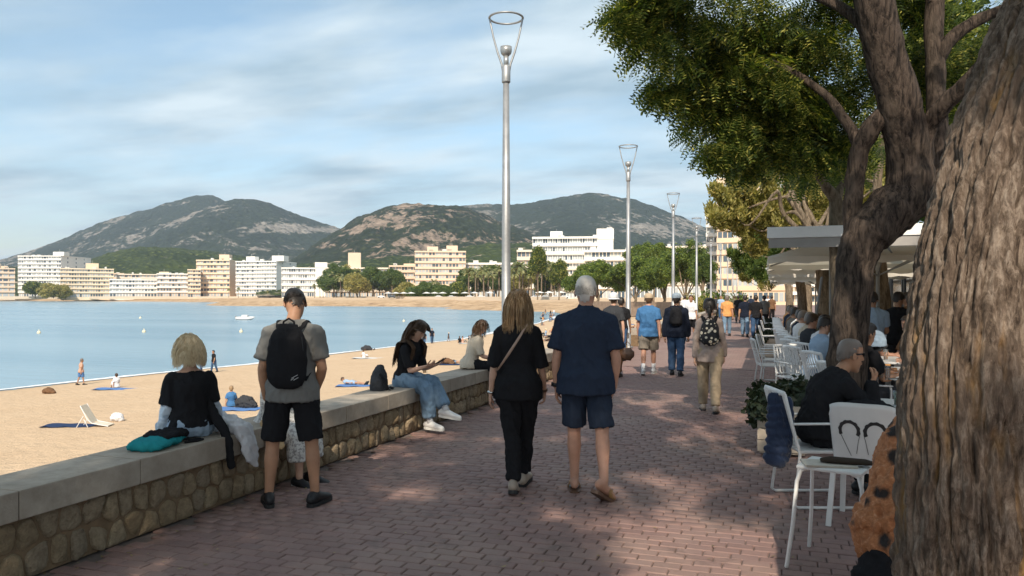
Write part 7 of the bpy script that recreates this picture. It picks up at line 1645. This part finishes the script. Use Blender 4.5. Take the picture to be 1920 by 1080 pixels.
for k in range(52):
    z_ = zones[k % len(zones)]; px = q4.uniform(z_[0], z_[1]); py = zpy[k % len(zones)][k//len(zones)]; p = beach_pt(px, py); ci = int(q4.integers(0, 10)); kd = ('bsit', 'blie', 'bsit', 'walk', 'short', 'blie')[int(q4.integers(0, 6))]
    if p.x > -7: continue
    st_ = {'bsit': 'sitting', 'blie': 'lying', 'walk': 'standing', 'short': 'standing in shorts'}[kd]
    far_person('%s %s beachgoer %s on the sand %s' % (ordn(k), cn[ci], st_, z_[4]), kd, tuple(p + V3((0, 0, .01))), q4.uniform(0, 360), cols_[ci], cols_[(ci + 3) % 10], (H_DK, H_BR, H_SG, H_BL)[k % 4], (SK_FAIR, SK_TAN)[k % 2], .95, 'crowd on the inner beach')
    if kd in ('bsit', 'blie'): ti = int(q4.integers(0, 5)); towel('%s towel beside the %s %s beachgoer %s' % (tn[ti], ordn(k), cn[ci], z_[4]), p + V3((.5, .3, 0.0)), q4.uniform(0, 180), 1.0, 1.9, TW[ti])
for lb, px, py, br, w, l, ti in (('pale blue towel under the pale-shirted sitter', 215, 730, 80, .9, 2.2, 0), ('blue towel under the sitter in bright blue', 445, 768, 75, 1.0, 1.9, 0), ('navy towel stretched in front of the low beach chair', 133, 799, 75, .8, 1.9, 1), ('light blue towel left of the dark grey backpack', 668, 724, 75, .9, 2.0, 0), ('blue and navy towel right of the phone user', 855, 684, 75, 1.0, 2.2, 1), ('pale towel under the reclining sitter', 878, 644, 80, 1, 2, 2), ('white towel far out near the waterline', 690, 672, 80, 1, 2.5, 2)):
    towel(lb, beach_pt(px, py), br, w, l, TW[ti])
# low beach chair
dc = beach_pt(178, 800); dce = tag(empty('beach_chair', tuple(dc), R(-65)), 'low cream beach chair standing empty on the sand', 'chair'); CRC = cloth('cream_sling', (.62, .55, .44))
for s in (-1, 1):
    b = MB(); b.tube([(s*.28, .55, .04), (s*.28, .0, .16), (s*.28, -.15, .3), (s*.28, -.38, .78)], .016, 8); b.build('side_frame', WM, dce, smooth=True)
    b = MB(); b.tube([(s*.3, -.12, .02), (s*.3, -.25, .3)], .013, 6); b.tube([(s*.3, -.5, .02), (s*.3, -.27, .42)], .013, 6); b.build('leg', WM, dce, smooth=True)
b = MB(); b.add([(-.27, .55, .05), (.27, .55, .05), (.27, .0, .14), (-.27, .0, .14), (-.27, .55, .06), (.27, .55, .06), (.27, .0, .15), (-.27, .0, .15)], [(0, 1, 2, 3), (7, 6, 5, 4), (0, 4, 5, 1), (1, 5, 6, 2), (2, 6, 7, 3), (3, 7, 4, 0)]); b.build('seat', CRC, dce)
b = MB(); b.add([(-.27, -.02, .17), (.27, -.02, .17), (.27, -.38, .78), (-.27, -.38, .78), (-.27, -.04, .17), (.27, -.04, .17), (.27, -.40, .78), (-.27, -.40, .78)], [(0, 1, 2, 3), (7, 6, 5, 4), (0, 4, 5, 1), (1, 5, 6, 2), (2, 6, 7, 3), (3, 7, 4, 0)]); b.build('backrest', CRC, dce)
def lump(name, label, cat, p, size, m, seed, grp=None):
    e = tag(empty(name, tuple(p)), label, cat, grp); b = MB(); b.tube([(-size[0], 0, size[2]*.4), (-size[0]*.3, .02, size[2]*.7), (size[0]*.4, 0, size[2]*.6), (size[0], 0, size[2]*.3)], [(size[1]*.5, size[2]*.4), (size[1], size[2]*.7), (size[1]*.9, size[2]*.6), (size[1]*.4, size[2]*.3)], 12, side=(0, 1, 0)); link_mesh('bag_body' if cat == 'bag' else 'heap', wrinkle(remesh(b, max(.015, size[0]*.08), 1), size[2]*.2, 9, 8, seed), m, e); return e
lump('sun_hat', 'white sun hat lying on the sand beside the cream beach chair', 'hat', beach_pt(220, 790), (.2, .2, .22), C_WHITE, 1)
lump('clothes_heap', 'small dark heap of belongings on the sand at the left', 'belongings', beach_pt(92, 738), (.35, .2, .22), C_BROWN, 2)
lump('beach_bag', 'dark bag and clothes beside the sitter in bright blue', 'bag', beach_pt(462, 765), (.42, .25, .35), C_DGREY, 3); lump('beach_bag', 'dark bundle on the waterline left of the phone user', 'bag', beach_pt(688, 657), (.5, .3, .35), C_DGREY, 4); lump('beach_bag', 'dark bag on the towel right of the phone user', 'bag', beach_pt(838, 683), (.5, .3, .3), C_BROWN, 5)
wd = tag(empty('post_stump', tuple(beach_pt(796, 699))), 'short dark post standing in the sand behind the phone', 'post'); b = MB(); b.tube([(0, 0, 0), (0, 0, .5)], .1, 10, cap='flat'); b.build('stump', BARK2, wd, smooth=True)
# buoys and the boat
BUO = mat('buoy_cream', (.72, .62, .42), .05, 3, .4, 0)
for k, (px, py, lb) in enumerate(((73, 625, 'small pale buoy at the far left of the bay'), (270, 623, 'pale buoy straight left of the blonde head'), (263, 597, 'tiny distant buoy in the middle of the bay'), (452, 623, 'pale buoy left of the standing man'), (757, 603, 'white buoy above the phone user'))):
    p = G(px, py, SEA); e = tag(empty('buoy', tuple(p)), lb, 'buoy', 'buoys in the bay'); b = MB(); b.ell((0, 0, .1), (.26, .26, .28), None, 14, 10); b.build('float', BUO, e, smooth=True); b = MB(); b.tube([(0, 0, .32), (0, 0, .6)], .04, 8, cap='flat'); b.build('eye_post', BUO, e)
p = G(459, 600, SEA); bo = tag(empty('motor_boat', tuple(p), YAW), 'small white motor boat moored in the bay left of the standing man', 'boat'); b = MB(); b.tube([(-1.9, 0, .35), (-1.2, 0, .35), (.6, 0, .35), (1.6, 0, .45), (2.2, 0, .6)], [(.7, .38), (.85, .42), (.85, .42), (.5, .36), (.1, .15)], 16, side=(0, 1, 0), cap='flat'); b.build('hull', WP, bo, smooth=True)
b = MB(); b.box(-.6, -.5, .72, .7, .5, 1.15); b.build('cabin', WP, bo, bevel=.08); b = MB(); b.box(.68, -.45, .8, .74, .45, 1.1); b.build('windscreen', GL, bo); b = MB(); b.box(-2.15, -.15, .3, -1.85, .15, .9); b.build('outboard_motor', POST, bo, bevel=.03)
# far shore: parked cars, white parasols, promenade wall
def car(label, px, d, m, rz=0):
    p = AT(px, HY, d); e = tag(empty('parked_car', (p.x, p.y, .55), YAW + rz), label, 'car', 'cars parked along the far waterfront')
    b = MB(); b.prism([(-2.1, .3), (-2.1, .8), (-1.3, .92), (-.9, 1.4), (.7, 1.42), (1.3, .95), (2.1, .85), (2.15, .3)], -.85, .85, Matrix(((1, 0, 0, 0), (0, 0, 1, 0), (0, 1, 0, 0), (0, 0, 0, 1)))); b.build('body', m, e, bevel=.05)
    for s in (-1, 1): w_ = MB(); w_.prism([(-1.1, .95), (-.8, 1.32), (.6, 1.34), (1.05, .97)], s*.86, s*.87, Matrix(((1, 0, 0, 0), (0, 0, 1, 0), (0, 1, 0, 0), (0, 0, 0, 1)))); w_.build('window', GL, e)
    for x_ in (-1.35, 1.35):
        for s in (-1, 1): w_ = MB(); w_.tube([(x_, s*.7, .32), (x_, s*.9, .32)], .32, 14, cap='flat'); w_.build('wheel', SOLE_K, e)
    return e
cp = [mat('car_white', (.7, .7, .7), 0, 5, .3, 0), mat('car_silver', (.4, .41, .42), 0, 5, .3, 0), mat('car_dark', (.04, .045, .05), 0, 5, .3, 0), mat('car_blue', (.06, .12, .25), 0, 5, .3, 0)]
cc_n = ['white', 'silver', 'dark', 'blue']
for k, (px, d, ci, wh) in enumerate(((715, 440, 0, 'left of the peach tower'), (735, 438, 2, 'below the left wing of the peach block'), (822, 425, 0, 'below the peach tower'), (846, 422, 1, 'below the right side of the peach tower'), (880, 405, 0, 'among the palms left of the nearest lamp post'), (902, 400, 0, 'just left of the nearest lamp post'), (968, 370, 2, 'just right of the nearest lamp post'), (985, 368, 0, 'above the woman\'s hair'), (1004, 364, 0, 'below the dark conical tree'), (1022, 360, 1, 'right of the dark conical tree'), (1042, 355, 0, 'below the slim dark tree'), (1058, 352, 0, 'left of the grey haired head'))):
    car('%s car parked on the far waterfront %s' % (cc_n[ci], wh), px, d, cp[ci])
WPAR = mat('white_parasol', (.72, .70, .66), .05, 3, .8, 0)
pp0 = None
for k, (px, d, wh) in enumerate([(x, dd, w) for x, dd, w in ((728, 450, 'left of the peach tower'), (742, 448, 'by the left wing of the peach block'), (757, 446, 'by the small street tree'), (771, 445, 'at the left foot of the peach tower'), (800, 440, 'under the peach tower'), (815, 438, 'under the middle of the peach tower'), (830, 436, 'under the right half of the peach tower'), (852, 432, 'at the right foot of the peach tower'), (872, 425, 'beside the palms'), (890, 415, 'among the palms'), (918, 405, 'left of the nearest lamp post'), (962, 385, 'right of the nearest lamp post'), (978, 380, 'above the woman\'s hair'), (1012, 374, 'under the dark conical tree'), (1030, 370, 'left of the slim dark tree'), (1052, 365, 'right of the slim dark tree'))]):
    p = AT(px, HY, d)
    if pp0 is None:
        pp0 = empty('parasol'); b = MB(); b.tube([(0, 0, 0), (0, 0, 3.1)], .06, 6, cap='flat'); b.build('pole', POST, pp0); b = MB(); b.cone((0, 0, 2.6), 2.6, .1, 0, .8, 12); b.build('canopy', WPAR, pp0); o = pp0
    else: o = copy_tree(pp0)
    o.location = (p.x, p.y, .55); tag(o, 'white parasol on the far waterfront ' + wh, 'parasol', 'white parasols along the far waterfront')
sw2 = [AT(-300, HY, 800), AT(300, HY, 775), AT(600, HY, 690), AT(740, HY, 455), AT(1060, HY, 345)]
b = MB()
for a, c_ in zip(sw2[:-1], sw2[1:]): b.bar((a.x, a.y, .0), (c_.x, c_.y, .0), .8, 2.6)
tag(b.build('seafront_wall', plaster('sea_front_wall', (.55, .46, .35))), 'long low pale wall edging the far waterfront road', 'wall')
# hedge and shrubs where the promenade meets the street
for k, (px, d, h_, wh) in enumerate(((1335, 62, 1.5, 'near the fifth lamp post'), (1352, 70, 1.8, 'behind the orange tee'), (1322, 75, 1.6, 'left of the fifth lamp post'), (1372, 80, 1.5, 'beyond the dark-shirted pair'))):
    p = AT(px, HY, d); e = empty('shrub', (p.x, p.y, 0)); V, Fq = scatter(TUFB, [((x_, 0, h_*.5), (.9, .9, h_*.5), 170) for x_ in (-.9, 0, .9)], 90 + k, -.2); tag(np_mesh('foliage', V, Fq, LF_OL if k % 2 == 0 else LF_GR, e, smooth=False), kind='stuff'); tag(e, 'yellow-green shrub %s' % wh, 'shrub', 'shrubs at the far end of the walk')
# ================================================================ AIR
hzm = bpy.data.materials.new('haze_air'); hzm.use_nodes = True; t_ = hzm.node_tree; t_.nodes.clear(); oo = t_.nodes.new('ShaderNodeOutputMaterial'); pv = t_.nodes.new('ShaderNodeVolumePrincipled')
pv.inputs['Color'].default_value = (.72, .84, 1.0, 1); pv.inputs['Density'].default_value = 0.00011; pv.inputs['Anisotropy'].default_value = 0.2; t_.links.new(pv.outputs[0], oo.inputs['Volume'])
hb_ = MB(); hb_.box(-5100, -400, SEA - 150, 5600, 5600, 560); ho = hb_.build('haze', hzm); tag(ho, kind='stuff'); ho.display_type = 'WIRE'
# tidy up
bpy.data.scenes.remove(TMP)
for me in list(bpy.data.meshes):
    if me.users == 0: bpy.data.meshes.remove(me)
